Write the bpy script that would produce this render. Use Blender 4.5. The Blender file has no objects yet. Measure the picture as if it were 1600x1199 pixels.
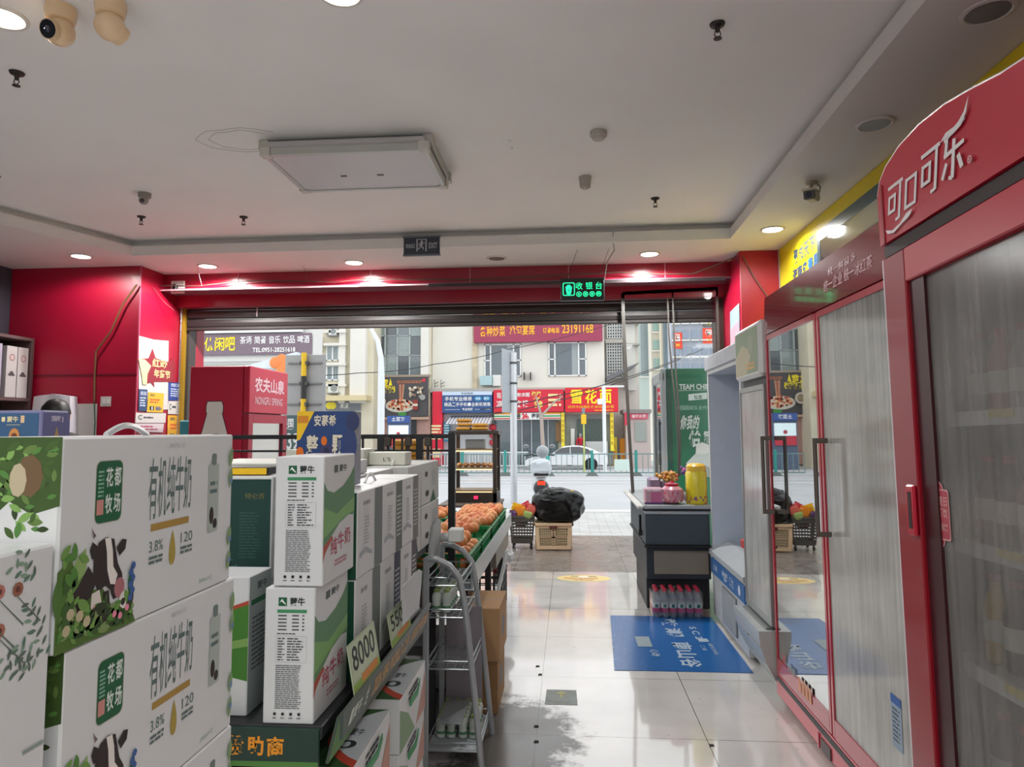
import bpy, math, random
from mathutils import Vector, Matrix, noise
random.seed(7)
SC = bpy.context.scene
COL = SC.collection
# ---------------------------------------------------------------- camera
F, PX, PY, VX, VY, RHO, H = 1100.0, 800.0, 580.0, 888.0, 671.0, 0.012, 1.5
Yc = Vector((VX-PX, -(VY-PY), -F)).normalized()
_u = Vector((-math.sin(RHO), math.cos(RHO), 0))
Zc = (_u - Yc*_u.dot(Yc)).normalized()
Xc = Yc.cross(Zc)
MC = Matrix((Xc, Yc, Zc))                    # camera -> world
cam_d = bpy.data.cameras.new('camera'); cam = bpy.data.objects.new('camera', cam_d); COL.objects.link(cam)
cam_d.sensor_width = 36.0; cam_d.lens = F*36.0/1600.0
cam_d.shift_x = 0.0; cam_d.shift_y = -(599.5-PY)/1600.0
cam_d.clip_end = 500; cam_d.clip_start = 0.02
cam.matrix_world = Matrix.Translation((0, 0, H)) @ MC.to_4x4()
SC.camera = cam
# ---------------------------------------------------------------- sky, exposure
w = bpy.data.worlds.new('overcast_sky'); SC.world = w; w.use_nodes = True
wn = w.node_tree.nodes; wl = w.node_tree.links
bg = wn['Background']; bg.inputs['Strength'].default_value = 1.12
tc = wn.new('ShaderNodeTexCoord'); sx = wn.new('ShaderNodeSeparateXYZ'); rm = wn.new('ShaderNodeValToRGB')
rm.color_ramp.elements[0].position = 0.45; rm.color_ramp.elements[0].color = (0.90, 0.92, 0.94, 1)
rm.color_ramp.elements[1].position = 1.0; rm.color_ramp.elements[1].color = (0.94, 0.98, 1.0, 1)
wl.new(tc.outputs['Generated'], sx.inputs[0]); wl.new(sx.outputs['Z'], rm.inputs[0]); wl.new(rm.outputs[0], bg.inputs['Color'])
SC.view_settings.view_transform = 'Standard'; SC.view_settings.look = 'None'
SC.view_settings.gamma = 1.0; SC.view_settings.exposure = 0.75; SC.view_settings.use_curve_mapping = False
try:
    SC.cycles.use_denoising = True; SC.cycles.max_bounces = 10; SC.cycles.sample_clamp_indirect = 6.0
    SC.cycles.caustics_reflective = False; SC.cycles.caustics_refractive = False
except Exception: pass

def area(name, loc, size, power, color=(1, 1, 1), rot=(0, 0, 0), sy=None):
    d = bpy.data.lights.new(name, 'AREA'); d.energy = power; d.color = color; d.size = size
    if sy: d.shape = 'RECTANGLE'; d.size_y = sy
    o = bpy.data.objects.new(name, d); o.location = loc; o.rotation_euler = rot; COL.objects.link(o); return o
def spot(name, loc, power, color=(1, .985, .975), ang=110, blend=.6, rot=(0, 0, 0)):
    d = bpy.data.lights.new(name, 'SPOT'); d.energy = power; d.color = color; d.spot_size = math.radians(ang); d.spot_blend = blend
    d.shadow_soft_size = .05
    o = bpy.data.objects.new(name, d); o.location = loc; o.rotation_euler = rot; COL.objects.link(o); return o
# unseen fill lamps added behind the viewer to brighten the shop
for lx in (-3.6, -1.2, 0.9):
    for ly in (-0.8, -3.2):
        area('added_fill_light', (lx, ly, 3.22), .9, 16, (.98, .99, 1))

# ---------------------------------------------------------------- pixel helpers (1600x1199 frame)
CP = Vector((0, 0, H))
def ray(px, py): return MC @ Vector((px-PX, -(py-PY), -F))
def aY(px, py, Y): r = ray(px, py); return CP + r*(Y/r.y)
def aX(px, py, X): r = ray(px, py); return CP + r*(X/r.x)
def aZ(px, py, Z): r = ray(px, py); return CP + r*((Z-H)/r.z)

# ---------------------------------------------------------------- materials
MT = {}
def lin(c):
    if isinstance(c, str):
        c = c.lstrip('#'); c = [int(c[i:i+2], 16)/255 for i in (0, 2, 4)]
        c = [x/12.92 if x <= .04045 else ((x+.055)/1.055)**2.4 for x in c]
    return (c[0], c[1], c[2], 1)
def mat(c, rough=.55, metal=0., coat=0., emis=0., spec=.5, nz=.06, sc=9., bump=0., alpha=1., name=None):
    key = (str(c), rough, metal, coat, emis, spec, nz, sc, bump, alpha)
    if key in MT: return MT[key]
    m = bpy.data.materials.new(name or 'paint'); m.use_nodes = True; nt = m.node_tree; b = nt.nodes['Principled BSDF']
    col = lin(c)
    b.inputs['Base Color'].default_value = col; b.inputs['Roughness'].default_value = rough
    b.inputs['Metallic'].default_value = metal; b.inputs['Coat Weight'].default_value = coat
    b.inputs['Coat Roughness'].default_value = .05; b.inputs['Specular IOR Level'].default_value = spec
    if emis:
        b.inputs['Emission Color'].default_value = col; b.inputs['Emission Strength'].default_value = emis
    if alpha < 1: b.inputs['Alpha'].default_value = alpha
    if nz or bump:
        t = nt.nodes.new('ShaderNodeTexCoord'); n = nt.nodes.new('ShaderNodeTexNoise'); n.inputs['Scale'].default_value = sc
        n.inputs['Detail'].default_value = 4
        nt.links.new(t.outputs['Object'], n.inputs['Vector'])
        if nz:
            h = nt.nodes.new('ShaderNodeMix'); h.data_type = 'RGBA'; h.blend_type = 'MULTIPLY'; h.inputs[0].default_value = 1
            r = nt.nodes.new('ShaderNodeMapRange'); r.inputs['To Min'].default_value = 1-nz*1.6; r.inputs['To Max'].default_value = 1+nz
            nt.links.new(n.outputs['Fac'], r.inputs['Value'])
            h.inputs[6].default_value = col; nt.links.new(r.outputs[0], h.inputs[7]); nt.links.new(h.outputs[2], b.inputs['Base Color'])
        if bump:
            bp = nt.nodes.new('ShaderNodeBump'); bp.inputs['Strength'].default_value = bump; bp.inputs['Distance'].default_value = .02
            nt.links.new(n.outputs['Fac'], bp.inputs['Height']); nt.links.new(bp.outputs[0], b.inputs['Normal'])
    MT[key] = m; return m
def glass(name, tint=(1, 1, 1), refl=.12, diff=0., dcol=(.6, .62, .6), streak=False, edge=.75, rough=.01):
    """window glass: transparent + mirror by facing angle (+ condensation film as diffuse)"""
    m = bpy.data.materials.new(name); m.use_nodes = True; nt = m.node_tree; ns = nt.nodes; L = nt.links
    ns.clear(); out = ns.new('ShaderNodeOutputMaterial')
    tr = ns.new('ShaderNodeBsdfTransparent'); tr.inputs[0].default_value = (*tint, 1)
    gl = ns.new('ShaderNodeBsdfGlossy'); gl.inputs['Roughness'].default_value = rough; gl.inputs['Color'].default_value = (.95, .95, .95, 1)
    lw = ns.new('ShaderNodeLayerWeight'); lw.inputs[0].default_value = .5
    mr = ns.new('ShaderNodeMapRange'); mr.inputs['To Min'].default_value = refl; mr.inputs['To Max'].default_value = edge
    pw = ns.new('ShaderNodeMath'); pw.operation = 'POWER'; pw.inputs[1].default_value = 2.0
    L.new(lw.outputs['Facing'], pw.inputs[0]); L.new(pw.outputs[0], mr.inputs['Value'])
    base = tr
    if diff:
        df = ns.new('ShaderNodeBsdfDiffuse'); tl = ns.new('ShaderNodeBsdfTranslucent')
        tcx = ns.new('ShaderNodeTexCoord'); mp = ns.new('ShaderNodeMapping'); mp.inputs['Scale'].default_value = (30, 30, 1.3) if streak else (4, 4, 4)
        nz = ns.new('ShaderNodeTexNoise'); nz.inputs['Scale'].default_value = 1.6; nz.inputs['Detail'].default_value = 5
        L.new(tcx.outputs['Object'], mp.inputs[0]); L.new(mp.outputs[0], nz.inputs['Vector'])
        if streak:
            n2 = ns.new('ShaderNodeTexNoise'); n2.inputs['Scale'].default_value = 2.6; n2.inputs['Detail'].default_value = 6; L.new(tcx.outputs['Object'], n2.inputs['Vector'])
            av = ns.new('ShaderNodeMix'); av.inputs[0].default_value = .55; L.new(nz.outputs['Fac'], av.inputs[2]); L.new(n2.outputs['Fac'], av.inputs[3]); fac = av.outputs[0]
        else: fac = nz.outputs['Fac']
        cr = ns.new('ShaderNodeValToRGB'); cr.color_ramp.elements[0].position = .36; cr.color_ramp.elements[1].position = .64
        cr.color_ramp.elements[0].color = (*[c*.72 for c in dcol], 1); cr.color_ramp.elements[1].color = (*dcol, 1)
        L.new(fac, cr.inputs[0]); L.new(cr.outputs[0], df.inputs[0]); L.new(cr.outputs[0], tl.inputs[0])
        a = ns.new('ShaderNodeMixShader'); a.inputs[0].default_value = .15; L.new(df.outputs[0], a.inputs[1]); L.new(tl.outputs[0], a.inputs[2])
        dr = ns.new('ShaderNodeMapRange'); dr.inputs['To Min'].default_value = max(0, diff-.25); dr.inputs['To Max'].default_value = min(1, diff+.2)
        L.new(fac, dr.inputs['Value']); dr.inputs['From Min'].default_value = .3; dr.inputs['From Max'].default_value = .7
        mx = ns.new('ShaderNodeMixShader'); L.new(dr.outputs[0], mx.inputs[0]); L.new(tr.outputs[0], mx.inputs[1]); L.new(a.outputs[0], mx.inputs[2]); base = mx
    f = ns.new('ShaderNodeMixShader'); L.new(mr.outputs[0], f.inputs[0]); L.new(base.outputs[0], f.inputs[1]); L.new(gl.outputs[0], f.inputs[2])
    L.new(f.outputs[0], out.inputs[0]); return m

# ---------------------------------------------------------------- text cache
TXT = {}
def text_mesh(s, bold):
    k = (s, bold)
    if k not in TXT:
        c = bpy.data.curves.new('tmp', 'FONT'); c.body = s; c.resolution_u = 3; c.offset = bold
        c.space_line = 1.0
        o = bpy.data.objects.new('tmp', c); COL.objects.link(o)
        m = bpy.data.meshes.new_from_object(o.evaluated_get(bpy.context.evaluated_depsgraph_get()))
        vs = [v.co.copy() for v in m.vertices]; fs = [tuple(p.vertices) for p in m.polygons]
        bpy.data.objects.remove(o); bpy.data.curves.remove(c); bpy.data.meshes.remove(m)
        xs = [v.x for v in vs] or [0, 1]; ys = [v.y for v in vs] or [0, 1]
        TXT[k] = (vs, fs, min(xs), max(xs), min(ys), max(ys))
    return TXT[k]

class MB:
    """collects shapes; build() links them as one mesh object"""
    def __init__(s): s.v = []; s.f = []; s.m = []; s.mats = []; s.T = None; s.off = 0; s.st = .0006
    def mi(s, m):
        if m not in s.mats: s.mats.append(m)
        return s.mats.index(m)
    def add(s, vs, fs, m):
        b = len(s.v); i = s.mi(m)
        if s.T is not None: vs = [s.T @ Vector(v) for v in vs]
        s.v += [Vector(v) for v in vs]
        for f in fs: s.f.append([b+k for k in f]); s.m.append(i)
        return s
    def box(s, x0, y0, z0, x1, y1, z1, m, c=0.):
        if x1 < x0: x0, x1 = x1, x0
        if y1 < y0: y0, y1 = y1, y0
        if z1 < z0: z0, z1 = z1, z0
        c = min(c, (x1-x0)*.45, (y1-y0)*.45, (z1-z0)*.45)
        if c <= 0:
            vs = [(x, y, z) for z in (z0, z1) for y in (y0, y1) for x in (x0, x1)]
            return s.add(vs, [(0, 2, 3, 1), (4, 5, 7, 6), (0, 1, 5, 4), (2, 6, 7, 3), (0, 4, 6, 2), (1, 3, 7, 5)], m)
        vs = []; idx = {}
        X = (x0, x1); Y = (y0, y1); Z = (z0, z1)
        for i in (0, 1):
            for j in (0, 1):
                for k in (0, 1):
                    a = (1, -1)
                    for ax in range(3):
                        p = [X[i]+a[i]*c, Y[j]+a[j]*c, Z[k]+a[k]*c]; p[ax] = (X[i], Y[j], Z[k])[ax]
                        idx[(i, j, k, ax)] = len(vs); vs.append(p)
        g = lambda i, j, k, a: idx[(i, j, k, a)]
        fs = []
        for i in (0, 1):
            q = [g(i, 0, 0, 0), g(i, 1, 0, 0), g(i, 1, 1, 0), g(i, 0, 1, 0)]; fs.append(q if i else q[::-1])
            q = [g(0, i, 0, 1), g(1, i, 0, 1), g(1, i, 1, 1), g(0, i, 1, 1)]; fs.append(q[::-1] if i else q)
            q = [g(0, 0, i, 2), g(1, 0, i, 2), g(1, 1, i, 2), g(0, 1, i, 2)]; fs.append(q if i else q[::-1])
        for i in (0, 1):
            for j in (0, 1):
                q = [g(i, j, 0, 0), g(i, j, 1, 0), g(i, j, 1, 1), g(i, j, 0, 1)]; fs.append(q if i == j else q[::-1])
                q = [g(i, 0, j, 0), g(i, 0, j, 2), g(i, 1, j, 2), g(i, 1, j, 0)]; fs.append(q if i == j else q[::-1])
                q = [g(0, i, j, 1), g(1, i, j, 1), g(1, i, j, 2), g(0, i, j, 2)]; fs.append(q if i == j else q[::-1])
                for k in (0, 1):
                    q = [g(i, j, k, 0), g(i, j, k, 1), g(i, j, k, 2)]; fs.append(q if (i+j+k) % 2 else q[::-1])
        return s.add(vs, fs, m)
    def prism(s, pts, d, m, m2=None):
        """pts: ordered 3-D outline, d: Vector thickness"""
        n = len(pts); d = Vector(d); a = [Vector(p) for p in pts]; b = [p+d for p in a]
        nrm = sum(((a[i]-a[0]).cross(a[i+1]-a[0]) for i in range(1, n-1)), Vector())
        if nrm.dot(d) > 0: a = a[::-1]; b = b[::-1]
        s.add(a+b, [tuple(range(n))], m)
        s.add(a+b, [tuple(range(2*n-1, n-1, -1))]+[(i, n+i, n+(i+1) % n, (i+1) % n) for i in range(n)], m2 or m)
        return s
    def cyl(s, p0, p1, r, m, r1=None, n=12, cap=True):
        p0 = Vector(p0); p1 = Vector(p1); r1 = r if r1 is None else r1
        d = (p1-p0).normalized(); a = d.orthogonal().normalized(); b = d.cross(a)
        ring = lambda p, q: [p+(a*math.cos(t*2*math.pi/n)+b*math.sin(t*2*math.pi/n))*q for t in range(n)]
        vs = ring(p0, r)+ring(p1, r1)
        fs = [(i, (i+1) % n, n+(i+1) % n, n+i) for i in range(n)]
        if cap: fs += [tuple(range(n-1, -1, -1)), tuple(range(n, 2*n))]
        return s.add(vs, fs, m)
    def tube(s, pts, r, m, n=8, closed=False):
        pts = [Vector(p) for p in pts]; N = len(pts); vs = []; ref = None
        for i, p in enumerate(pts):
            if closed: d = (pts[(i+1) % N]-pts[i-1]).normalized()
            else: d = ((pts[min(i+1, N-1)]-p).normalized()+(p-pts[max(i-1, 0)]).normalized()).normalized()
            a = d.orthogonal().normalized() if ref is None else (ref-d*ref.dot(d)).normalized()
            ref = a; b = d.cross(a); rr = r[i] if isinstance(r, (list, tuple)) else r
            vs += [p+(a*math.cos(t*2*math.pi/n)+b*math.sin(t*2*math.pi/n))*rr for t in range(n)]
        fs = []
        for i in range(N if closed else N-1):
            j = (i+1) % N
            for t in range(n): fs.append((i*n+t, i*n+(t+1) % n, j*n+(t+1) % n, j*n+t))
        if not closed: fs += [tuple(range(n-1, -1, -1)), tuple(range((N-1)*n, N*n))]
        return s.add(vs, fs, m)
    def lathe(s, prof, o, m, n=20, axis='z', sy=1.):
        o = Vector(o); vs = []; fs = []; N = len(prof)
        for r, h in prof:
            for t in range(n):
                a = t*2*math.pi/n; p = (r*math.cos(a), r*math.sin(a)*sy, h)
                if axis == 'x': p = (p[2], p[0], p[1])
                if axis == 'y': p = (p[1], p[2], p[0])
                vs.append(o+Vector(p))
        for i in range(N-1):
            for t in range(n): fs.append((i*n+t, i*n+(t+1) % n, (i+1)*n+(t+1) % n, (i+1)*n+t))
        fs += [tuple(range(n-1, -1, -1)), tuple(range((N-1)*n, N*n))]
        return s.add(vs, fs, m)
    def ball(s, c, r, m, n=12, k=8, jit=0., fr=3., sq=0.):
        c = Vector(c); r = Vector(r) if isinstance(r, (tuple, list)) else Vector((r, r, r)); vs = []; fs = []
        for i in range(k+1):
            ph = math.pi*i/k
            for t in range(n):
                a = 2*math.pi*t/n
                d = Vector((math.sin(ph)*math.cos(a), math.sin(ph)*math.sin(a), -math.cos(ph)))
                if sq: d = Vector([math.copysign(abs(q)**(1-sq), q) for q in d])
                q = 1.
                if jit: q += jit*noise.noise(d*fr+c*7)+jit*.5*noise.noise(d*fr*2.3+c*3)
                vs.append(c+Vector((d.x*r.x, d.y*r.y, d.z*r.z))*q)
        for i in range(k):
            for t in range(n): fs.append((i*n+t, i*n+(t+1) % n, (i+1)*n+(t+1) % n, (i+1)*n+t))
        return s.add(vs, fs, m)
    # ---- flat print on a face
    def face(s, O, U, V):
        s.O = Vector(O); s.U = Vector(U).normalized(); s.V = Vector(V).normalized(); s.N = s.U.cross(s.V).normalized(); s.off = s.st; return s
    def P(s, u, v): return s.O+s.U*u+s.V*v+s.N*s.off
    def up(s): s.off += s.st*.3; return s
    def poly(s, pts, m):
        ar = sum(pts[i-1][0]*pts[i][1]-pts[i][0]*pts[i-1][1] for i in range(len(pts)))
        if ar < 0: pts = pts[::-1]
        s.add([s.P(*p) for p in pts], [tuple(range(len(pts)))], m); return s.up()
    def rect(s, u0, v0, u1, v1, m): return s.poly([(u0, v0), (u1, v0), (u1, v1), (u0, v1)], m)
    def rrect(s, u0, v0, u1, v1, r, m):
        pts = []
        for cx, cy, a0 in ((u1-r, v0+r, -90), (u1-r, v1-r, 0), (u0+r, v1-r, 90), (u0+r, v0+r, 180)):
            for k in range(5): a = math.radians(a0+k*22.5); pts.append((cx+r*math.cos(a), cy+r*math.sin(a)))
        return s.poly(pts, m)
    def disc(s, u, v, r, m, rv=None, n=20, a0=0, a1=360):
        rv = rv or r; k = n+1 if a1-a0 < 360 else n
        return s.poly([(u+r*math.cos(math.radians(a0+(a1-a0)*t/n)), v+rv*math.sin(math.radians(a0+(a1-a0)*t/n))) for t in range(k)], m)
    def text(s, t, u0, v0, u1, v1, m, bold=.012, skew=0., deep=0.):
        vs, fs, a, b, c, d = text_mesh(t, bold); W = max(b-a, 1e-3); Hh = max(d-c, 1e-3)
        o = []
        for p in vs:
            q = (p.y-c)/Hh; o.append(s.P(u0+(p.x-a)/W*(u1-u0)+skew*q*(v1-v0), v0+q*(v1-v0))+s.N*deep)
        s.add(o, fs, m)
        return s.up()
    def lines(s, u0, v0, u1, v1, n, m, fill=.5, rag=.3):
        """rows of small print"""
        h = (v1-v0)/n; f0 = s.off
        for i in range(n):
            e = u1-(u1-u0)*rag*random.random(); s.off = f0
            x = u0
            while x < e:
                wd = h*random.uniform(1.2, 3.5); s.off = f0
                s.rect(x, v0+i*h+h*(1-fill)/2, min(x+wd, e), v0+i*h+h*(1+fill)/2, m); x += wd+h*.35
        return s
    def build(s, name, parent=None, smooth=False, loc=None, angle=40):
        me = bpy.data.meshes.new(name); L = Vector(loc) if loc is not None else Vector((0, 0, 0))
        if parent is not None:
            t = parent
            while t.parent: t = t.parent
            L = t.location.copy()
        o = bpy.data.objects.new(name, me)
        vs = [v-L for v in s.v]
        me.from_pydata([tuple(v) for v in vs], [], s.f)
        for m in s.mats: me.materials.append(m)
        me.polygons.foreach_set('material_index', s.m)
        if smooth:
            me.polygons.foreach_set('use_smooth', [True]*len(me.polygons))
            try: me.set_sharp_from_angle(angle=math.radians(angle))
            except Exception: pass
        me.update(); COL.objects.link(o)
        if parent is not None: o.parent = parent
        else: o.location = L
        return o
def tag(o, label=None, cat=None, group=None, kind=None):
    if label: o['label'] = label
    if cat: o['category'] = cat
    if group: o['group'] = group
    if kind: o['kind'] = kind
    return o
def thing(name, label, cat, loc=(0, 0, 0), group=None, rz=0.):
    o = bpy.data.objects.new(name, None); o.empty_display_size = .05; COL.objects.link(o); o.location = loc; o.rotation_euler = (0, 0, rz)
    return tag(o, label, cat, group)
# Parts: vertices are given in the thing's local frame
def dup(o, loc, rz=None, label=None, group=None):
    def rec(a, par):
        c = a.copy(); COL.objects.link(c); c.parent = par
        for ch in a.children: rec(ch, c)
        return c
    r = rec(o, None); r.location = loc
    if rz is not None: r.rotation_euler = (0, 0, rz)
    if label: r['label'] = label
    if group: r['group'] = group
    return r
def struct(name, mb, **k):
    o = mb.build(name, **k); o['kind'] = 'structure'; return o

WHITE = mat('#e9e9e6', .5); GREY = mat('#8f9091', .5); DGREY = mat('#3a3b3d', .5); BLACK = mat('#121214', .45)
STEEL = mat('#9a9da0', .3, .8); RED = mat('#b00d2c', .35, coat=.3); YEL = mat('#f5c518', .5); GOLD = mat('#b08a2c', .45)
GREEN = mat('#0f7a43', .5); LGREEN = mat('#7ab648', .5); BLUE = mat('#1d4f9a', .5); NAVY = mat('#27365c', .5); ORANGE = mat('#e8731c', .6)
PINK = mat('#e88aa2', .5); CREAM = mat('#ead9b8', .6); BROWN = mat('#6b4a32', .6); CARD = mat('#b08a62', .8); PRINT = mat('#4a4c50', .6); TEAL = mat('#1f7f78', .5)
# ================================================================ SETTING
def tile_mat(name, c1, c2, size, loc, mortar, mc, rough, stain=True, rv=.1, row=None, offs=0.):
    m = bpy.data.materials.new(name); m.use_nodes = True; nt = m.node_tree; b = nt.nodes['Principled BSDF']; N = nt.nodes; L = nt.links
    tc = N.new('ShaderNodeTexCoord'); mp = N.new('ShaderNodeMapping'); mp.inputs['Location'].default_value = (-loc[0], -loc[1], 0)
    L.new(tc.outputs['Object'], mp.inputs[0])
    br = N.new('ShaderNodeTexBrick'); br.offset = offs; br.squash = 1.0; br.inputs['Scale'].default_value = 1.0
    br.inputs['Brick Width'].default_value = size; br.inputs['Row Height'].default_value = row or size; br.inputs['Mortar Size'].default_value = mortar
    br.inputs['Mortar Smooth'].default_value = 0; br.inputs['Color1'].default_value = lin(c1); br.inputs['Color2'].default_value = lin(c2); br.inputs['Mortar'].default_value = lin(mc)
    L.new(mp.outputs[0], br.inputs['Vector'])
    nz = N.new('ShaderNodeTexNoise'); nz.inputs['Scale'].default_value = 2.2; nz.inputs['Detail'].default_value = 6; L.new(tc.outputs['Object'], nz.inputs['Vector'])
    mr = N.new('ShaderNodeMapRange'); mr.inputs['From Min'].default_value = .3; mr.inputs['From Max'].default_value = .7; mr.inputs['To Min'].default_value = .82; mr.inputs['To Max'].default_value = 1.04
    L.new(nz.outputs['Fac'], mr.inputs['Value'])
    mx = N.new('ShaderNodeMix'); mx.data_type = 'RGBA'; mx.blend_type = 'MULTIPLY'; mx.inputs[0].default_value = 1
    L.new(br.outputs['Color'], mx.inputs[6]); L.new(mr.outputs[0], mx.inputs[7]); last = mx.outputs[2]
    if stain:
        # scuffed black dirt beside the wire rack
        ob = N.new('ShaderNodeMapping'); ob.vector_type = 'POINT'; ob.inputs['Location'].default_value = (.30, -3.55, 0); L.new(tc.outputs['Object'], ob.inputs[0])
        sc_ = N.new('ShaderNodeMapping'); sc_.inputs['Scale'].default_value = (1.9, 1.25, 1); L.new(ob.outputs[0], sc_.inputs[0])
        ln = N.new('ShaderNodeVectorMath'); ln.operation = 'LENGTH'; L.new(sc_.outputs[0], ln.inputs[0])
        n2 = N.new('ShaderNodeTexNoise'); n2.inputs['Scale'].default_value = 7; n2.inputs['Detail'].default_value = 9; n2.inputs['Roughness'].default_value = .75; L.new(tc.outputs['Object'], n2.inputs['Vector'])
        a = N.new('ShaderNodeMath'); a.operation = 'MULTIPLY_ADD'; a.inputs[1].default_value = -.85; L.new(ln.outputs['Value'], a.inputs[0]); L.new(n2.outputs['Fac'], a.inputs[2])
        c = N.new('ShaderNodeMapRange'); c.inputs['From Min'].default_value = -.10; c.inputs['From Max'].default_value = .07; c.inputs['To Max'].default_value = .85; L.new(a.outputs[0], c.inputs['Value'])
        m3 = N.new('ShaderNodeMix'); m3.data_type = 'RGBA'; L.new(c.outputs[0], m3.inputs[0]); L.new(last, m3.inputs[6]); m3.inputs[7].default_value = lin('#3c3935'); last = m3.outputs[2]
        # small specks
        n3 = N.new('ShaderNodeTexNoise'); n3.inputs['Scale'].default_value = 26; n3.inputs['Detail'].default_value = 3; L.new(tc.outputs['Object'], n3.inputs['Vector'])
        c3 = N.new('ShaderNodeMapRange'); c3.inputs['From Min'].default_value = .73; c3.inputs['From Max'].default_value = .76; c3.inputs['To Max'].default_value = .7; L.new(n3.outputs['Fac'], c3.inputs['Value'])
        m4 = N.new('ShaderNodeMix'); m4.data_type = 'RGBA'; L.new(c3.outputs[0], m4.inputs[0]); L.new(last, m4.inputs[6]); m4.inputs[7].default_value = lin('#4a4640'); last = m4.outputs[2]
    L.new(last, b.inputs['Base Color'])
    r = N.new('ShaderNodeMapRange'); r.inputs['From Min'].default_value = .35; r.inputs['From Max'].default_value = .7; r.inputs['To Min'].default_value = rough; r.inputs['To Max'].default_value = rough+rv
    n5 = N.new('ShaderNodeTexNoise'); n5.inputs['Scale'].default_value = 5; n5.inputs['Detail'].default_value = 7; L.new(tc.outputs['Object'], n5.inputs['Vector'])
    L.new(n5.outputs['Fac'], r.inputs['Value']); L.new(r.outputs[0], b.inputs['Roughness'])
    bp = N.new('ShaderNodeBump'); bp.inputs['Strength'].default_value = .12; bp.inputs['Distance'].default_value = .004; L.new(br.outputs['Fac'], bp.inputs['Height']); bp.invert = True
    L.new(bp.outputs[0], b.inputs['Normal'])
    b.inputs['Coat Weight'].default_value = .9 if stain else 0.; b.inputs['Coat Roughness'].default_value = .05; b.inputs['Coat IOR'].default_value = 1.9
    if stain:
        cw = N.new('ShaderNodeMapRange'); cw.inputs['To Min'].default_value = .9; cw.inputs['To Max'].default_value = .0; cw.inputs['From Max'].default_value = .85
        L.new(c.outputs[0], cw.inputs['Value']); L.new(cw.outputs[0], b.inputs['Coat Weight'])
    return m
FLOOR = tile_mat('polished_cream_tile', '#e9e7e2', '#e6e3dd', .825, (.65, 3.601), .0022, '#6e6a62', .16)
GRAN = tile_mat('wet_granite_paving', '#8c837b', '#857d76', .6, (0, 7.6), .004, '#5a544e', .12, stain=False, rv=.35)
PAVE = tile_mat('pale_brick_paving', '#c9cac8', '#bfc0be', .3, (0, 10.2), .006, '#9a9a98', .45, stain=False, row=.15, offs=.5)
ASPH = mat('#b4b7ba', .6, nz=.12, sc=.7, name='asphalt')
CEIL = mat('#efeeed', .8, nz=.05, sc=1.5, name='ceiling_paint')
CEIL2 = mat('#e1dfdc', .75, nz=.04, sc=1.2, name='soffit_paint')
RWALL = mat('#a2082e', .42, coat=.05, nz=.06, sc=1.1, name='red_panel')
RWALL2 = mat('#9c0a2c', .3, coat=.3, nz=.08, sc=1.4, name='red_fascia')
m = MB(); m.box(-5.5, -4, -.1, 1.95, 7.6, 0, FLOOR); struct('floor', m)
m = MB(); m.box(-7, 7.6, -.1, 5, 10.2, -.004, GRAN); struct('floor_porch', m)
m = MB(); m.box(-30, 10.2, -.1, 30, 13.0, -.01, PAVE); struct('sidewalk', m)
m = MB(); m.box(-60, 13.0, -.2, 60, 13.25, .02, mat('#d2d2d0', .7), .02); struct('kerb', m)
def zg(Y): return -.03-.03*max(0, Y-13.3)
m = MB(); m.T = None
m.add([(-90, 13.25, -.03), (90, 13.25, -.03), (90, 80, zg(80)), (-90, 80, zg(80)), (-90, 13.25, -.4), (90, 13.25, -.4), (90, 80, zg(80)-.4), (-90, 80, zg(80)-.4)],
      [(0, 1, 2, 3), (7, 6, 5, 4), (0, 4, 5, 1), (1, 5, 6, 2), (2, 6, 7, 3), (3, 7, 4, 0)], ASPH)
LANE = mat('#eef0f0', .6)
for ya, yb in ((24.6, 24.8), (26.9, 27.1), (33.2, 33.45)):
    m.add([(-60, ya, zg(ya)+.012), (60, ya, zg(ya)+.012), (60, yb, zg(yb)+.012), (-60, yb, zg(yb)+.012)], [(0, 1, 2, 3)], LANE)
struct('road', m)
# ceiling with a stepped recess
m = MB()
ZS, ZR = 3.10, 3.25
rin = [(1.30, -4.0), (1.385, 5.97), (-3.95, 6.02), (-4.28, 5.12), (-7.0, -4.0)]
out = [(1.92, -4.0), (1.92, 7.3), (-5.5, 7.3), (-5.5, 1.0)]
def slab(pts, z0, z1, mm): m.prism([(x, y, z0) for x, y in pts], (0, 0, z1-z0), mm)
slab([(1.30, -4), (1.97, -4), (1.97, 6.0), (1.385, 5.97)], ZS, ZS+.09, CEIL2)
slab([(1.385, 5.97), (1.97, 6.0), (1.97, 7.4), (-5.6, 7.4), (-5.6, 6.02), (-3.95, 6.02)], ZS, ZS+.09, CEIL2)
slab([(-3.95, 6.02), (-5.6, 6.02), (-5.6, 1.48), (-4.28, 5.12)], ZS, ZS+.09, CEIL2)
slab([(1.36, -4), (1.97, -4), (1.97, 6.1), (1.445, 6.06)], ZS+.09, ZR, CEIL2)
slab([(1.445, 6.06), (1.97, 6.1), (1.97, 7.4), (-5.6, 7.4), (-5.6, 6.1), (-4.0, 6.1)], ZS+.09, ZR, CEIL2)
slab([(-4.0, 6.1), (-5.6, 6.1), (-5.6, 1.4), (-4.36, 5.1)], ZS+.09, ZR, CEIL2)
m.box(-5.6, -4.1, ZR, 1.97, 7.4, ZR+.1, CEIL)
struct('ceiling', m)
GREYW = mat('#4b4a55', .6, name='dark_wall_panel')
m = MB(); m.box(-5.6, -4, 0, -5.43, 7.3, 3.25, GREYW); struct('wall_left', m)
m = MB(); m.box(-5.6, -4.12, 0, 2.02, -4, 3.35, mat('#cfcac4', .7)); struct('wall_back', m)
m = MB(); m.box(-5.43, 6.40, 0, -4.10, 7.3, ZS, RWALL, .003)
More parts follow.
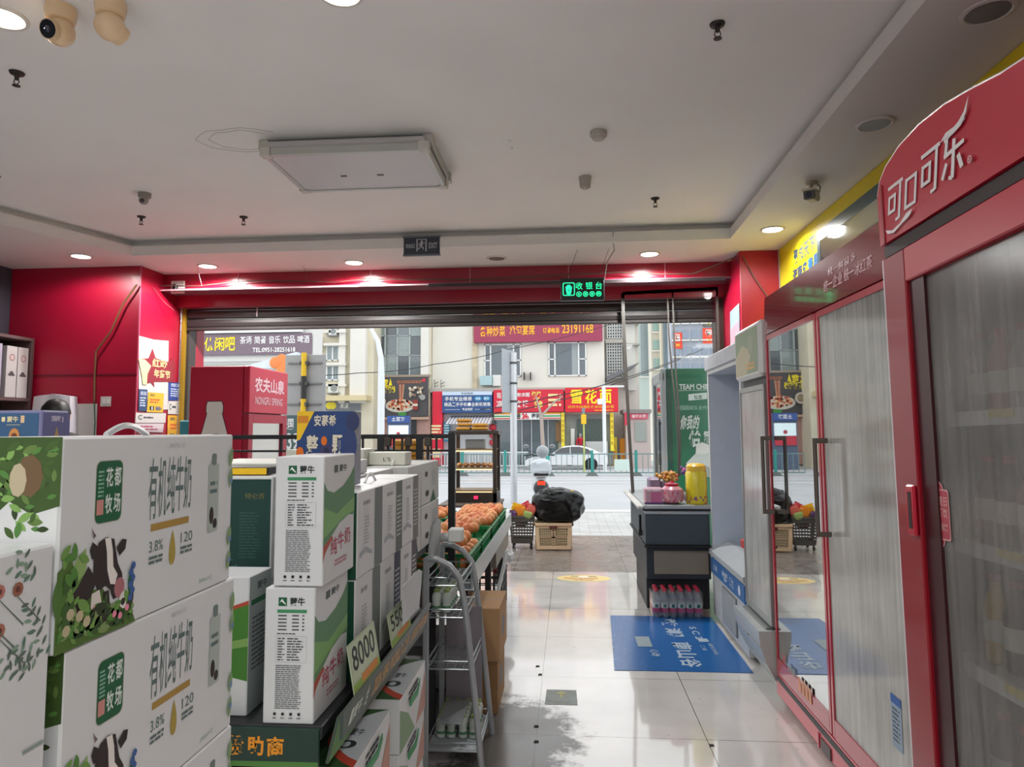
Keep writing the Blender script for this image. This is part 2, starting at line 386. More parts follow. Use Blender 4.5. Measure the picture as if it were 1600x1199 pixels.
m.box(-5.43, 6.392, 2.04, -4.10, 6.40, 2.052, mat('#6e0a22', .5)); m.box(-4.106, 6.395, 0, -4.095, 6.405, ZS, mat('#c4516c', .4)); struct('wall_front_left', m)
m = MB(); m.box(1.56, 6.40, 0, 1.92, 7.3, ZS, RWALL, .004); struct('wall_front_right', m)
RW = mat('#bfc0bd', .5)
m = MB(); m.box(1.92, -4, 0, 2.02, 7.4, 3.25, RW); struct('wall_right', m)
# fascia over the shutter
m = MB()
m.box(-4.10, 6.80, 2.94, 1.56, 7.3, ZS, RWALL2)
for x in (-3.32, -1.95, -.95, .02, .95): m.box(x-.004, 6.796, 2.945, x+.004, 6.80, ZS, mat('#c98a98', .5))
m.box(-4.10, 6.74, 2.925, 1.56, 7.3, 2.94, mat('#8c6470', .35, .3))
m.box(-4.10, 7.02, 2.80, 1.56, 7.3, 2.925, RWALL2)
struct('trim_1', m)
m = MB(); m.box(-1.35, 6.72, 2.90, 1.5, 6.735, 2.93, mat('#3b3335', .4, .5)); m.box(-4.1, 6.725, 2.918, -1.35, 6.735, 2.93, mat('#d8b0b8', .4)); struct('trim_2', m)
# side jambs of the opening
m = MB(); m.box(-4.10, 7.16, 0, -4.02, 7.3, 2.8, mat('#3a3330', .5)); m.box(-4.085, 7.12, 0, -4.05, 7.16, 2.9, mat('#9a7a1c', .5)); struct('trim_3', m)
m = MB(); m.box(1.48, 7.12, 0, 1.56, 7.3, 2.9, mat('#3d2e28', .5)); struct('trim_4', m)
# the wall of next door seen past the left jamb
m = MB(); m.box(-4.5, 7.3, 0, -4.02, 7.48, 3.3, RWALL, .01); struct('wall_outside_left', m)
m = MB(); m.box(-5.6, 7.3, 3.0, 2.3, 7.9, 3.6, mat('#6c6660', .7)); struct('trim_5', m)

# roller shutter
r = thing('roller_shutter', 'dark brown metal roller shutter rolled up above the shop opening', 'roller shutter', (-1.3, 7.15, 2.58))
SL = mat('#2b2524', .5, .15, nz=.15, sc=.9)
sl = [(0, 0), (.0, .085), (-.012, .09), (-.012, .1)]
m = MB()
z = 2.60; k = 0
while z < 2.90:
    prof = [(7.16, z), (7.135, z+.008), (7.128, z+.045), (7.135, z+.082), (7.16, z+.09)]
    a = [(-4.03, y, zz) for y, zz in prof]; m.prism(a, (5.52, 0, 0), SL); z += .092
m.build('slats', r)
m = MB(); m.box(-4.03, 7.12, 2.565, 1.49, 7.17, 2.60, mat('#332d2b', .5, .2), .006); m.build('bottom_bar', r)
m = MB(); m.cyl((-4.0, 7.22, 2.96), (1.5, 7.22, 2.96), .09, mat('#2d2927', .5), n=16); m.build('roll', r)
m = MB()
m.box(-3.26, 7.10, 2.70, -3.25, 7.115, 2.83, mat('#a8a0a2', .5)); m.build('pull_strap', r)
# hanging chain
m = MB()
for i in range(70):
    z0 = 2.93-i*.0215; c = Vector((-4.06, 7.06, z0)); pts = []
    for t in range(8):
        a = t*math.pi/4; q = Vector((.0075*math.cos(a), 0, .013*math.sin(a)))
        if i % 2: q = Vector((0, q.x, q.z))
        pts.append(c+q)
    m.tube(pts, .0028, STEEL, 5, closed=True)
tag(m.build('chain', loc=(-4.06, 7.06, 1.4)), 'steel pull chain hanging at the left end of the shutter', 'chain')

# ================================================================ CEILING FITTINGS
def downlight(x, y, z, lit, label, p=0, r_=.075):
    t = thing('downlight', label, 'ceiling light', (x, y, z), 'recessed round downlights')
    m = MB(); m.lathe([(r_+.022, -.001), (r_+.02, -.008), (r_+.006, -.010), (r_, -.004), (r_-.004, -.002)], (x, y, z), mat('#d8d4ce', .4), 28); m.build('trim_ring', t, smooth=True)
    m = MB(); m.lathe([(r_-.002, -.0075), (r_-.004, -.0035)], (x, y, z), mat('#fff4e6', .5, emis=9.) if lit else mat('#77726a', .3), 24); m.build('diffuser', t)
    if lit: spot('downlight_lamp', (x, y, z-.03), p*4 or 82, ang=172, blend=.35)
    return t
downlight(-4.41, 5.98, ZS, True, 'lit downlight at far left above the plain red wall', 4.6)
downlight(-3.47, 6.47, ZS, True, 'lit downlight above the left end of the shutter')
downlight(-2.02, 6.47, ZS, True, 'lit downlight in the soffit left of the exit sign')
downlight(-.65, 6.44, ZS, False, 'unlit downlight in the soffit right of the exit sign')
downlight(.76, 6.42, ZS, True, 'lit downlight above the green cashier sign')
downlight(1.66, 5.71, ZS, True, 'lit downlight beside the yellow wall sign', 3.5)
downlight(1.635, 3.74, ZS, False, 'unlit downlight in the soffit beside the red fridge top')
downlight(1.634, 2.73, ZS, False, 'unlit downlight cut by the upper right corner of the view')
downlight(-.89, 2.62, ZR, True, 'lit downlight at the top edge of the view above the light panel', 9)
downlight(-2.36, 2.66, ZR, True, 'lit downlight at the upper left edge beside the white cameras', 7)

# square surface mounted light box, switched off
cx, cy = -1.30, 4.30
t = thing('ceiling_light_panel', 'switched off rectangular light box with double aluminium frame hanging under the ceiling', 'ceiling light', (cx, cy, ZR))
AL = mat('#b9bab6', .35, .35)
def panel_frame(zt, zb, x0, y0, x1, y1):
    m = MB(); wd = .03
    m.box(x0, y0, zb, x1, y0+wd, zt, AL, .003); m.box(x0, y1-wd, zb, x1, y1, zt, AL, .003)
    m.box(x0, y0+wd, zb, x0+wd, y1-wd, zt, AL, .003); m.box(x1-wd, y0+wd, zb, x1, y1-wd, zt, AL, .003)
    for a in (x0, x1):
        for b in (y0, y1): m.box(a-.012 if a == x0 else a-.05, b-.012 if b == y0 else b-.05, zb-.004, a+.05 if a == x0 else a+.012, b+.05 if b == y0 else b+.012, zt+.003, mat('#c6c4bc', .5), .004)
    return m
panel_frame(ZR-.005, ZR-.06, -1.83, 3.99, -.79, 4.66).build('upper_frame', t)
panel_frame(ZR-.075, ZR-.125, -1.79, 3.92, -.80, 4.58).build('lower_frame', t)
m = MB(); m.box(-1.77, 3.95, ZR-.118, -.82, 4.56, ZR-.03, mat('#c9c5c8', .35, nz=.03)); m.build('diffuser', t)
m = MB()
for x in (-1.42, -1.18): m.box(x-.02, 4.30, ZR-.122, x+.02, 4.32, ZR-.118, mat('#6b6560', .5))
m.build('screw_plate', t)
# water stain left of the panel : dried water rings on the plaster
m = MB(); ST = mat('#a39c8c', .8)
for rr, ex in ((.21, 1.35), (.17, 1.2)):
    pts = [(-1.93+rr*ex*math.cos(a)+.01*math.sin(5*a), 3.98+rr*math.sin(a)*.8+.012*math.cos(7*a), ZR-.0005) for a in [i*math.pi/14 for i in range(2, 26)]]
    m.tube(pts, .0014, ST, 4)
tag(m.build('water_stain', loc=(-1.93, 3.98, ZR)), 'faint dried water ring on the ceiling left of the light box', 'stain')

def sprinkler(x, y, label):
    t = thing('sprinkler', label, 'sprinkler', (x, y, ZR), 'ceiling sprinklers')
    B = mat('#3a3532', .4, .5)
    m = MB(); m.lathe([(.034, -.001), (.03, -.01), (.012, -.016), (.009, -.034), (.005, -.04)], (x, y, ZR), B, 16); m.build('body', t, smooth=True)
    m = MB(); m.tube([(x-.008, y, ZR-.03), (x-.014, y, ZR-.05), (x, y, ZR-.066)], .0025, B, 5); m.tube([(x+.008, y, ZR-.03), (x+.014, y, ZR-.05), (x, y, ZR-.066)], .0025, B, 5)
    m.lathe([(.002, -.071), (.018, -.069), (.018, -.066), (.002, -.064)], (x, y, ZR), B, 12); m.build('deflector', t)
sprinkler(-2.66, 3.10, 'dark sprinkler head near the left edge of the ceiling')
sprinkler(.665, 2.98, 'dark sprinkler head at upper right of the recessed ceiling')
sprinkler(-2.63, 5.45, 'small sprinkler head between light box and left dome camera')
sprinkler(.68, 5.30, 'small sprinkler head near the far right corner of the recess')
sprinkler(-3.45, 5.36, 'small pale sprinkler head below the left dome camera')
# smoke detector, alarm
m = MB(); m.lathe([(.05, -.001), (.05, -.028), (.044, -.03), (.036, -.044), (.03, -.05), (.008, -.052)], (.198, 4.05, ZR), mat('#b5b0a8', .5), 24)
m.lathe([(.0385, -.033), (.0385, -.040)], (.198, 4.05, ZR), DGREY, 20)
tag(m.build('smoke_detector', smooth=True, loc=(.198, 4.05, ZR)), 'round white smoke detector right of the light box', 'smoke detector')
m = MB(); m.lathe([(.046, -.001), (.044, -.012), (.036, -.075), (.02, -.085)], (.137, 4.80, ZR), mat('#a9a49b', .5), 20)
m.ball((.137, 4.78, ZR-.082), .012, mat('#cfcac0', .3))
tag(m.build('motion_sensor', smooth=True, loc=(.137, 4.80, ZR)), 'tapered white sensor cup on the ceiling beyond the smoke detector', 'sensor')
m = MB(); m.lathe([(.018, -.001), (.016, -.006), (.003, -.008)], (-3.87, 4.40, ZR), mat('#8a8456', .6), 12)
tag(m.build('ceiling_socket', smooth=True, loc=(-3.87, 4.40, ZR)), 'small round ceiling fitting at the far left edge', 'fitting')
m = MB()
m.ball((-.335, 4.13, ZR-.004), (.012, .012, .006), mat('#efeeea', .4), 8, 6); m.ball((-.335, 4.24, ZR-.004), (.013, .013, .009), mat('#efeeea', .4), 8, 6)
tag(m.build('filler_patch', loc=(-.335, 4.2, ZR)), 'two small white filler spots on the ceiling', 'patch')
# pan-tilt white cameras
def ptz(x, y, label, lens):
    CW = mat('#f0cfa6', .35, coat=.3); t = thing('security_camera', label, 'security camera', (x, y, ZR), 'round white dome cameras')
    m = MB(); m.lathe([(.058, -.001), (.060, -.02), (.055, -.06), (.047, -.066)], (x, y, ZR), CW, 28); m.build('base', t, smooth=True)
    m = MB(); m.ball((x, y, ZR-.105), (.058, .058, .058), CW, 24, 14); m.build('head', t, smooth=True)
    d = Vector((-.1, -.9, -.32)).normalized() if lens else Vector((.3, .9, -.3)).normalized()
    c = Vector((x, y, ZR-.105))
    m = MB(); q = c+d*.038; m.cyl(q, q+d*.024, .043, mat('#e6c8a0', .4), r1=.040, n=24); m.cyl(q+d*.015, q+d*.0255, .036, mat('#14181f', .08, coat=1.), n=24)
    m.ball(q+d*.022, .014, mat('#0c1c3a', .05, coat=1.), 12, 8)
    e = m.build('lens', t, smooth=True)
    m = MB(); m.tube([(x-.02, y+.03, ZR-.01), (x-.05, y+.05, ZR-.002), (x-.09, y+.055, ZR-.001)], .003, mat('#8c7f72', .5), 6); m.build('cable', t)
ptz(-2.07, 2.62, 'cream ball shaped security camera with dark lens at upper left', True)
ptz(-1.84, 2.60, 'cream ball shaped security camera turned away, right one of the upper left pair', False)
t = thing('dome_camera', 'small grey turret camera on the ceiling left of the light box', 'security camera', (-3.09, 4.83, ZR))
m = MB(); m.lathe([(.046, -.001), (.044, -.03), (.03, -.04)], (-3.09, 4.83, ZR), mat('#8b8680', .45), 20); m.build('base', t, smooth=True)
m = MB(); m.ball((-3.09, 4.82, ZR-.055), .034, mat('#9a958f', .4), 16, 10); m.build('head', t, smooth=True)
m = MB(); m.ball((-3.085, 4.795, ZR-.066), .017, mat('#15181c', .15, coat=1.), 12, 8); m.build('lens', t, smooth=True)
t = thing('bullet_camera', 'beige bullet security camera hanging from the right soffit', 'security camera', (1.60, 4.62, ZS))
m = MB(); m.lathe([(.04, -.001), (.036, -.012), (.014, -.018), (.012, -.06)], (1.60, 4.62, ZS), mat('#b3aa98', .4), 16); m.tube([(1.63, 4.62, ZS-.004), (1.665, 4.64, ZS-.03), (1.66, 4.70, ZS-.085), (1.63, 4.72, ZS-.10)], .005, mat('#a59c88', .5), 6); m.build('mount', t, smooth=True)
m = MB(); R_ = Matrix.Translation((1.60, 4.62, ZS-.095)) @ Matrix.Rotation(math.radians(-28), 4, 'Z') @ Matrix.Rotation(math.radians(10), 4, 'X')
m.T = R_; m.box(-.036, -.10, -.03, .036, .10, .034, mat('#a89f8e', .4), .012); m.box(-.043, -.125, .026, .043, .09, .04, mat('#c9bfa9', .4), .006); m.build('housing', t)
m = MB(); m.T = R_; m.box(-.033, -.106, -.027, .033, -.098, .028, mat('#14161c', .15, coat=1.), .003); m.cyl((0, -.104, .0), (0, -.11, 0), .018, mat('#0a1636', .1), n=16); m.build('lens', t)

# exit sign
t = thing('exit_sign', 'dark blue EXIT sign with running man fixed to the ceiling edge', 'exit sign', (-1.265, 6.0, 3.12))
m = MB(); ES = mat('#2c3442', .4)
m.box(-1.425, 5.985, 3.035, -1.105, 6.01, 3.19, ES, .004); m.box(-1.43, 5.98, 3.185, -1.10, 6.014, 3.20, mat('#59606c', .4)); m.box(-1.43, 5.98, 3.026, -1.10, 6.014, 3.038, mat('#59606c', .4))
m.face((-1.425, 5.985, 3.038), (1, 0, 0), (0, 0, 1)); EP = mat('#b9c0c4', .5, emis=.0)
m.text('安全出口', .02, .055, .10, .095, EP); m.text('EXIT', .225, .05, .30, .10, EP)
m.rect(.115, .025, .205, .135, EP); m.rect(.125, .025, .195, .128, ES)
m.disc(.162, .112, .010, EP); m.poly([(.148, .10), (.163, .102), (.170, .085), (.158, .066), (.146, .074), (.152, .086)], EP)
m.poly([(.158, .072), (.176, .064), (.180, .04), (.173, .04), (.168, .058), (.152, .062)], EP); m.poly([(.150, .072), (.146, .05), (.130, .042), (.128, .048), (.140, .056), (.144, .074)], EP)
m.poly([(.166, .098), (.182, .09), (.190, .096), (.188, .101), (.180, .097), (.166, .106)], EP); m.poly([(.148, .10), (.136, .09), (.132, .078), (.137, .077), (.142, .086), (.152, .093)], EP)
m.build('sign_panel', t)
# cashier sign
t = thing('cashier_sign', 'green glowing cashier sign box hanging before the red fascia', 'sign', (.14, 6.3, 2.76))
GL = mat('#1ce89a', .4, emis=1.1)
m = MB(); m.box(-.055, 6.29, 2.655, .338, 6.33, 2.86, mat('#2b3336', .35, .4), .004); m.face((-.055, 6.29, 2.655), (1, 0, 0), (0, 0, 1)); m.rect(.006, .006, .387, .199, mat('#0a1c1c', .3))
m.rrect(.02, .045, .128, .165, .015, GL); m.rrect(.027, .052, .121, .158, .012, mat('#0a1c1c', .3)); m.disc(.074, .12, .024, GL); m.poly([(.045, .125), (.103, .125), (.095, .07), (.053, .07)], GL)
m.text('¥', .066, .078, .084, .11, mat('#0a1c1c', .3)); m.disc(.074, .062, .02, GL, rv=.007)
m.text('收', .137, .10, .198, .165, GL, .0); m.text('银', .226, .10, .287, .165, GL, .0); m.text('台', .315, .10, .372, .165, GL, .0)
for i in range(4):
    cx_ = .165+i*.059; m.disc(cx_, .057, .024, GL); m.disc(cx_, .057, .0185, mat('#0a1c1c', .3)); m.text('支微¥网'[i], cx_-.012, .045, cx_+.012, .069, GL, .02)
m.build('sign_box', t)
m = MB()
for x in (.0, .28): m.tube([(x, 6.31, 2.86), (x+.06, 6.26, 3.0), (x+.10, 6.2, ZS)], .002, mat('#2b2b2b', .5), 5)
m.build('hanging_wire', t)
m = MB(); m.tube([(.34, 6.30, 2.84), (.36, 6.2, 2.98), (.42, 6.1, 3.06), (.40, 5.99, 3.12), (.405, 5.97, 3.19)], .004, mat('#7a7672', .5), 6); m.build('power_cable', t)
# hanger threads and cable along fascia
def cable(name, pts, r_, mm, label, cat='cable', n=6):
    m = MB(); m.tube(pts, r_, mm, n); tag(m.build(name, loc=tuple(pts[0])), label, cat)
BC = mat('#6e4b2c', .5)
cable('cable', [(-4.12, 6.37, 2.91), (-4.25, 6.365, 2.72), (-4.36, 6.37, 2.46), (-4.50, 6.365, 2.265), (-4.51, 6.375, 2.05), (-4.50, 6.37, 1.80)], .009, BC, 'brown cable running diagonally down the plain red wall')
cable('cable', [(-4.505, 6.375, 1.80), (-4.49, 6.38, 1.60), (-4.49, 6.38, 1.45)], .005, mat('#245a3a', .5), 'thin green cable dropping below the brown one on the red wall')
pts = [(-4.08, 6.7, 2.965), (-3.7, 6.73, 2.96), (-3.3, 6.74, 3.0), (-3.0, 6.76, 3.005), (-2.3, 6.76, 2.975), (-1.95, 6.75, 3.0), (-1.6, 6.72, 2.975), (-.9, 6.72, 2.96), (-.4, 6.72, 2.975), (0.1, 6.72, 2.99), (.5, 6.72, 3.0), (.9, 6.72, 2.975), (1.2, 6.73, 2.97), (1.55, 6.45, 3.06)]
cable('cable', pts, .006, mat('#4d3b30', .5), 'brown cable sagging along the red fascia above the shutter')
cable('cable', [(1.585, 6.385, 3.05), (1.68, 6.385, 2.85), (1.80, 6.385, 2.66), (1.90, 6.38, 2.58)], .006, mat('#6a4a44', .5), 'brown cable slanting down the right red pillar')
cable('cable', [(-4.10, 6.6, 2.93), (-4.04, 6.7, 2.80), (-3.97, 6.78, 2.72)], .003, mat('#7a2030', .5), 'thin loose wire hanging beside the socket')
for x, z in ((-3.62, 2.93), (-2.55, 2.98)):
    cable('hanging_thread', [(x, 6.55, ZS), (x+.03, 6.60, z)], .0012, mat('#6a5a5a', .7), 'thin thread hanging from the soffit %s' % ('near the socket' if x < -3 else 'left of the exit sign'), 'thread')
# socket on fascia corner, wall switch
t = thing('wall_socket', 'white socket with black plug high in the red corner', 'socket', (-3.97, 6.78, 2.94))
m = MB(); m.box(-4.02, 6.78, 2.90, -3.88, 6.80, 3.03, mat('#c9c5c0', .4), .004); m.build('plate', t)
m = MB(); m.box(-3.985, 6.74, 2.93, -3.94, 6.78, 2.99, BLACK, .008); m.build('plug', t)
t = thing('light_switch', 'white double switch plate on the plain red wall', 'switch', (-4.40, 6.39, 1.79))
m = MB(); m.box(-4.45, 6.385, 1.74, -4.345, 6.40, 1.835, mat('#cfc9c6', .4), .004); m.build('plate', t)
for x in (-4.425, -4.385): m = MB(); m.box(x, 6.38, 1.765, x+.03, 6.386, 1.81, mat('#e6e2df', .3), .002); m.build('rocker', t)
m = MB(); m.T = None; m.box(-4.695, 6.388, 1.40, -4.48, 6.394, 1.768, mat('#bdb7b3', .7), 0); tag(m.build('paper_sheet', loc=(-4.6, 6.39, 1.58)), 'plain grey paper sheet taped under the switch on the red wall', 'paper')
# white coat hanging on the wall
m = MB(); CO = mat('#c8c4cc', .8); pts = []
for i in range(9):
    for j in range(11):
        u = j/10; v = i/8
        x = -5.03+u*.35; z = 1.86-v*.62
        m_ = .05*math.sin(u*11+v*2)*(.4+v*.6)+.03*noise.noise((u*4, v*5, 1))
        pts.append((x+(u-.5)*.05*v, 6.30-.03-m_*.6, z-(.05*abs(u-.5) if i == 0 else 0)))
fs = [(i*11+j, i*11+j+1, (i+1)*11+j+1, (i+1)*11+j) for i in range(8) for j in range(10)]
back = [(x, 6.385, z) for x, y, z in pts]
m.add(pts, fs, CO); m.add(back, [f[::-1] for f in fs], CO)
for j in range(10): m.add([pts[j], pts[j+1], back[j+1], back[j]], [(3, 2, 1, 0)], CO); b = 88; m.add([pts[b+j], pts[b+j+1], back[b+j+1], back[b+j]], [(0, 1, 2, 3)], CO)
for i in range(8):
    for j, o_ in ((0, 1), (10, 0)): a, b = i*11+j, (i+1)*11+j; m.add([pts[a], pts[b], back[b], back[a]], [(0, 1, 2, 3)], CO)
tag(m.build('hanging_coat', smooth=True, loc=(-4.85, 6.38, 1.6)), 'crumpled white coat hanging on the red wall behind the dark head', 'coat')
# ================================================================ MILK CARTONS AND SHELF
BX = mat('#d5d6d6', .45, coat=.15, nz=.02); BXG = mat('#9aa19f', .5); INK = mat('#5d6a68', .6); DG = mat('#123f33', .5); LG = mat('#4f7f38', .55); LG2 = mat('#7da455', .55)
DKG = mat('#0d5a35', .5); COWB = mat('#2a2020', .6); COWP = mat('#c98a8a', .6); GO = mat('#a8853a', .5)
def leaf(m, u, v, L, ang, wd, mm):
    a = math.radians(ang); c, s_ = math.cos(a), math.sin(a); pts = []
    for k in range(7): t = k/6; pts.append((t*L, wd*math.sin(math.pi*t)**.8))
    for k in range(5, 0, -1): t = k/6; pts.append((t*L, -wd*math.sin(math.pi*t)**.8))
    return m.poly([(u+x*c-y*s_, v+x*s_+y*c) for x, y in pts], mm)
def foliage(m, u0, v0, u1, v1, n, cols, L=(.02, .05), seed=1, clip=None):
    rr = random.Random(seed); f0 = m.off
    for i in range(n):
        u = rr.uniform(u0, u1); v = rr.uniform(v0, v1); l = rr.uniform(*L); a = rr.uniform(0, 360)
        ue, ve = u+l*math.cos(math.radians(a)), v+l*math.sin(math.radians(a))
        if clip and not (clip[0]+.003 < ue < clip[2]-.003 and clip[1]+.003 < ve < clip[3]-.003): continue
        leaf(m, u, v, l, a, l*.22, rr.choice(cols))
        if m.off > f0+.0002: m.off = f0
    m.off = f0+.0002
    return m
def organic_face(m, w, h):
    """white organic milk carton print: badge, tall title, gold bar, cow in herbs"""
    m.st = .0001; m.off = m.st
    k = h/.213
    # green badge
    m.rrect(.052*k, h-.094*k, .098*k, h-.026*k, .008*k, mat('#a8a79a', .5)); m.rrect(.053*k, h-.093*k, .097*k, h-.027*k, .0075*k, DKG)
    W_ = mat('#d9e2da', .6)
    m.text('花', .069*k, h-.055*k, .081*k, h-.034*k, W_, .02); m.text('都', .083*k, h-.055*k, .095*k, h-.034*k, W_, .02)
    m.text('牧', .069*k, h-.084*k, .081*k, h-.063*k, W_, .02); m.text('场', .083*k, h-.084*k, .095*k, h-.063*k, W_, .02)
    m.rect(.055*k, h-.084*k, .066*k, h-.068*k, mat('#c9887f', .5)); m.lines(.056*k, h-.066*k, .0655*k, h-.036*k, 7, mat('#7fae95', .6), .5, .05)
    # tall thin title
    T_ = mat('#5b6e6c', .6)
    for i, ch in enumerate('有机纯牛奶'): m.text(ch, (.148+i*.0195)*k, (.112+i*.0012)*k, (.166+i*.0195)*k, (.186+i*.0)*k, T_, .004)
    m.rect(.155*k, .098*k, .24*k, .1065*k, GO); m.text('有机产品 认证', .19*k, h-.016*k, .225*k, h-.010*k, mat('#b7baba', .6), 0)
    # drop and facts
    drop = [(.203+.010*math.sin(t)*math.sin(t/2)**1.2, .072+.022*math.cos(t)*-1) for t in [i*2*math.pi/16 for i in range(16)]]
    m.poly([(x*k, (2*.072-y)*k) for x, y in drop], mat('#a9933c', .5))
    m.text('3.8%', .153*k, .073*k, .182*k, .086*k, T_, 0); m.lines(.153*k, .058*k, .182*k, .069*k, 2, T_, .6, .05)
    m.text('120', .222*k, .074*k, .25*k, .087*k, T_, 0); m.lines(.222*k, .059*k, .25*k, .070*k, 2, T_, .6, .05)
    # milk pack picture
    m.rrect(.289*k, .077*k, .318*k, .172*k, .004*k, mat('#aab4ac', .5)); m.rrect(.297*k, .170*k, .310*k, .186*k, .003*k, mat('#6d7a76', .5))
    m.lines(.293*k, .128*k, .314*k, .15*k, 2, T_, .5, .1); m.disc(.299*k, .100*k, .006*k, COWB, rv=.012*k); m.disc(.309*k, .088*k, .006*k, COWB, rv=.007*k)
    m.text('250ml*12', w-.09*k, .012*k, w-.055*k, .018*k, mat('#9fb7ae', .6), 0)
    # herbs and cow
    cl = (0, 0, w, h)
    m.poly([(0, 0), (.13*k, 0), (.115*k, .03*k), (.09*k, .022*k), (.07*k, .05*k), (.03*k, .055*k), (.02*k, .09*k), (0, .08*k)], mat('#4c6b2a', .6))
    leaf(m, .006*k, .02*k, .085*k, 66, .014*k, mat('#8aa862', .6)); leaf(m, .01*k, .03*k, .06*k, 48, .010*k, mat('#5f8440', .6)); leaf(m, .004*k, .03*k, .05*k, 88, .010*k, mat('#4c7030', .6))
    m.poly([(.012*k, .045*k), (.03*k, .03*k), (.05*k, .045*k), (.06*k, .06*k), (.045*k, .078*k), (.03*k, .06*k)], COWB)
    head = [(.060, .100), (.072, .104), (.086, .100), (.090, .085), (.094, .072), (.102, .060), (.104, .046), (.098, .036), (.088, .034), (.082, .046), (.074, .052), (.062, .048), (.053, .064), (.053, .085)]
    m.poly([(x*k, y*k) for x, y in head], COWB)
    m.poly([(x*k, y*k) for x, y in [(.070, .103), (.080, .102), (.084, .088), (.086, .070), (.094, .060), (.090, .050), (.082, .052), (.076, .068), (.074, .088)]], mat('#e4dfd8', .6))
    m.disc(.098*k, .045*k, .009*k, mat('#a86a70', .5), rv=.011*k)
    m.poly([(.062*k, .094*k), (.050*k, .102*k), (.046*k, .094*k), (.050*k, .084*k), (.060*k, .084*k)], COWB); m.poly([(.090*k, .090*k), (.100*k, .098*k), (.108*k, .096*k), (.106*k, .086*k), (.096*k, .080*k)], COWB)
    m.poly([(.052*k, .048*k), (.064*k, .050*k), (.07*k, .03*k), (.064*k, .012*k), (.05*k, .02*k)], mat('#d9d0c8', .6)); m.poly([(.070*k, .046*k), (.080*k, .046*k), (.084*k, .02*k), (.072*k, .008*k)], COWB)
    m.disc(.058*k, .022*k, .006*k, COWP, rv=.014*k)
    m.disc(.108*k, .030*k, .010*k, mat('#e0ddd4', .6)); m.disc(.105*k, .028*k, .004*k, COWB)
    foliage(m, .0, .002, .120*k, .034*k, 110, [mat('#4f8034', .6), mat('#6c9446', .6), mat('#24441f', .6), mat('#3a5c26', .6), mat('#7a8f5a', .6), mat('#2c3a1c', .6)], (.009*k, .024*k), 5, cl)
    foliage(m, .0, .03*k, .03*k, .10*k, 26, [mat('#4f8034', .6), mat('#3a5c26', .6), mat('#6c9446', .6)], (.012*k, .026*k), 6, cl)
    for x, y in ((.02, .035), (.034, .03), (.015, .02), (.045, .022)): m.disc(x*k, y*k, .006*k, mat('#b9ae8c', .7), n=7)
    for x, y in ((.09, .018), (.10, .014), (.112, .02)): m.disc(x*k, y*k, .004*k, PINK, n=6)
    leaf(m, .117*k, .03*k, .036*k, 88, .005*k, DKG)
    for i in range(6): m.disc((.117+.004*(i % 2))*k, (.03+.007*i)*k, .0045*k, mat('#3a5a9a', .6), n=6)
    m.poly([(.046*k, .118*k), (.05*k, .112*k), (.054*k, .108*k), (.05*k, .106*k)], mat('#6d5c60', .6))
    for v in (.015, .05, .135, .165): leaf(m, w-.012*k, v*k, .030*k, 80, .006*k, mat('#7f9c6a', .6))
    for v in (.03, .06, .145): m.disc(w-.008*k, v*k, .005*k, mat('#6d86a8', .6), n=6)
def organic_end(m, w, h):
    m.st = .0001; m.off = m.st
    m.poly([(0, h), (w, h), (w, h*.68), (w*.78, h*.64), (w*.6, h*.70), (w*.42, h*.60), (w*.3, h*.50), (w*.2, h*.55), (0, h*.5)], mat('#38511f', .6))
    foliage(m, w*.02, h*.55, w*.98, h*.97, 170, [LG, LG2, mat('#3f5a22', .6), mat('#2c3f18', .6), mat('#5f7a3a', .6)], (.007, .018), 9, (0, 0, w, h))
    m.disc(w*.75, h*.82, w*.11, mat('#6b5238', .7), rv=h*.10, n=9); m.disc(w*.66, h*.80, w*.07, mat('#b8a98c', .7), rv=h*.08, n=9)
    m.rrect(w*.32, h*.22, w*.50, h*.40, .003, DKG); m.rrect(w*.70, h*.22, w*.84, h*.40, .003, DKG)
    m.text('花都牧场', w*.71, h*.27, w*.83, h*.36, mat('#cfe0d4', .6)); m.rect(w*.05, h*.26, w*.24, h*.38, mat('#6a5aa8', .5))
def carton(name, label, x0, y0, z0, x1, y1, z1, base=None, deco=(), cat='box', group=None, handle=None, rz=0, c=.0025, hmat=None, hoff=0., hh=.026):
    loc = Vector(((x0+x1)/2, (y0+y1)/2, z0)); base = base or BX
    m = MB(); m.box(x0, y0, z0, x1, y1, z1, base, c)
    for face, fn in deco:
        if face == '-Y': m.face((x0, y0, z0), (1, 0, 0), (0, 0, 1)); fn(m, x1-x0, z1-z0)
        if face == '+X': m.face((x1, y0, z0), (0, 1, 0), (0, 0, 1)); fn(m, y1-y0, z1-z0)
        if face == '-X': m.face((x0, y1, z0), (0, -1, 0), (0, 0, 1)); fn(m, y1-y0, z1-z0)
        if face == '+Z': m.face((x0, y0, z1), (1, 0, 0), (0, 1, 0)); fn(m, x1-x0, y1-y0)
    if handle:
        t = thing(name, label, cat, loc, group); m.build('body', t)
        h = MB(); ym = (y0+y1)/2; xm = (x0+x1)/2; ym += hoff; pts = [(xm, ym-handle+2*handle*i/10, z1+.001+hh*math.sin(math.pi*i/10)) for i in range(11)]
        h.tube(pts, .004, hmat or mat('#d8d8d6', .4), 6); h.build('handle', t, smooth=True); o = t
    else: o = tag(m.build(name, loc=loc), label, cat, group)
    return o
# --- near table that carries the stacks closest to the viewer
t = thing('display_table', 'low display table under the nearest white milk boxes', 'table', (-1.0, .6, 0))
m = MB(); m.box(-1.7, .12, .827, -.48, 1.12, .857, mat('#c9cac8', .5), .004); m.build('tabletop', t)
for x in (-1.66, -.52):
    for y in (.16, 1.08): m = MB(); m.box(x-.02, y-.02, 0, x+.02, y+.02, .827, STEEL); m.build('leg', t)
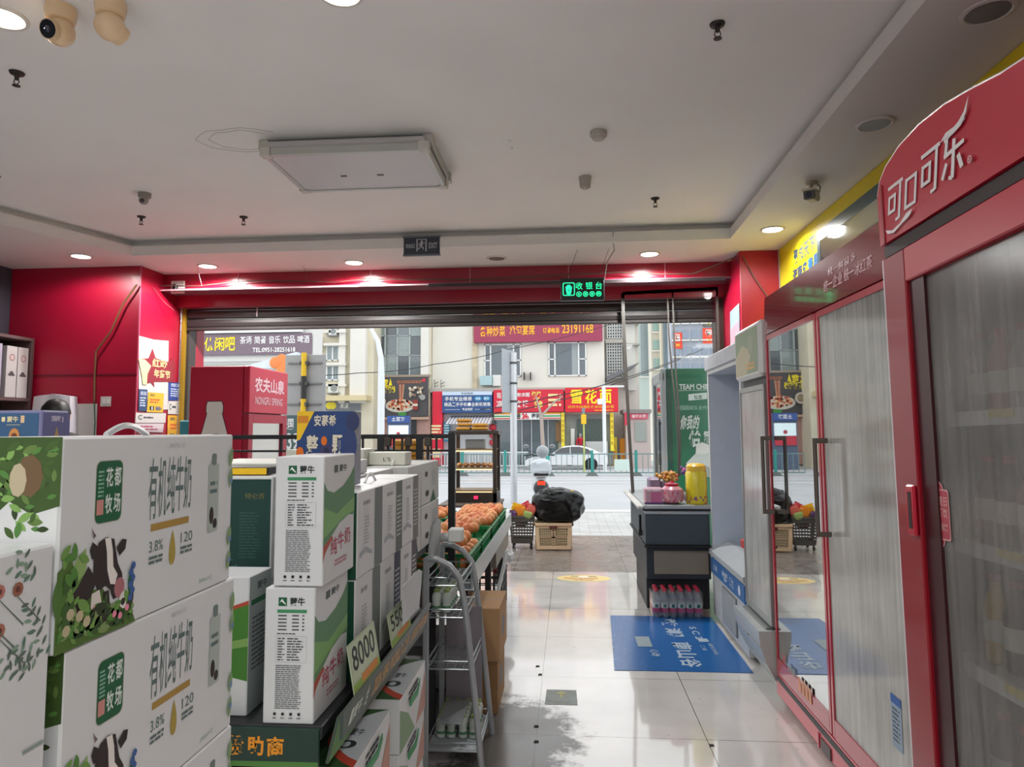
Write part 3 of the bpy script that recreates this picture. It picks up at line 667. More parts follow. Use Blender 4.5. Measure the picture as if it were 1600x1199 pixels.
# --- three organic milk cartons, cow print
for i, (z0, dy, lab) in enumerate(((1.283, 0, 'white organic milk box with cow print, topmost in the nearest aisle stack'), (1.070, .016, 'white organic milk box with cow print, directly under the topmost one'), (.857, .02, 'white organic milk box at the bottom of the nearest cow print stack'))):
    carton('milk_box', lab, -.632, .664+dy, z0, -.5, 1.022+dy, z0+.212, BX, [('+X', organic_face), ('-Y', organic_end)], 'milk box', 'cow print milk boxes', handle=.042 if i == 0 else None, hoff=.025, hh=.012, hmat=mat('#cfd0d2', .25, .3))
# --- flower print boxes at the far left
def flower_face(m, w, h):
    m.st = .0001; m.off = m.st; S_ = mat('#5f6f62', .6); rr = random.Random(3)
    # w runs along Y; visible end is the far end (high u)
    for i in range(9):
        u = w-.005-rr.random()*.03; v = h-.02-rr.random()*.10; a = rr.uniform(100, 170)
        for k in range(6):
            leaf(m, u+.006*k*math.cos(math.radians(a)), v+.006*k*math.sin(math.radians(a)), .010, a+(60 if k % 2 else -60), .0018, rr.choice([mat('#587a68', .6), mat('#7f9a84', .6), S_]))
        if m.off > .0012: m.off = .0004
    for u, v, c in ((.066, .032, '#b5756a'), (.045, .034, '#94604a'), (.064, .066, '#a86e5a'), (.075, .05, '#b07a70')):
        m.disc(w-u, h-v, .0065, mat(c, .6), n=9); m.disc(w-u, h-v, .003, mat('#6b3a30', .6), n=7)
        m.poly([(w-u, h-v-.006), (w-u+.03, h-v-.035), (w-u+.029, h-v-.036), (w-u-.001, h-v-.006)], S_)
    m.poly([(w-.12, h-.245), (w-.055, h-.235), (w-.03, h-.20), (w-.05, h-.19), (w-.07, h-.22)], mat('#a8a098', .6))
    m.poly([(w-.14, h-.27), (w-.14, h-.235), (w-.10, h-.228), (w-.07, h-.24), (w-.045, h-.222), (w-.01, h-.232), (w-.02, h-.25), (w-.06, h-.27)], mat('#2f8f5a', .6))
    for v in (.262, .275): m.rect(w-.055, h-v, w-.015, h-v+.003, mat('#2f8f5a', .6))
    m.rect(w-.03, h-.185, w-.005, h-.182, mat('#8c9a94', .6))
def top_green(m, w, h): m.st = .0003; m.off = m.st; m.rect(w*.1, h*.4, w*.8, h*.75, mat('#8fc4a8', .6))
carton('milk_box', 'white milk box with fine red flower print at the lower left corner', -.66, .30, 1.065, -.5, .660, 1.392, BX, [('+X', flower_face), ('+Z', top_green)], 'milk box')
carton('milk_box', 'plain lower part of the flower print stack at the lower left edge', -.66, .30, .857, -.5, .655, 1.065, BX, [], 'milk box')
# --- blue gift box behind, with two boxes under it
def moon(m, w, h):
    m.st = .0004; m.off = m.st; C_ = mat('#e9d9a8', .5)
    m.rect(0, 0, w*.985, h*.985, mat('#35597f', .5)); m.text('蒙牛', w-.056, h-.018, w-.038, h-.009, C_, .02); m.rect(w-.0645, h-.017, w-.059, h-.010, C_); m.rect(w-.034, h-.019, w-.028, h-.008, mat('#d8b890', .5))
    m.rect(w-.056, h-.0222, w-.034, h-.0216, C_); m.disc(w-.043, h-.040, .0085, mat('#c98a4c', .4), rv=.013, a0=0, a1=180); m.disc(w-.043, h-.040, .005, mat('#6b3a1e', .5), rv=.006, a0=0, a1=180)
def moon_side(m, w, h):
    m.st = .0004; m.off = m.st; m.rect(.001, 0, w, h*.985, mat('#6a6a98', .5)); m.text('蒙|', w*.30, h-.018, w*.75, h-.008, mat('#d8d0e0', .5)); m.poly([(w*.42, h-.042), (w*.52, h-.024), (w*.62, h-.042)], mat('#b99a6a', .5))
carton('carton', 'white carton under the blue gift box, upper of two', -1.15, 1.0, 1.055, -.80, 1.10, 1.243, BX, [], 'box')
carton('carton', 'white carton under the blue gift box, lower of two', -1.15, 1.0, .857, -.80, 1.10, 1.055, BX, [], 'box')
carton('gift_box', 'blue gift box with a golden round cake picture at left edge', -1.15, 1.0, 1.243, -.787, 1.058, 1.533, mat('#7a7aa0', .5), [('-Y', moon), ('+X', moon_side)], 'gift box')

# --- gondola shelf
Z0 = .855
t = thing('gondola_shelf', 'dark supermarket gondola carrying the rows of milk boxes', 'shelf', (-1.2, 2.6, 0))
SH = mat('#2a2c2e', .5); SHL = mat('#55585a', .5, .3)
m = MB(); m.box(-1.85, 1.56, Z0-.03, -.545, 2.60, Z0, SH, .003); m.build('deck', t)
m = MB(); m.box(-1.85, 1.58, 0, -.78, 2.58, Z0-.03, mat('#141516', .6)); m.build('core', t)
m = MB(); m.box(-1.85, 1.58, .05, -.48, 2.58, .08, SHL, .003); m.build('base_shelf', t)
for y in (1.60, 2.55): m = MB(); m.box(-.80, y-.012, .08, -.775, y+.012, Z0-.03, SHL); m.build('bracket', t)
# sponsor banner facing the viewer
def banner(m, w, h):
    m.st = .0003; m.off = m.st; m.rect(0, 0, w, h, mat('#14352a', .45)); m.poly([(w*.55, 0), (w, 0), (w, h*.16), (w*.75, h*.14)], LG)
    for i, ch in enumerate('赞助商'): m.text(ch, w-.205+i*.045, h*.28, w-.167+i*.045, h*.80, mat('#e8941c', .5), .035)
m = MB(); m.box(-1.30, 1.548, .772, -.548, 1.558, .852, DG, .001); m.face((-1.30, 1.548, .772), (1, 0, 0), (0, 0, 1)); banner(m, .752, .08)
tag(m.build('shelf_banner', loc=(-.9, 1.55, .8)), 'dark green sponsor banner with orange characters on the shelf end', 'banner')
# promotional rail on the aisle edge of the deck
m = MB(); RL = mat('#3c4a40', .4); a0, a1 = 1.565, 2.60
m.T = Matrix.Translation((-.535, 0, .775)) @ Matrix.Rotation(math.radians(-14), 4, 'Y').inverted()
m.box(-.003, a0, 0, .003, a1, .10, RL)
m.face((.003, a0, 0), (0, 1, 0), (0, 0, 1)); m.st = .0004; m.off = m.st
m.poly([(0, 0), (.10, 0), (.03, .10), (0, .10)], DG); m.poly([(0, 0), (.20, .0), (.06, .022), (0, .1)], LG)
OR_ = mat('#d8a868', .5)
m.text('蒙牛', .14, .035, .21, .075, mat('#d5dad2', .5), .02); m.rect(.11, .035, .135, .075, mat('#d5dad2', .5)); m.text('合', .24, .03, .265, .085, mat('#d5dad2', .5), .02)
m.text('2026 FIFA WORLD CUP', .31, .03, .72, .08, OR_, .02); m.text('全球官方赞助商', .75, .03, 1.02, .08, OR_, .02); m.rect(.28, .002, a1-a0, .010, mat('#6a6450', .5))
tag(m.build('promo_rail', loc=(-.535, 2.2, .8)), 'long tilted green promotion rail running along the shelf edge', 'shelf rail')
def price_card(label, y0, y1, z0, z1, txt, tilt=10, x=-.515):
    m = MB(); h = z1-z0; w_ = y1-y0
    m.T = Matrix.Translation((x, y0, z0)) @ Matrix.Rotation(math.radians(tilt), 4, 'Y').inverted()
    m.box(-.0015, 0, 0, .0015, w_, h, mat('#b9c6a4', .4)); m.face((.0015, 0, 0), (0, 1, 0), (0, 0, 1)); m.st = .0003; m.off = m.st
    m.rect(w_*.04, h*.30, w_*.96, h*.97, mat('#c4cfb0', .4)); m.text(txt, w_*.08, h*.42, w_*.90, h*.90, mat('#1f2a26', .5), .015); m.rect(0, 0, w_, h*.22, mat('#8fb04a', .5)); m.rect(w_*.3, h*.1, w_*.9, h*.26, mat('#d88a3c', .5))
    tag(m.build('price_card', loc=(x, y0, z0)), label, 'price card')
price_card('green edged price card with big digits nearest to the viewer', 1.70, 1.93, .865, .985, '8000')
price_card('price card with big digits behind the nearest one on the rail', 2.06, 2.30, .870, .965, '5500')
m = MB(); q = [aX(628, 918, -.495), aX(655, 890, -.495), aX(660, 893, -.495), aX(655, 950, -.495), aX(630, 978, -.495)]
m.prism(q, (-.002, 0, 0), mat('#c6cacb', .5)); tag(m.build('price_card', loc=tuple(q[0])), 'blank white card leaning out over the shelf edge near the wire rack', 'price card')

# --- nutrition label milk boxes (two tall ones in front)
def mengniu_front(m, w, h):
    m.st = .0003; m.off = m.st
    m.rect(w*.27, h*.865, w*.44, h*.93, DKG); m.poly([(w*.29, h*.89), (w*.34, h*.92), (w*.42, h*.88), (w*.42, h*.873), (w*.33, h*.90)], WHITE); m.text('蒙牛', w*.50, h*.868, w*.80, h*.93, mat('#23302b', .5), .03)
    m.rect(w*.25, h*.815, w*.84, h*.84, mat('#3f8a5c', .5)); f0 = m.off
    for i in range(5):
        for a, b in ((.27, .45), (.55, .70), (.75, .81)): m.off = f0; m.rect(w*a, h*(.79-i*.026), w*b*.98, h*(.80-i*.026), PRINT)
    m.lines(w*.25, h*.655, w*.62, h*.668, 1, PRINT, .6, .1)
    f1 = m.off
    for a in ((.23, .45, .235, .645), (.84, .45, .845, .645), (.23, .45, .845, .452), (.23, .643, .845, .645)): m.off = f1; m.rect(w*a[0], h*a[1], w*a[2], h*a[3], mat('#a9acac', .6))
    m.lines(w*.27, h*.46, w*.42, h*.635, 9, PRINT, .45, .5); m.lines(w*.46, h*.46, w*.80, h*.635, 9, PRINT, .45, .5)
    m.lines(w*.24, h*.11, w*.76, h*.435, 22, mat('#6e7072', .6), .5, .15)
    for i in range(4): m.disc(w*(.24+.16*i), h*.075, w*.03, mat('#202224', .5)); m.lines(w*(.20+.16*i), h*.04, w*(.28+.16*i), h*.052, 1, PRINT, .5, .1)
def mengniu_side(m, w, h):
    m.st = .0003; m.off = m.st
    GG = mat('#5f8a62', .5)
    m.poly([(0, h*.80), (w*.1, h*.73), (w*.3, h*.70), (w*.6, h*.74), (w*.85, h*.82), (w, h*.90), (w, h*.46), (w*.8, h*.48), (w*.5, h*.44), (w*.25, h*.36), (0, h*.30)], GG)
    m.poly([(0, h*.60), (w*.4, h*.52), (w, h*.62), (w, h*.50), (w*.6, h*.47), (0, h*.36)], mat('#7fae6a', .5))
    m.poly([(0, h*.30), (w*.25, h*.36), (w*.28, h*.34), (w*.05, h*.24), (0, h*.18)], mat('#b0503a', .5))
    m.rect(w*.30, h*.86, w*.42, h*.92, mat('#4c5a55', .5)); m.text('蒙牛', w*.46, h*.86, w*.72, h*.92, mat('#4c5a55', .5), .02)
    for i, ch in enumerate('纯牛奶'): m.text(ch, w*(.22+i*.22), h*(.20+.02*i), w*(.42+i*.22), h*(.34+.02*i), mat('#b84a5c', .5), .01)
    m.lines(w*.35, h*.10, w*.75, h*.16, 2, mat('#b87a84', .6), .5, .1)
carton('milk_box', 'tall white milk box with nutrition table, upper of the front pair', -.667, 1.572, 1.151, -.553, 1.80, 1.441, BX, [('-Y', mengniu_front), ('+X', mengniu_side)], 'milk box')
carton('milk_box', 'tall white milk box with nutrition table, lower of the front pair', -.682, 1.566, Z0, -.567, 1.80, 1.149, BX, [('-Y', mengniu_front), ('+X', mengniu_side)], 'milk box')
def meadow(m, w, h):
    m.st = .0004; m.off = m.st
    m.poly([(0, h*.62), (w*.5, h*.68), (w, h*.80), (w, h*.25), (w*.5, h*.33), (0, h*.36)], mat('#3f7a24', .55)); m.poly([(0, h*.50), (w*.5, h*.48), (w, h*.56), (w, h*.50), (w*.4, h*.42), (0, h*.44)], LG2)
    m.poly([(0, h*.62), (w*.5, h*.68), (w, h*.80), (w, h*.83), (w*.5, h*.70), (0, h*.645)], mat('#b0452c', .5))
def meadow_side(m, w, h):
    m.st = .0004; m.off = m.st; m.rect(.002, .002, w-.002, h-.002, mat('#8d9694', .5)); m.text('蒙牛', w*.35, h*.88, w*.8, h*.94, mat('#2a3a34', .5), .02); m.rect(w*.1, h*.78, w*.9, h*.82, DKG); m.lines(w*.15, h*.3, w*.85, h*.7, 12, PRINT, .4, .3)
carton('milk_box', 'white milk box with green meadow band left of the nutrition label pair', -.97, 1.60, Z0, -.735, 1.72, 1.165, BX, [('-Y', meadow), ('+X', meadow_side)], 'milk box')
carton('carton', 'hidden white carton carrying the dark green milk boxes', -1.10, 1.82, Z0, -.84, 2.05, 1.10, BX, [], 'box')
def dgreen(m, w, h):
    m.st = .0004; m.off = m.st; m.rect(w*.03, h*.02, w*.97, h*.975, mat('#0d3d36', .45)); m.text('特仑苏', w*.45, h*.78, w*.85, h*.84, mat('#6f6a3c', .5)); m.lines(w*.35, h*.2, w*.8, h*.66, 16, mat('#2c5a4c', .5), .4, .4)
    foliage(m, w*.08, h*.05, w*.4, h*.2, 12, [mat('#2f6a58', .5)], (.012, .03), 4, (0, 0, w, h))
carton('milk_box', 'dark green milk box, left of two behind the meadow box', -1.10, 1.90, 1.10, -.955, 2.0, 1.375, BX, [('-Y', dgreen)], 'milk box', 'dark green milk boxes')
carton('milk_box', 'dark green milk box, right of two behind the meadow box', -.945, 1.88, 1.10, -.805, 2.0, 1.375, BX, [('-Y', dgreen)], 'milk box', 'dark green milk boxes')
carton('carton', 'small box with black and yellow lid lying on the dark green boxes', -1.08, 1.93, 1.377, -.84, 1.99, 1.398, mat('#1c1c1c', .5), [('-Y', lambda m, w, h: m.rect(w*.55, .001, w*.98, h*.9, YEL))], 'box')
# --- aisle row of upright boxes
def rowface(gr, dark=None):
    def f(m, w, h):
        m.st = .0004; m.off = m.st
        m.rect(w*.66, 0, w, h*.99, gr)
        m.lines(w*.2, h*.82, w*.5, h*.88, 1, mat('#9a9c9e', .6), .8, .2); m.lines(w*.25, h*.35, w*.45, h*.7, 9, mat('#aeb0b2', .6), .5, .3)
        m.poly([(w*.08, h*.28), (w*.3, h*.33), (w*.56, h*.24), (w*.56, h*.20), (w*.3, h*.26), (w*.08, h*.22)], mat('#a3a8ae', .6))
        if dark: m.lines(w*.70, h*.2, w*.96, h*.8, 10, mat('#c2c6c4', .6), .4, .2)
    return f
def greenend(m, w, h): m.st = .0004; m.off = m.st; m.rect(w*.02, 0, w*.98, h*.99, mat('#0f4a36', .5)); m.rect(0, h*.3, w*.35, h*.95, LG)
GR1, GR2, GR3 = mat('#6d7674', .5), mat('#5c625f', .5), mat('#1f2440', .5)
ys = [1.825, 2.075, 2.325, 2.575]
grs = [GR1, GR2, mat('#77716c', .5)]; glo = [GR1, GR3, mat('#4a4148', .5)]
nm = ['first behind the nutrition label pair', 'second behind the nutrition label pair', 'third behind the nutrition label pair']
for i in range(3):
    carton('milk_box', 'upright white grey milk box in upper aisle row, '+nm[i], -.70, ys[i]+.004, 1.113, -.552, ys[i+1], 1.338, BX, [('+X', rowface(grs[i], i)), ('-Y', greenend)], 'milk box', 'upright boxes in the aisle row', handle=.06 if i == 1 else None)
    carton('milk_box', 'upright white grey milk box in lower aisle row, '+nm[i], -.70, ys[i]+.004, Z0, -.556, ys[i+1]-.002, 1.111, BX, [('+X', rowface(glo[i], i)), ('-Y', greenend)], 'milk box', 'upright boxes in the aisle row')
def cowside(m, w, h):
    m.st = .0004; m.off = m.st; m.disc(w*.25, h*.72, w*.08, COWB, rv=h*.07); m.disc(w*.3, h*.25, w*.1, COWB, rv=h*.08); m.poly([(w*.45, 0), (w*.8, 0), (w*.66, h*.3)], DKG); m.lines(w*.55, h*.4, w*.9, h*.8, 8, mat('#b4b8ba', .6), .5, .3)
# black stand behind the gondola
t = thing('shelf_stand', 'black open stand behind the gondola carrying the farthest cow print boxes', 'stand', (-1.1, 3.25, 0))
m = MB(); m.box(-1.6, 2.88, .93, -.668, 3.60, .965, SH, .003); m.build('deck', t)
for x in (-1.58, -.69):
    for y in (2.90, 3.58): m = MB(); m.box(x-.015, y-.015, 0, x+.015, y+.015, .93, SH); m.build('leg', t)
m = MB(); m.box(-1.58, 2.9, .40, -.70, 3.58, .42, SH); m.build('lower_shelf', t)
for i, (y0, y1) in enumerate(((2.90, 3.14), (3.16, 3.58))):
    for z0, z1 in ((1.158, 1.35), (.965, 1.156)):
        carton('milk_box', '%s cow print box at far end of aisle row, %s' % ('upper' if z0 > 1 else 'lower', 'nearer of two columns' if i == 0 else 'beside the black post'), -.84, y0, z0, -.662, y1, z1-.002, mat('#c9cac6', .45), [('+X', cowside)], 'milk box', 'boxes at the end of the aisle row', handle=.05 if (z0 > 1 and i == 0) else None)
# things behind the row
def blueberry(m, w, h):
    m.st = .0005; m.off = m.st; m.rect(0, 0, w, h, mat('#1d3f78', .45)); m.poly([(0, h), (w*.30, h), (w*.06, h*.62), (0, h*.6)], YEL)
    m.rect(w*.01, h*.84, w*.2, h*.94, mat('#d88a1c', .5)); Wh = mat('#e6dcc4', .5)
    m.text('安慕希', w*.30, h*.80, w*.68, h*.95, Wh, .02)
    m.disc(w*.52, h*.36, w*.13, mat('#3d3a66', .4), rv=h*.22); m.disc(w*.52, h*.46, w*.05, mat('#25224a', .5), rv=h*.05); m.disc(w*.93, h*.55, w*.12, mat('#2c3c70', .5), rv=h*.22); m.disc(w*.97, h*.86, w*.12, mat('#2a3560', .5), rv=h*.13)
    for u, v, r_ in ((.06, .44, .07), (.48, .60, .055), (.92, .08, .07)): m.disc(w*u, h*v, w*r_, ORANGE, rv=h*r_*1.2, n=7)
    m.text('整', w*.17, h*.42, w*.38, h*.68, Wh, .03); m.text('颗', w*.62, h*.42, w*.80, h*.68, Wh, .03); m.text('蓝', w*.17, h*.10, w*.38, h*.36, Wh, .03); m.text('莓', w*.62, h*.10, w*.80, h*.36, Wh, .03)
def sidelines(m, w, h): m.st = .0005; m.off = m.st; m.lines(w*.15, h*.55, w*.85, h*.95, 14, mat('#b9bcc4', .6), .5, .2)
carton('yogurt_box', 'dark blue yogurt box with a blueberry picture standing above the milk boxes', -.787, 2.0, 1.342, -.617, 2.07, 1.556, mat('#8d909c', .5), [('-Y', blueberry), ('+X', sidelines)], 'yogurt box')
carton('carton', 'white carton behind the blueberry yogurt box', -1.20, 2.12, 1.345, -.86, 2.5, 1.40, mat('#c4c6bc', .5), [], 'box')
for i in range(2): carton('carton', 'white filler carton under the cartons behind the aisle row, %s' % ('nearer' if i == 0 else 'farther'), -1.25, 2.11+.42*i, Z0, -.73, 2.51+.40*i, 1.343, BX, [], 'box')
carton('carton', 'large white carton with green print behind the small blue ended box', -1.2, 2.93, 1.20, -.86, 3.10, 1.42, mat('#c0c3b6', .5), [('-Y', lambda m, w, h: (m.rect(w*.05, h*.1, w*.5, h*.8, DKG)))], 'box')
def inte(m, w, h): m.st = .0005; m.off = m.st; m.rect(0, 0, w*.97, h, mat('#1c3f96', .4)); m.disc(w*.5, h*.55, w*.17, mat('#c8d2ea', .5), rv=h*.22); m.disc(w*.5, h*.55, w*.13, mat('#1c3f96', .4), rv=h*.15); m.text('伊利', w*.42, h*.45, w*.58, h*.62, mat('#c8d2ea', .5))
carton('milk_box', 'small white box with bright blue end behind the aisle row', -.84, 2.40, 1.345, -.74, 2.56, 1.395, BX, [('-Y', inte)], 'milk box')
carton('carton', 'cream box with tiny letters on its end beside the black post', -.86, 3.0, 1.350, -.70, 3.12, 1.405, mat('#cfd0c2', .5), [('-Y', lambda m, w, h: m.text("L'S", w*.4, h*.3, w*.6, h*.6, mat('#4c4c48', .5)))], 'box')
# --- lying boxes on the low shelf, green meadow lids, green handles
def lid(m, w, h):
    m.st = .0005; m.off = m.st; m.rect(0, 0, w, h, mat('#2f5a2a', .5))
    o = [(w*(1-.55*math.sin(math.pi*k/16)**.8), h*k/16) for k in range(17)]
    m.poly([(w, 0)]+o[1:-1]+[(w, h)], mat('#c3452c', .5)); m.poly([(w, h*.10)]+[(w*(1-.50*math.sin(math.pi*k/16)**.8), h*(.10+.90*k/16)) for k in range(1, 16)]+[(w, h)], mat('#cdd5d8', .45))
    m.text('0', w*.60, h*.28, w*.86, h*.42, mat('#22302c', .5), .02); m.text('蒙牛', w*.68, h*.5, w*.86, h*.62, mat('#22302c', .5), .01)
def low_end(m, w, h):
    m.st = .0005; m.off = m.st
    for i in range(4): m.disc(w*(.35+.16*i), h*.75, w*.022, mat('#202224', .5), n=8)
def low_side(m, w, h):
    m.st = .0005; m.off = m.st; m.poly([(0, 0), (w*.55, 0), (w*.3, h*.5), (0, h*.8)], mat('#7f9c76', .5)); m.poly([(w*.6, 0), (w, 0), (w, h*.8), (w*.8, h*.4)], mat('#b98a7a', .5)); m.lines(w*.3, h*.7, w*.7, h*.9, 2, PRINT, .5, .2)
for si, (y0, y1, xr, zt) in enumerate(((1.66, 2.0, -.505, .725), (2.10, 2.46, -.5, .715))):
    z = zt
    for li in range(4):
        x1 = xr-.004*li; z1 = z; z0 = z-.158
        o = carton('milk_box', 'lying meadow lid milk box with green handle on low shelf, %s stack, %s' % (('nearer', 'farther')[si], ('top layer', 'second layer', 'third layer', 'bottom layer')[li]), x1-.20, y0+.006*li, z0, x1, y1+.006*li, z1-.002, BX, [('+Z', lid), ('-Y', low_end), ('+X', low_side)], 'milk box', 'lying milk boxes on the low shelf')
        m = MB(); ym = (y0+y1)/2; m.prism([(x1+.004, ym-.07, z1-.062), (x1+.012, ym, z1-.052), (x1+.004, ym+.07, z1-.040), (x1+.004, ym+.07, z1-.024), (x1+.012, ym, z1-.034), (x1+.004, ym-.07, z1-.044)], (.003, 0, 0), mat('#0e8a48', .4))
        hh = m.build('handle', None, smooth=True); hh.parent = o; hh.matrix_parent_inverse = Matrix.Translation(o.location).inverted()
        z = z0
# black dispenser above the stacks under the deck
# --- black rail frame at the end of the gondola
t = thing('rail_frame', 'black metal rail frame standing at the far end of the milk shelf', 'rack', (-1.2, 3.72, 0))
BK = mat('#17181b', .45, .2)
m = MB(); m.box(-.635, 3.705, 0, -.60, 3.74, 1.485, BK, .002); m.build('post', t)
m = MB(); m.box(-1.93, 3.705, 0, -1.895, 3.74, 1.485, BK, .002); m.build('post', t)
for x in (-1.0, -.79): m = MB(); m.box(x-.018, 3.705, .86, x+.018, 3.74, 1.46, BK, .002); m.build('post', t)
m = MB(); m.box(-1.90, 3.708, 1.455, -.63, 3.736, 1.478, BK, .002); m.build('rail', t)
m = MB(); m.box(-1.90, 3.712, 1.385, -.63, 3.732, 1.396, BK, .001); m.build('rail', t)
for x in (-1.55, -1.10, -.93, -.885, -.70, -.86): m = MB(); m.box(x-.005, 3.714, 1.396, x+.005, 3.73, 1.455, BK); m.build('spacer', t)
for x in (-.87, -.76, -.73, -.93):
    pass
m = MB(); m.box(-1.9, 3.71, .86, -.63, 3.736, .89, BK); m.build('rail', t)
# dark clips hanging from the rail
for i, x in enumerate((-.955, -.845, -.74)):
    m = MB(); m.box(x-.007, 3.682, 1.30, x+.007, 3.703, 1.475, mat('#23201d', .5), .003); m.box(x-.018, 3.678, 1.415, x+.018, 3.703, 1.462, mat('#3a342c', .5), .004)
    tag(m.build('hook_clip', loc=(x, 3.69, 1.4)), 'dark hook clip on the black rail, %s' % ('leftmost', 'middle', 'rightmost')[i], 'clip', 'clips on the black rail')
# ================================================================ WIRE RACK
t = thing('wire_rack', 'light grey A shaped wire display rack standing in the aisle', 'rack', (-.52, 3.43, 0))
WR = mat('#aab0b3', .35, .25); WS = mat('#8e9598', .3, .4)
for y, hgt in ((3.20, .93), (3.60, .93)):
    m = MB(); m.box(-.66, y-.012, 0, -.634, y+.012, hgt-.005, WR, .004); m.build('leg', t)
    m = MB(); pts = [(-.647, y, hgt-.012), (-.60, y, hgt-.012), (-.54, y, hgt-.04), (-.495, y, hgt-.095), (-.475, y, .74), (-.452, y, .55), (-.42, y, .25), (-.395, y, 0)]
    sm = []
    for i in range(len(pts)-1):
        for k in range(3): sm.append(Vector(pts[i]).lerp(Vector(pts[i+1]), k/3))
    sm.append(Vector(pts[-1])); m.tube(sm, .014, WR, 10); m.build('leg', t, smooth=True)
for z, xr in ((.80, -.49), (.66, -.47), (.435, -.445), (.085, -.41)):
    m = MB()
    for y in (3.205, 3.595):
        m.cyl((-.64, y, z), (xr, y, z), .004, WS, n=6); m.cyl((-.64, y, z+.035), (xr, y, z+.035), .004, WS, n=6)
    for x in (-.64, xr): m.cyl((x, 3.205, z), (x, 3.595, z), .004, WS, n=6); m.cyl((x, 3.205, z+.035), (x, 3.595, z+.035), .004, WS, n=6)
    for k in range(12): y = 3.22+k*.033; m.cyl((-.64, y, z), (xr, y, z), .002, WS, n=5)
    for k in range(6): x = -.64+(xr+.64)*k/5; m.cyl((x, 3.205, z), (x, 3.595, z), .002, WS, n=5)
    if z < .2: m.box(-.64, 3.205, z+.002, xr, 3.595, z+.006, mat('#b9c0c4', .4))
    m.build('wire_shelf', t)
m = MB(); m.box(-.62, 3.575, .10, -.44, 3.58, .62, mat('#8b858c', .5)); m.build('side_panel', t)
def milkbottle(p, label, grp, prot=[None]):
    if prot[0] is None:
        b = thing('milk_drink_bottle', label, 'bottle', (0, 0, 0), grp)
        m = MB(); m.lathe([(.017, 0), (.021, .004), (.021, .028), (.0185, .034), (.0185, .046), (.021, .052), (.021, .072), (.014, .086), (.010, .090)], (0, 0, 0), mat('#c9d3cb', .4, coat=.2), 14)
        m.lathe([(.0213, .018), (.0213, .030)], (0, 0, 0), mat('#5c8f6c', .5), 14); m.build('body', b, smooth=True)
        m = MB(); m.lathe([(.0125, .088), (.0125, .100), (.011, .101)], (0, 0, 0), mat('#8fa35c', .4), 12); m.build('cap', b, smooth=True)
        prot[0] = b; b.location = p; return b
    return dup(prot[0], p, label=label, group=grp)
k = 0
for z, rows, lab, grp in ((.672, [(3.26+.05*i, x) for i in range(5) for x in (-.61, -.565)], 'small white milk drink bottle on the upper wire shelf', 'milk drinks on the upper wire shelf'), (.094, [(3.33+.047*i, x) for i in range(5) for x in (-.60, -.553, -.50, -.45)], 'small white milk drink bottle on the lowest wire shelf', 'milk drinks on the lowest wire shelf')):
    for y, x in rows: milkbottle((x, y, z), lab, grp)
m = MB(); m.box(-.60, 3.215, .195, -.49, 3.50, .197, mat('#8b9292', .5)); tag(m.build('card_sheet', loc=(-.55, 3.3, .195)), 'grey sheet lying on the bottles of the lowest wire shelf', 'card')
m = MB(); m.prism([(-.66, 3.30, .86), (-.66, 3.56, .86), (-.66, 3.58, 1.0), (-.65, 3.5, 1.06), (-.66, 3.40, 1.04), (-.66, 3.31, .95)], (.012, 0, 0), mat('#c3cbcd', .35, alpha=.8)); tag(m.build('plastic_sign', loc=(-.66, 3.4, .9)), 'rounded clear plastic sign at the top of the wire rack', 'sign')
m = MB(); m.box(-.60, 3.50, .945, -.53, 3.58, 1.01, mat('#d4d6d2', .5), .006); m.cyl((-.65, 3.54, .965), (-.60, 3.54, .965), .022, mat('#b9bdbb', .4), n=12)
tag(m.build('label_roll', smooth=True, loc=(-.57, 3.54, .95)), 'white roll and small box on top of the wire rack', 'roll')

# cartons beside the rack
def cardp(m, w, h): m.st = .0005; m.off = m.st; m.disc(w*.5, h*.5, w*.16, mat('#6f7680', .6), rv=h*.2); m.rect(0, h*.96, w, h*.97, mat('#8d6a48', .7))
def taped(m, w, h): m.st = .0005; m.off = m.st; m.rect(0, h*.45, w, h*.55, mat('#9d7a54', .5))
carton('cardboard_box', 'brown cardboard box, upper of the pair beside the wire rack', -.62, 3.80, .28, -.375, 4.22, .555, CARD, [('+X', cardp), ('+Z', taped)], 'cardboard box', 'cardboard boxes beside the wire rack', c=.003)
carton('cardboard_box', 'brown cardboard box, lower of the pair beside the wire rack', -.62, 3.84, .0, -.39, 4.24, .278, mat('#a07b52', .8), [('+X', cardp), ('+Z', taped)], 'cardboard box', 'cardboard boxes beside the wire rack', c=.003)
m = MB(); m.lathe([(.05, 0), (.065, .14), (.068, .145), (.06, .145), (.046, .01)], (-.60, 4.75, 0), mat('#cfd4d2', .4), 20); tag(m.build('plastic_tub', smooth=True, loc=(-.6, 4.75, 0)), 'white plastic tub on the floor behind the cardboard boxes', 'tub')

# ================================================================ FRUIT STAND
t = thing('fruit_stand', 'black and grey stepped stand holding green fruit crates', 'stand', (-.9, 4.9, 0))
m = MB(); FS = mat('#26282b', .5)
m.box(-1.35, 3.75, .66, -.52, 6.25, .70, mat('#8d9294', .4, .3), .004); m.build('tray_board', t)
m = MB(); m.prism([(-.52, 3.75, .66), (-.52, 6.25, .66), (-.52, 6.25, .77), (-.52, 3.75, .77)], (.012, 0, 0), mat('#b9bfc0', .3, .3)); m.build('price_strip', t)
for y in (3.80, 4.9, 5.74):
    for x in (-1.30, -.56): m = MB(); m.box(x-.02, y-.02, 0, x+.02, y+.02, .66, FS); m.build('leg', t)
m = MB(); m.box(-1.30, 5.15, .50, -.53, 6.2, .64, mat('#7c746a', .5), .003); m.build('side_board', t)
m = MB(); m.prism([(-.53, 5.0, .28), (-.53, 5.9, .46), (-.53, 5.9, .50), (-.53, 5.0, .32)], (.02, 0, 0), mat('#9ca0a0', .4)); m.build('brace', t)
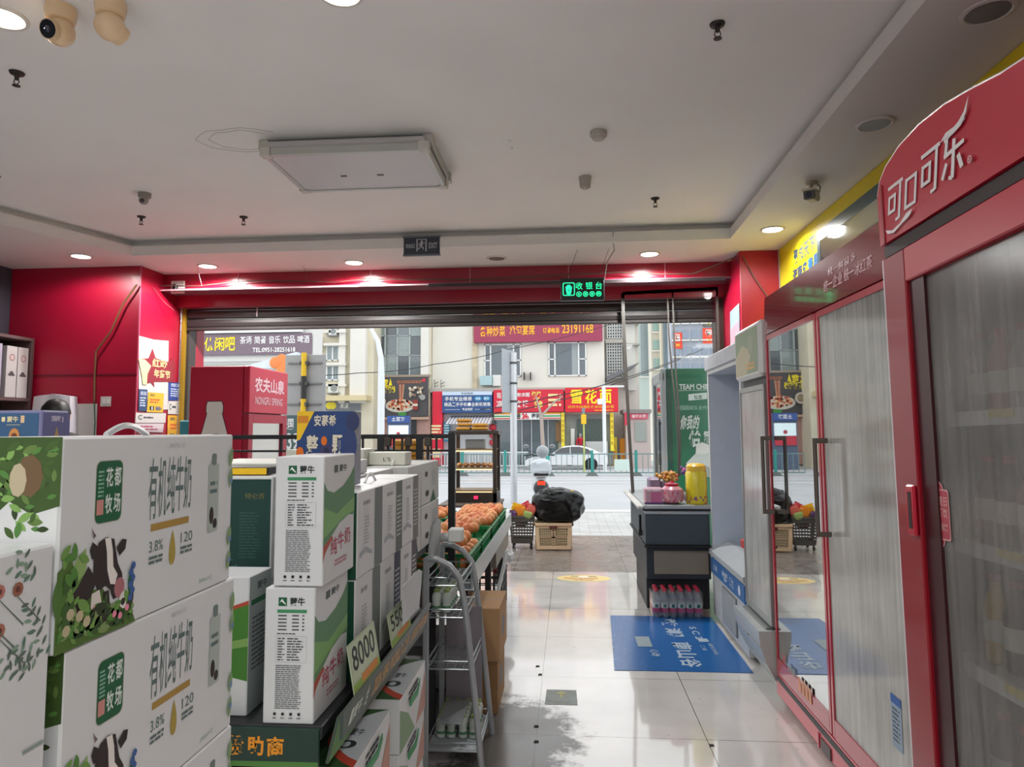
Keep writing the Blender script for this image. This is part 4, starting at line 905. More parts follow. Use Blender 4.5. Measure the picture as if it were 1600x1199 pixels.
m = MB(); m.box(-1.3, 3.8, .12, -.56, 5.0, .14, FS); m.build('low_shelf', t)
def crate_mesh(L, W, Hh, th, mm, cols, rows, dx=0):
    """open slatted crate centred at the origin, bottom at z=0"""
    m = MB(); m.box(-W/2, -L/2, 0, W/2, L/2, th, mm)
    for sgn in (-1, 1):
        for axis in ('x', 'y'):
            n = cols if axis == 'x' else max(3, int(cols*L/W)); ln = W if axis == 'x' else L; ps = sgn*(L if axis == 'x' else W)/2
            def bar(a0, a1, z0, z1, ps=ps, axis=axis, sgn=sgn):
                q0, q1 = (ps-th, ps) if sgn > 0 else (ps, ps+th)
                if axis == 'x': m.box(a0, q0, z0, a1, q1, z1, mm)
                else: m.box(q0, a0, z0, q1, a1, z1, mm)
            bar(-ln/2, ln/2, Hh-.022, Hh+.0, ); bar(-ln/2, ln/2, 0, .022)
            for i in range(n+1): a = -ln/2+ln*i/n; bar(max(a-.006, -ln/2), min(a+.006, ln/2), .02, Hh-.02)
            for j in range(1, rows): z = Hh*j/rows; bar(-ln/2, ln/2, z-.004, z+.004)
    m.box(-W/2-.008, -L/2-.008, Hh-.008, -W/2+.004, L/2+.008, Hh, mm); m.box(W/2-.004, -L/2-.008, Hh-.008, W/2+.008, L/2+.008, Hh, mm)
    m.box(-W/2, -L/2-.008, Hh-.008, W/2, -L/2+.004, Hh, mm); m.box(-W/2, L/2-.004, Hh-.008, W/2, L/2+.008, Hh, mm)
    return m
CG = mat('#0f7f45', .45, coat=.1)
cr = crate_mesh(.52, .36, .13, .006, CG, 6, 3)
proto = cr.build('fruit_crate'); first = True
spots = [(-.72, 4.10, 'nearest to the viewer'), (-.72, 4.66, 'second along the aisle'), (-.72, 5.22, 'third along the aisle'), (-.72, 5.80, 'farthest along the aisle'), (-1.12, 4.38, 'nearest in the left row'), (-1.12, 4.94, 'middle of the left row'), (-1.12, 5.60, 'farthest in the left row')]
for x, y, lb in spots:
    if first: o = proto; first = False
    else: o = proto.copy(); COL.objects.link(o)
    o.location = (x, y, .702); tag(o, 'green slatted crate of oranges on the fruit stand, '+lb, 'crate', 'green fruit crates')
OMAT = mat('#dd8448', .5, nz=.1, sc=31); _nt = OMAT.node_tree; _oi = _nt.nodes.new('ShaderNodeObjectInfo'); _cr = _nt.nodes.new('ShaderNodeValToRGB')
_cr.color_ramp.elements[0].color = lin('#d0703a'); _cr.color_ramp.elements[1].color = lin('#e8a468'); _nt.links.new(_oi.outputs['Random'], _cr.inputs[0])
for n_ in _nt.nodes:
    if n_.type == 'MIX': _nt.links.new(_cr.outputs[0], n_.inputs[6])
om = MB(); om.ball((0, 0, 0), (.038, .038, .036), OMAT, 14, 9); om.ball((0, 0, .0355), .004, mat('#4a5a2a', .6), 6, 4)
op = om.build('orange', smooth=True); used = False; rr = random.Random(11)
for ci, (x, y, lb) in enumerate(spots):
    nl = 3 if ci in (0, 1) else 2
    for lay in range(nl):
        nx, ny = (4, 6) if lay < 2 else (3, 4)
        if lay < nl-1 and ci not in (0,): continue
        for i in range(nx):
            for j in range(ny):
                px_ = x+(i-(nx-1)/2+(.25 if j % 2 else -.15))*.076+rr.uniform(-.007, .007); py_ = y+(j-(ny-1)/2)*.078+rr.uniform(-.009, .009)
                pz = .75+lay*.058-(.0 if nl == 3 else -.03)+rr.uniform(-.006, .012)
                if used: o = op.copy(); COL.objects.link(o)
                else: o = op; used = True
                o.location = (px_, py_, pz); o.rotation_euler = (rr.uniform(0, 3), rr.uniform(0, 3), 0); s_ = rr.uniform(.94, 1.06); o.scale = (s_, s_, s_)
                tag(o, 'orange piled in the green crate '+lb, 'orange', 'oranges in the crate '+lb)
def bag(name, label, c, r, mm, n=26, k=18, jit=.25, fr=2.6, cat='bag', parts=None, sq=.25, tie=None):
    m = MB(); m.ball(c, r, mm, n, k, jit, fr, sq)
    if tie: m.tube(tie, .012, mm, 8)
    return tag(m.build(name, smooth=True, loc=c, angle=60), label, cat)
bag('produce_bag', 'translucent pink plastic bag of onions behind the orange crates', (-1.05, 4.72, .99), (.13, .14, .10), mat('#c9a3a6', .25, coat=.4, alpha=.92), jit=.3)
# dark crate stack with drinks bag near the stand foot
cr = crate_mesh(.50, .30, .30, .008, mat('#2b3238', .5), 5, 5); o = cr.build('stacking_crate'); o.location = (-.71, 6.12, 0); tag(o, 'dark grey plastic crate on the floor at the foot of the fruit stand', 'crate')
t = thing('drink_bag', 'white plastic bag of red drinks on the dark crate', 'bag', (-.66, 6.0, .315))
for i in range(6):
    m = MB(); x = -.735+(i % 3)*.06; y = 5.95+(i//3)*.07; m.lathe([(.022, .0), (.024, .01), (.024, .09), (.012, .12), (.012, .135)], (x, y, .312), mat('#8c2430', .25, coat=.5), 12); m.build('bottle', t, smooth=True)
m = MB(); m.ball((-.66, 5.99, .45), (.13, .13, .065), mat('#d6d8da', .3, alpha=.75), 24, 14, .3, 3); m.build('plastic_film', t, smooth=True)
m = MB(); m.ball((-.52, 6.0, .44), (.055, .06, .05), mat('#d6d8da', .35), 18, 10, .35, 3); m.build('knot', t, smooth=True)
# bread warmer cabinet
t = thing('bun_warmer', 'dark framed glass warming cabinet with buns on lit shelves', 'food warmer', (-.975, 7.42, .76))
FR = mat('#3a332e', .4, .3)
x0, x1, y0, y1, z0, z1 = -1.21, -.735, 7.22, 7.60, .76, 1.49
m = MB()
for x in (x0, x1-.04):
    for y in (y0, y1-.03): m.box(x, y, z0, x+.04, y+.03, z1, FR, .003)
m.box(x0-.02, y0-.01, z1-.04, x1+.02, y1, z1, FR, .004); m.box(x0, y0, z0, x1, y1, z0+.10, FR, .004); m.build('frame', t)
m = MB(); m.box(-.97, y0-.006, z0+.035, -.93, y0, z0+.065, mat('#e0204a', .4, emis=1.5)); m.build('indicator', t)
for z in (1.29, 1.10, .87):
    m = MB(); m.box(x0+.02, y0+.01, z, x1-.02, y1-.02, z+.012, mat('#8b7048', .4, .2)); m.box(x0+.05, y0+.02, z-.014, x1-.05, y0+.04, z-.004, mat('#ffd9a0', .5, emis=1.2)); m.build('shelf', t)
GLS = glass('clear_glass', refl=.04, edge=.5)
m = MB(); m.box(x0+.03, y0+.012, z0+.1, x1-.03, y0+.016, z1-.04, GLS); m.build('glass_pane', t)
b0 = None
for z in (1.302, 1.112):
    for i in range(6):
        if z > 1.2: continue
        if b0 is None:
            m = MB(); m.ball((0, 0, 0), (.034, .045, .024), mat('#d9a468', .6, nz=.15, sc=20), 14, 8); b0 = m.build('bun', smooth=True); o = b0
        else: o = b0.copy(); COL.objects.link(o)
        o.location = (x0+.075+i*.064, 7.36, z+.024); tag(o, 'baked bun on the middle shelf of the warming cabinet', 'bun', 'buns in the warming cabinet')
m = MB(); m.box(x0+.12, 7.40, 1.303, x1-.14, 7.5, 1.40, mat('#b8c6cc', .4), .01); tag(m.build('food_tub', loc=(-.97, 7.45, 1.303)), 'pale plastic tub on the top shelf inside the warmer', 'tub')
m = MB(); m.box(-1.3, 7.0, .73, -.70, 7.66, .758, mat('#5a5048', .5), .004)
tb = thing('side_table', 'small table under the bun warmer', 'table', (-1.0, 7.3, 0)); m.build('tabletop', tb)
for x in (-1.27, -.73):
    for y in (7.03, 7.63): m = MB(); m.box(x-.018, y-.018, 0, x+.018, y+.018, .73, FR); m.build('leg', tb)
for i, (xx, zz, ww) in enumerate(((-1.17, 1.492, .15), (-1.155, 1.535, .14), (-1.16, 1.578, .14), (-1.005, 1.492, .16), (-.995, 1.530, .15))):
    m = MB(); m.box(xx, 7.28, zz, xx+ww, 7.50, zz+.036, mat('#b5832a', .6), .012); tag(m.build('sponge_pack', loc=(xx, 7.3, zz)), 'mustard yellow flat pack on the warmer, %s' % ('bottom of left pile', 'middle of left pile', 'top of left pile', 'bottom of right pile', 'top of right pile')[i], 'pack', 'yellow packs on the warmer')
for i in range(3):
    m = MB(); m.box(-1.52, 5.3, 1.20+.05*i, -1.36, 5.6, 1.245+.05*i, mat('#b07a22', .6), .012)
for i in range(4):
    m = MB(); m.box(-1.52+.01*(i % 2), 6.0, 1.23+.048*i, -1.28, 6.3, 1.275+.048*i, mat('#b5832a', .6), .012); tag(m.build('sponge_pack', loc=(-1.4, 6.1, 1.23+.048*i)), 'yellow flat pack in the pile left of the black post, %s' % ('lowest', 'second', 'third', 'topmost')[i], 'pack', 'yellow packs left of the post')
m = MB(); m.box(-1.58, 5.96, 0, -1.24, 6.34, 1.228, mat('#4a4038', .6), .004); tag(m.build('pedestal', loc=(-1.4, 6.15, 0)), 'dark narrow pedestal carrying the yellow packs', 'pedestal')

# ================================================================ PORCH: basket, crate, bag
t = thing('shopping_basket', 'dark grey wheeled shopping basket full of coloured snack bags', 'basket', (-.60, 9.15, 0))
m = MB(); BG = mat('#4a4642', .6)
for zc in range(9):
    z = .07+zc*.038; f = .82+.18*zc/8; w_, l_ = .155*f, .17*f; th = .007
    full = zc in (0, 7, 8) 
    for q in ((-w_, -l_, w_, -l_+th), (-w_, l_-th, w_, l_), (-w_, -l_, -w_+th, l_), (w_-th, -l_, w_, l_)): m.box(-.60+q[0], 9.15+q[1], z, -.60+q[2], 9.15+q[3], z+(.037 if full else .022), BG)
for i in range(9):
    a = -1+2*i/8
    m.prism([(-.60+a*.127-.006, 9.008, .07), (-.60+a*.127+.006, 9.008, .07), (-.60+a*.155+.006, 8.978, .41), (-.60+a*.155-.006, 8.978, .41)], (0, .008, 0), BG)
    m.prism([(-.60+.127, 9.15+a*.14-.006, .07), (-.60+.127, 9.15+a*.14+.006, .07), (-.60+.155, 9.15+a*.17+.006, .41), (-.60+.155, 9.15+a*.17-.006, .41)], (-.008, 0, 0), BG)
m.box(-.72, 9.02, .065, -.48, 9.28, .075, BG); m.box(-.765, 8.97, .385, -.435, 8.985, .415, BG, .004); m.build('body', t)
for x in (-.71, -.49):
    for y in (9.03, 9.27): m = MB(); m.cyl((x, y, .0), (x, y, .075), .012, BLACK, n=8); m.cyl((x-.01, y, .028), (x+.01, y, .028), .028, BLACK, n=14); m.build('wheel', t)
for i, (x, y, z, r_, c, rz, lb) in enumerate(((-.68, 9.05, .46, (.07, .03, .10), '#e8b81c', .3, 'yellow snack bag standing at the left of the basket'), (-.60, 9.02, .44, (.075, .03, .09), '#e08a1c', -.3, 'orange yellow snack bag in the middle of the basket'), (-.54, 9.10, .48, (.08, .03, .09), '#c93a4c', -.5, 'red snack bag at the back of the basket'), (-.49, 9.00, .47, (.06, .03, .08), '#d86a5a', .4, 'salmon red snack bag at the right of the basket'), (-.52, 8.99, .425, (.06, .03, .05), '#9cb86a', .1, 'pale green snack bag low at the right rim'), (-.71, 9.0, .425, (.05, .03, .055), '#5a3a6a', 0, 'purple snack bag low at the left rim'), (-.62, 9.13, .38, (.09, .07, .12), '#7a2a5a', 0, 'dark red bag deep in the basket'))):
    m = MB(); m.T = Matrix.Translation((x, y, z)) @ Matrix.Rotation(rz, 4, 'Y') @ Matrix.Rotation(.3, 4, 'X'); m.ball((0, 0, 0), r_, mat(c, .3, coat=.4), 14, 10, .12, 3, .45)
    m.prism([(-r_[0]*.9, .0, r_[2]*.85), (r_[0]*.9, .0, r_[2]*.85), (r_[0]*.95, .0, r_[2]*1.12), (-r_[0]*.95, .0, r_[2]*1.12)], (0, .004, 0), mat(c, .3, coat=.4))
    tag(m.build('snack_bag', smooth=True, loc=(x, y, z)), lb, 'snack bag', 'snack bags in the basket')
t = thing('laundry_crate', 'beige perforated plastic crate under the black garbage bag', 'crate', (-.20, 9.15, 0))
BE = mat('#cdb391', .5); m = MB()
def wall_holes(m, P0, U, W, Hh, th, mm, nx, nz, slots):
    # solid border, grid of bars in the middle leaving real slots
    U = Vector(U); N = Vector((0, 0, 1)).cross(U).normalized()*th
    def b(u0, v0, u1, v1):
        tap = lambda v: .92+.08*v/Hh
        pt = lambda u, v: Vector(P0)+U*((u-W/2)*tap(v)+W/2)+Vector((0, 0, v))
        m.prism([pt(u0, v0), pt(u1, v0), pt(u1, v1), pt(u0, v1)], N, mm)
    b(0, 0, W, .05); b(0, Hh-.04, W, Hh); b(0, .05, .05, Hh-.04); b(W-.05, .05, W, Hh-.04); b(W/2-.02, .05, W/2+.02, Hh-.04); b(.05, Hh*.47, W-.05, Hh*.52)
    for i in range(nx):
        u = .05+(W-.1)*i/nx; b(u-.004, .05, u+.004, Hh-.04)
    for j in range(nz):
        v = .05+(Hh-.09)*j/nz; b(.05, v-.004, W-.05, v+.004)
wall_holes(m, (-.43, 8.92, .012), (1, 0, 0), .46, .30, .008, BE, 14, 7, 0); wall_holes(m, (.03, 8.92, .012), (0, 1, 0), .42, .30, .008, BE, 12, 7, 0)
wall_holes(m, (.03, 9.34, .012), (-1, 0, 0), .46, .30, .008, BE, 10, 5, 0); wall_holes(m, (-.43, 9.34, .012), (0, -1, 0), .42, .30, .008, BE, 10, 5, 0)
m.box(-.41, 8.94, .0, .01, 9.32, .014, BE); m.box(-.45, 8.90, .30, .05, 8.925, .335, BE, .004); m.box(-.45, 9.335, .30, .05, 9.36, .335, BE, .004); m.box(-.45, 8.9, .30, -.425, 9.36, .335, BE, .004); m.box(.025, 8.9, .30, .05, 9.36, .335, BE, .004)
m.build('body', t)
m = MB(); m.box(-.25, 8.898, .262, -.15, 8.93, .30, mat('#5a2a26', .5), .004); m.build('grip', t)
m = MB(); m.box(-.40, 8.96, .02, 0, 9.3, .29, mat('#8f9c7c', .6), .02); tag(m.build('packed_goods', loc=(-.2, 9.1, .02)), 'pale goods visible through the slots of the beige crate', 'goods')
GB = mat('#060607', .26, spec=.3, nz=0, bump=.5, sc=6)
m = MB(); m.ball((-.135, 9.12, .53), (.325, .28, .215), GB, 60, 40, .10, 1.7, .25)
m.ball((-.20, 9.05, .665), (.19, .16, .10), GB, 36, 24, .16, 2.4, .1); m.ball((.03, 9.08, .60), (.15, .15, .12), GB, 30, 20, .14, 2.2, .1); m.box(.0, 9.0, .70, .06, 9.06, .73, mat('#c9a82c', .5), .01)
tag(m.build('garbage_bag', smooth=True, loc=(-.14, 9.12, .4), angle=70), 'bulging glossy black garbage bag lying on the beige crate', 'garbage bag')
# ================================================================ RIGHT SIDE: wall banner, fridges
YB = mat('#e6d21c', .4, name='yellow_banner')
t = thing('wall_banner', 'yellow wall banner with blue characters and mirror panels above the fridges', 'banner', (1.92, 4.5, 2.7))
m = MB(); m.box(1.905, 2.0, 2.985, 1.918, 6.38, 3.095, YB); m.box(1.905, 5.42, 2.0, 1.918, 6.38, 2.985, YB)
m.face((1.905, 6.38, 2.0), (0, -1, 0), (0, 0, 1)); m.st = .001; m.off = m.st; BT = mat('#1f3f6e', .5); BT2 = mat('#1f6fae', .5)
for i, ch in enumerate('聚成天下'): m.text(ch, .40+i*.13, .86, .51+i*.13, .98, BT, .02)
for i, ch in enumerate('海南岛青果'): m.text(ch, .36+i*.125, .70, .475+i*.125, .83, BT2 if i > 2 else BT, .03)
m.build('yellow_sheet', t)
m = MB(); m.box(1.900, 2.0, 2.90, 1.916, 5.42, 2.985, mat('#40606a', .35)); m.box(1.900, 5.36, 2.0, 1.916, 5.42, 2.9, mat('#40606a', .35)); m.build('mirror_frame', t)
m = MB(); m.box(1.902, 2.0, 2.0, 1.915, 5.36, 2.9, mat('#b9bdba', .06, .85, nz=0)); m.build('mirror_panel', t)
m = MB(); m.box(1.90, 6.385, 0, 1.925, 6.41, 3.09, mat('#b9b9b4', .5)); struct('trim_6', m)

GC = glass('fridge_glass_clear', tint=(.62, .66, .66), refl=.30, edge=.95, rough=.012)
GF = glass('fridge_glass_fogged', refl=.05, diff=.72, dcol=(.55, .545, .52), streak=True, edge=.34, rough=.12)
GW = glass('fridge_glass_frosted_white', refl=.05, diff=.85, dcol=(.72, .75, .74), streak=True, edge=.4, rough=.1)
GK = glass('fridge_glass_fogged_dark', refl=.01, diff=.45, dcol=(.34, .33, .32), streak=True, edge=.09, rough=.2)
RF = mat('#a8182e', .28, coat=.5, nz=.03); RFD = mat('#7d0f20', .18, coat=.8, nz=.03); RPK = mat('#c9505c', .35, coat=.3, nz=.06); INN = mat('#8d9090', .5); HND = mat('#6e6660', .3, .6)
def shell(m, x0, y0, z0, x1, y1, z1, th, mm, inner):
    m.box(x1-th, y0, z0, x1, y1, z1, mm); m.box(x0, y0, z0, x1-th, y0+th, z1, mm); m.box(x0, y1-th, z0, x1-th, y1, z1, mm)
    m.box(x0, y0+th, z1-th, x1-th, y1-th, z1, mm); m.box(x0, y0+th, z0, x1-th, y1-th, z0+th, mm)
    e = .002; m.box(x1-th-e, y0+th, z0+th, x1-th-.0002, y1-th, z1-th, inner)
    m.box(x0+.01, y1-th-e, z0+th, x1-th, y1-th-.0002, z1-th, inner); m.box(x0+.01, y0+th+.0002, z0+th, x1-th, y0+th+e, z1-th, inner)
    m.box(x0+.01, y0+th, z1-th-e, x1-th, y1-th, z1-th-.0002, inner); m.box(x0+.01, y0+th, z0+th+.0002, x1-th, y1-th, z0+th+e, inner)
def bottle(t, x, y, z, col, h=.2, r_=.032, lab=None):
    m = MB(); m.lathe([(r_*.9, 0), (r_, .008), (r_, h*.62), (r_*.45, h*.85), (r_*.4, h*.92)], (x, y, z), mat(col, .3, coat=.4), 12); m.lathe([(r_*.46, h*.92), (r_*.46, h), (r_*.3, h)], (x, y, z), mat('#b0202c', .4), 10)
    m.lathe([(r_*1.02, h*.25), (r_*1.02, h*.5)], (x, y, z), mat('#d8d8d0', .5), 12)
    return m.build('drink_bottle', smooth=True, loc=(x, y, z))
# --- two door red fridge
t = thing('display_fridge', 'red two door drinks fridge with mirror like left glass and fogged right glass', 'fridge', (1.5, 3.3, 0))
x0, x1, y0, y1 = 1.16, 1.86, 2.50, 4.11
m = MB(); shell(m, x0, y0, .16, x1, y1, 2.04, .045, RF, INN); m.build('cabinet', t)
m = MB(); m.prism([(1.125, y1, 2.03), (1.135, y1, 2.245), (1.86, y1, 2.245), (1.86, y1, 2.03)], (0, y0-y1, 0), RFD)
m.face((1.128, y1, 2.03), (0, -1, 0), (.01, 0, .215)); m.st = .0012; m.off = .004; PT = mat('#96505a', .4); m.text('统一企业 统一冰红茶', .95, .06, 1.45, .115, PT, .01); m.text('统一鲜橙多', 1.0, .125, 1.3, .16, PT, .01)
m.build('header', t)
m = MB(); m.box(1.128, y0, .045, 1.86, y1, .155, RPK, .004); m.box(1.123, y0+.02, .125, 1.13, y1-.02, .15, mat('#3a3c3c', .5)); m.box(1.122, 3.30, .05, 1.128, 3.42, .10, mat('#4a3a3a', .4)); m.box(1.121, 3.44, .045, 1.128, 3.455, .11, RF); m.build('base_panel', t)
for y in (y0+.1, y1-.08): m = MB(); m.cyl((1.19, y, 0), (1.19, y, .045), .022, BLACK, n=12); m.cyl((1.80, y, 0), (1.80, y, .045), .022, BLACK, n=12); m.build('foot', t)
def fdoor(t, ya, yb, z0, z1, xf, g, fr, hy, handle=True, frm=.028, low=.08):
    m = MB(); xb = xf+.035
    m.box(xf, ya, z0, xb, ya+frm, z1, fr, .003); m.box(xf, yb-frm, z0, xb, yb, z1, fr, .003); m.box(xf, ya+frm, z1-frm, xb, yb-frm, z1, fr); m.box(xf, ya+frm, z0, xb, yb-frm, z0+low, fr)
    d = m.build('door', t)
    m = MB(); m.box(xf+.006, ya+frm, z0+low, xf+.012, yb-frm, z1-frm, g); m.build('glass', d)
    if handle:
        m = MB(); xh = xf-.055; za, zb = 1.03, 1.455
        m.cyl((xh, hy, za), (xh, hy, zb), .0095, HND, n=12); m.box(xh-.008, hy-.009, za, xf, hy+.009, za+.022, HND, .003); m.box(xh-.008, hy-.009, zb-.022, xf, hy+.009, zb, HND, .003); m.build('handle', d, smooth=True)
    return d
fdoor(t, 3.285, 4.105, .165, 2.025, 1.128, GC, RF, 4.03)
fdoor(t, 2.505, 3.275, .165, 2.025, 1.128, GF, RF, 3.19)
m = MB(); m.face((1.127, 4.08, .25), (0, -1, 0), (0, 0, 1)); m.st = .0006; m.off = .001; m.text('V', .10, -.0, .15, .05, mat('#c93040', .5), .02); m.text('康师傅', .19, -.01, .30, .03, mat('#9aa09c', .5)); 
for i in range(4): m.rect(.36+i*.05, -.05, .40+i*.05, .02, mat('#d89a7c', .5))
m.build('door_sticker', t)
m = MB(); m.face((1.1335, 2.505+.77, .36), (0, -1, 0), (0, 0, 1)); m.st = .0005; m.off = .001
m.rect(.58, .02, .66, .20, mat('#8ba0b4', .5)); m.rect(.58, .17, .66, .20, mat('#1f5aa0', .5)); m.lines(.59, .04, .65, .16, 8, PRINT, .4, .2); m.build('energy_label', t)
for z in (.55, .92, 1.29, 1.66):
    m = MB(); m.box(1.20, y0+.05, z, 1.80, y1-.05, z+.012, mat('#b9bcbc', .4)); m.box(1.19, y0+.05, z-.015, 1.20, y1-.05, z+.02, WHITE); m.build('shelf', t)
rr = random.Random(5); k = 0
for z in (.212, .562, .932, 1.302):
    for y in [2.62+.11*i for i in range(6)]:
        b = bottle(t, 1.27, y, z, rr.choice(['#5a3a20', '#b8742c', '#3c5a3c', '#8a2a2a', '#c8b070']), .22, .034); k += 1
        tag(b, 'drink bottle dimly seen behind the fogged door of the red fridge', 'bottle', 'bottles behind the fogged door')
# --- single door fridge with curved base
t = thing('display_fridge', 'narrow white single door fridge with green picture header and curved base', 'fridge', (1.5, 4.42, 0))
WF = mat('#c2c7c7', .35, coat=.2); SV = mat('#9fa3a3', .3, .5)
m = MB(); shell(m, 1.16, 4.13, .36, 1.86, 4.72, 1.78, .04, WF, INN); m.box(1.20, 4.13, .0, 1.86, 4.72, .36, WF); m.build('cabinet', t)
def ghead(m): 
    m.face((1.10, 4.72, 1.80), (0, -1, 0), (0, 0, 1)); m.st = .0008; m.off = .001; m.rect(.03, .03, .56, .30, mat('#7d8f74', .4)); m.poly([(.03, .03), (.3, .03), (.42, .16), (.2, .22), (.03, .15)], mat('#a9a486', .4)); m.disc(.40, .20, .06, mat('#8f9a86', .5)); m.lines(.3, .05, .5, .10, 2, mat('#c9a05c', .5), .6, .2)
m = MB(); m.box(1.10, 4.13, 1.80, 1.86, 4.72, 2.13, mat('#c9cccb', .3), .02); ghead(m); m.build('header', t)
m = MB(); m.box(1.15, 4.13, 1.76, 1.86, 4.72, 1.80, BLACK); m.build('gap_strip', t)
fdoor(t, 4.135, 4.715, .39, 1.755, 1.118, GW, SV, 4.65, handle=False, frm=.03, low=.04)
m = MB()
prof = []
for k in range(9): a = k/8; prof.append((1.20-.155*math.sin(math.pi*.5*a)**.8, .02+.35*a))
m.prism([(xa, 4.13, za) for xa, za in prof]+[(1.19, 4.13, .37), (1.19, 4.13, .02)], (0, .59, 0), mat('#b9bfbe', .3, .2))
for j in (2, 4, 6): m.tube([(prof[j][0], 4.135, prof[j][1]), (prof[j][0], 4.715, prof[j][1])], .004, mat('#8b9090', .4), 5)
m.box(1.09, 4.16, .345, 1.2, 4.69, .38, mat('#6a6e6e', .4), .008); m.box(1.055, 4.40, .27, 1.07, 4.44, .31, DGREY); m.build('curved_base', t)
for z in (.75, 1.10, 1.42): m = MB(); m.box(1.2, 4.18, z, 1.8, 4.67, z+.01, WHITE); m.build('shelf', t)
# --- open front cooler
t = thing('open_cooler', 'white open front cooler with blue sticker band, beside the candy stand', 'cooler', (1.5, 5.35, 0))
IW = mat('#c3cdda', .5)
m = MB(); shell(m, 1.14, 4.76, .50, 1.86, 5.87, 1.97, .035, mat('#c9cdd0', .4), IW); m.box(1.14, 4.76, .03, 1.86, 5.87, .50, mat('#c4c8c8', .4), .004); m.build('cabinet', t)
m = MB(); m.box(1.12, 4.76, 1.965, 1.86, 5.87, 2.075, mat('#a9adb4', .4), .006); m.face((1.12, 5.87, 1.965), (0, -1, 0), (0, 0, 1)); m.st = .0008; m.off = .0015; m.text('冰凉好味', .25, .02, .75, .09, mat('#c6cbd2', .5), .01); m.cyl((1.20, 5.2, 1.94), (1.20, 5.2, 1.965), .02, BLACK); m.build('header', t)
m = MB(); m.prism([(1.115, 5.87, .50), (1.115, 5.87, .535), (1.26, 5.87, .60), (1.30, 5.87, .60), (1.30, 5.87, .50)], (0, -1.11, 0), mat('#aab0b4', .4)); m.build('sill', t)
m = MB(); m.box(1.126, 4.78, .36, 1.139, 5.86, .475, mat('#2f6aa8', .4), .002); m.face((1.126, 5.86, .36), (0, -1, 0), (0, 0, 1)); m.st = .0008; m.off = .0015; SW = mat('#c9d6e2', .5)
m.text('伊利', .10, .03, .24, .085, SW, .02); m.text('每益添', .42, .025, .60, .095, SW, .03); m.text('活力', .66, .025, .78, .095, SW, .03); m.disc(.95, .06, .035, SW); m.build('sticker_band', t)
m = MB(); m.box(1.13, 5.05, .07, 1.141, 5.48, .33, mat('#7d8284', .5))
for i in range(18): y = 5.065+i*.0235; m.box(1.126, y, .08, 1.132, y+.008, .32, mat('#c4c8c8', .4))
m.build('grille', t)
m = MB(); m.box(1.128, 4.85, .20, 1.14, 4.88, .24, mat('#c43c2c', .4, emis=.3)); m.box(1.128, 4.85, .26, 1.14, 4.87, .32, BLACK); m.build('switch', t)
for z in (.9, 1.2, 1.5, 1.78): m = MB(); m.box(1.42, 4.80, z, 1.80, 5.62, z+.012, mat('#d4d8dc', .4)); m.build('shelf', t)
m = MB(); m.lathe([(.05, 0), (.075, .10), (.078, .105)], (1.27, 5.1, .602), mat('#d8d4cc', .4), 20); m.lathe([(.0785, .07), (.083, .12), (.07, .125)], (1.27, 5.1, .602), mat('#c03a34', .4), 20)
tag(m.build('noodle_bowl', smooth=True, loc=(1.27, 5.1, .602)), 'white and red noodle bowl standing in the open cooler', 'bowl')
for i in range(10):
    z = (.912, 1.212, 1.512)[i % 3]; y = 4.86+.08*(i//3); m = MB(); m.box(1.44, y, z, 1.52, y+.06, z+.14, mat(['#b84a7c', '#c9c9c9', '#5a7ab0', '#c86a3a'][i % 4], .4), .008)
    tag(m.build('yogurt_pack', loc=(1.48, y, z)), 'yogurt pack on the cooler shelf, half hidden by the narrow white fridge', 'yogurt', 'yogurt packs in the open cooler')

# --- red cola fridge
t = thing('cola_fridge', 'large red cola fridge with arched header and fogged glass at the right edge', 'fridge', (1.4, 1.7, 0))
xa = .98; CR = mat('#ad0f2b', .35, coat=.15, nz=.03); CRD = mat('#8a0018', .35, coat=.3, nz=.03)
m = MB(); shell(m, 1.03, 1.18, .10, 1.80, 2.19, 2.07, .05, CR, mat('#77787a', .5)); m.build('cabinet', t)
arch = [(2.205, 2.075), (2.205, 2.235), (2.185, 2.275), (2.14, 2.305), (2.05, 2.332), (1.93, 2.342), (1.80, 2.335), (1.68, 2.315), (1.56, 2.29), (1.40, 2.27), (1.18, 2.26), (1.18, 2.075)]
m = MB(); m.prism([(xa, y, z) for y, z in arch], (.10, 0, 0), CR); m.box(xa+.1, 1.18, 2.07, 1.80, 2.19, 2.24, CR)
m.box(xa-.004, 2.165, 2.075, xa, 2.175, 2.26, CRD)
edge = [(xa+.004, y, z+.002) for y, z in arch[1:11]]; m.tube(edge, .005, mat('#d8d0d0', .2, .4), 6)
m.face((xa, 2.205, 2.075), (0, -1, 0), (0, 0, 1)); m.st = .0007; m.off = .0012; CW = mat('#d9d5d6', .4)
def st(pts): m.poly(pts, CW)
def bar(u0, v0, u1, v1, w_):
    d = Vector((u1-u0, v1-v0)).normalized(); n = Vector((-d.y, d.x))*w_/2; m.poly([(u0+n.x, v0+n.y), (u1+n.x, v1+n.y), (u1-n.x, v1-n.y), (u0-n.x, v0-n.y)], CW)
sk = lambda u, v: (u+v*.22, v)
def chr_(segs, ou, ov, s_):
    for a, b, c, d, w_ in segs:
        p = sk(a*s_, b*s_); q = sk(c*s_, d*s_); bar(ou+p[0], ov+p[1], ou+q[0], ov+q[1], w_*s_)
KE = [(0, 1, .9, 1, .10), (.76, 1, .76, .0, .12), (.76, .02, .55, .0, .08), (.08, .72, .52, .72, .09), (.12, .76, .12, .26, .11), (.48, .76, .48, .26, .11), (.08, .30, .52, .30, .09)]
KO = [(.05, .95, .8, .95, .10), (.12, 1, .12, .08, .13), (.74, 1, .74, .08, .13), (.08, .12, .8, .12, .10)]
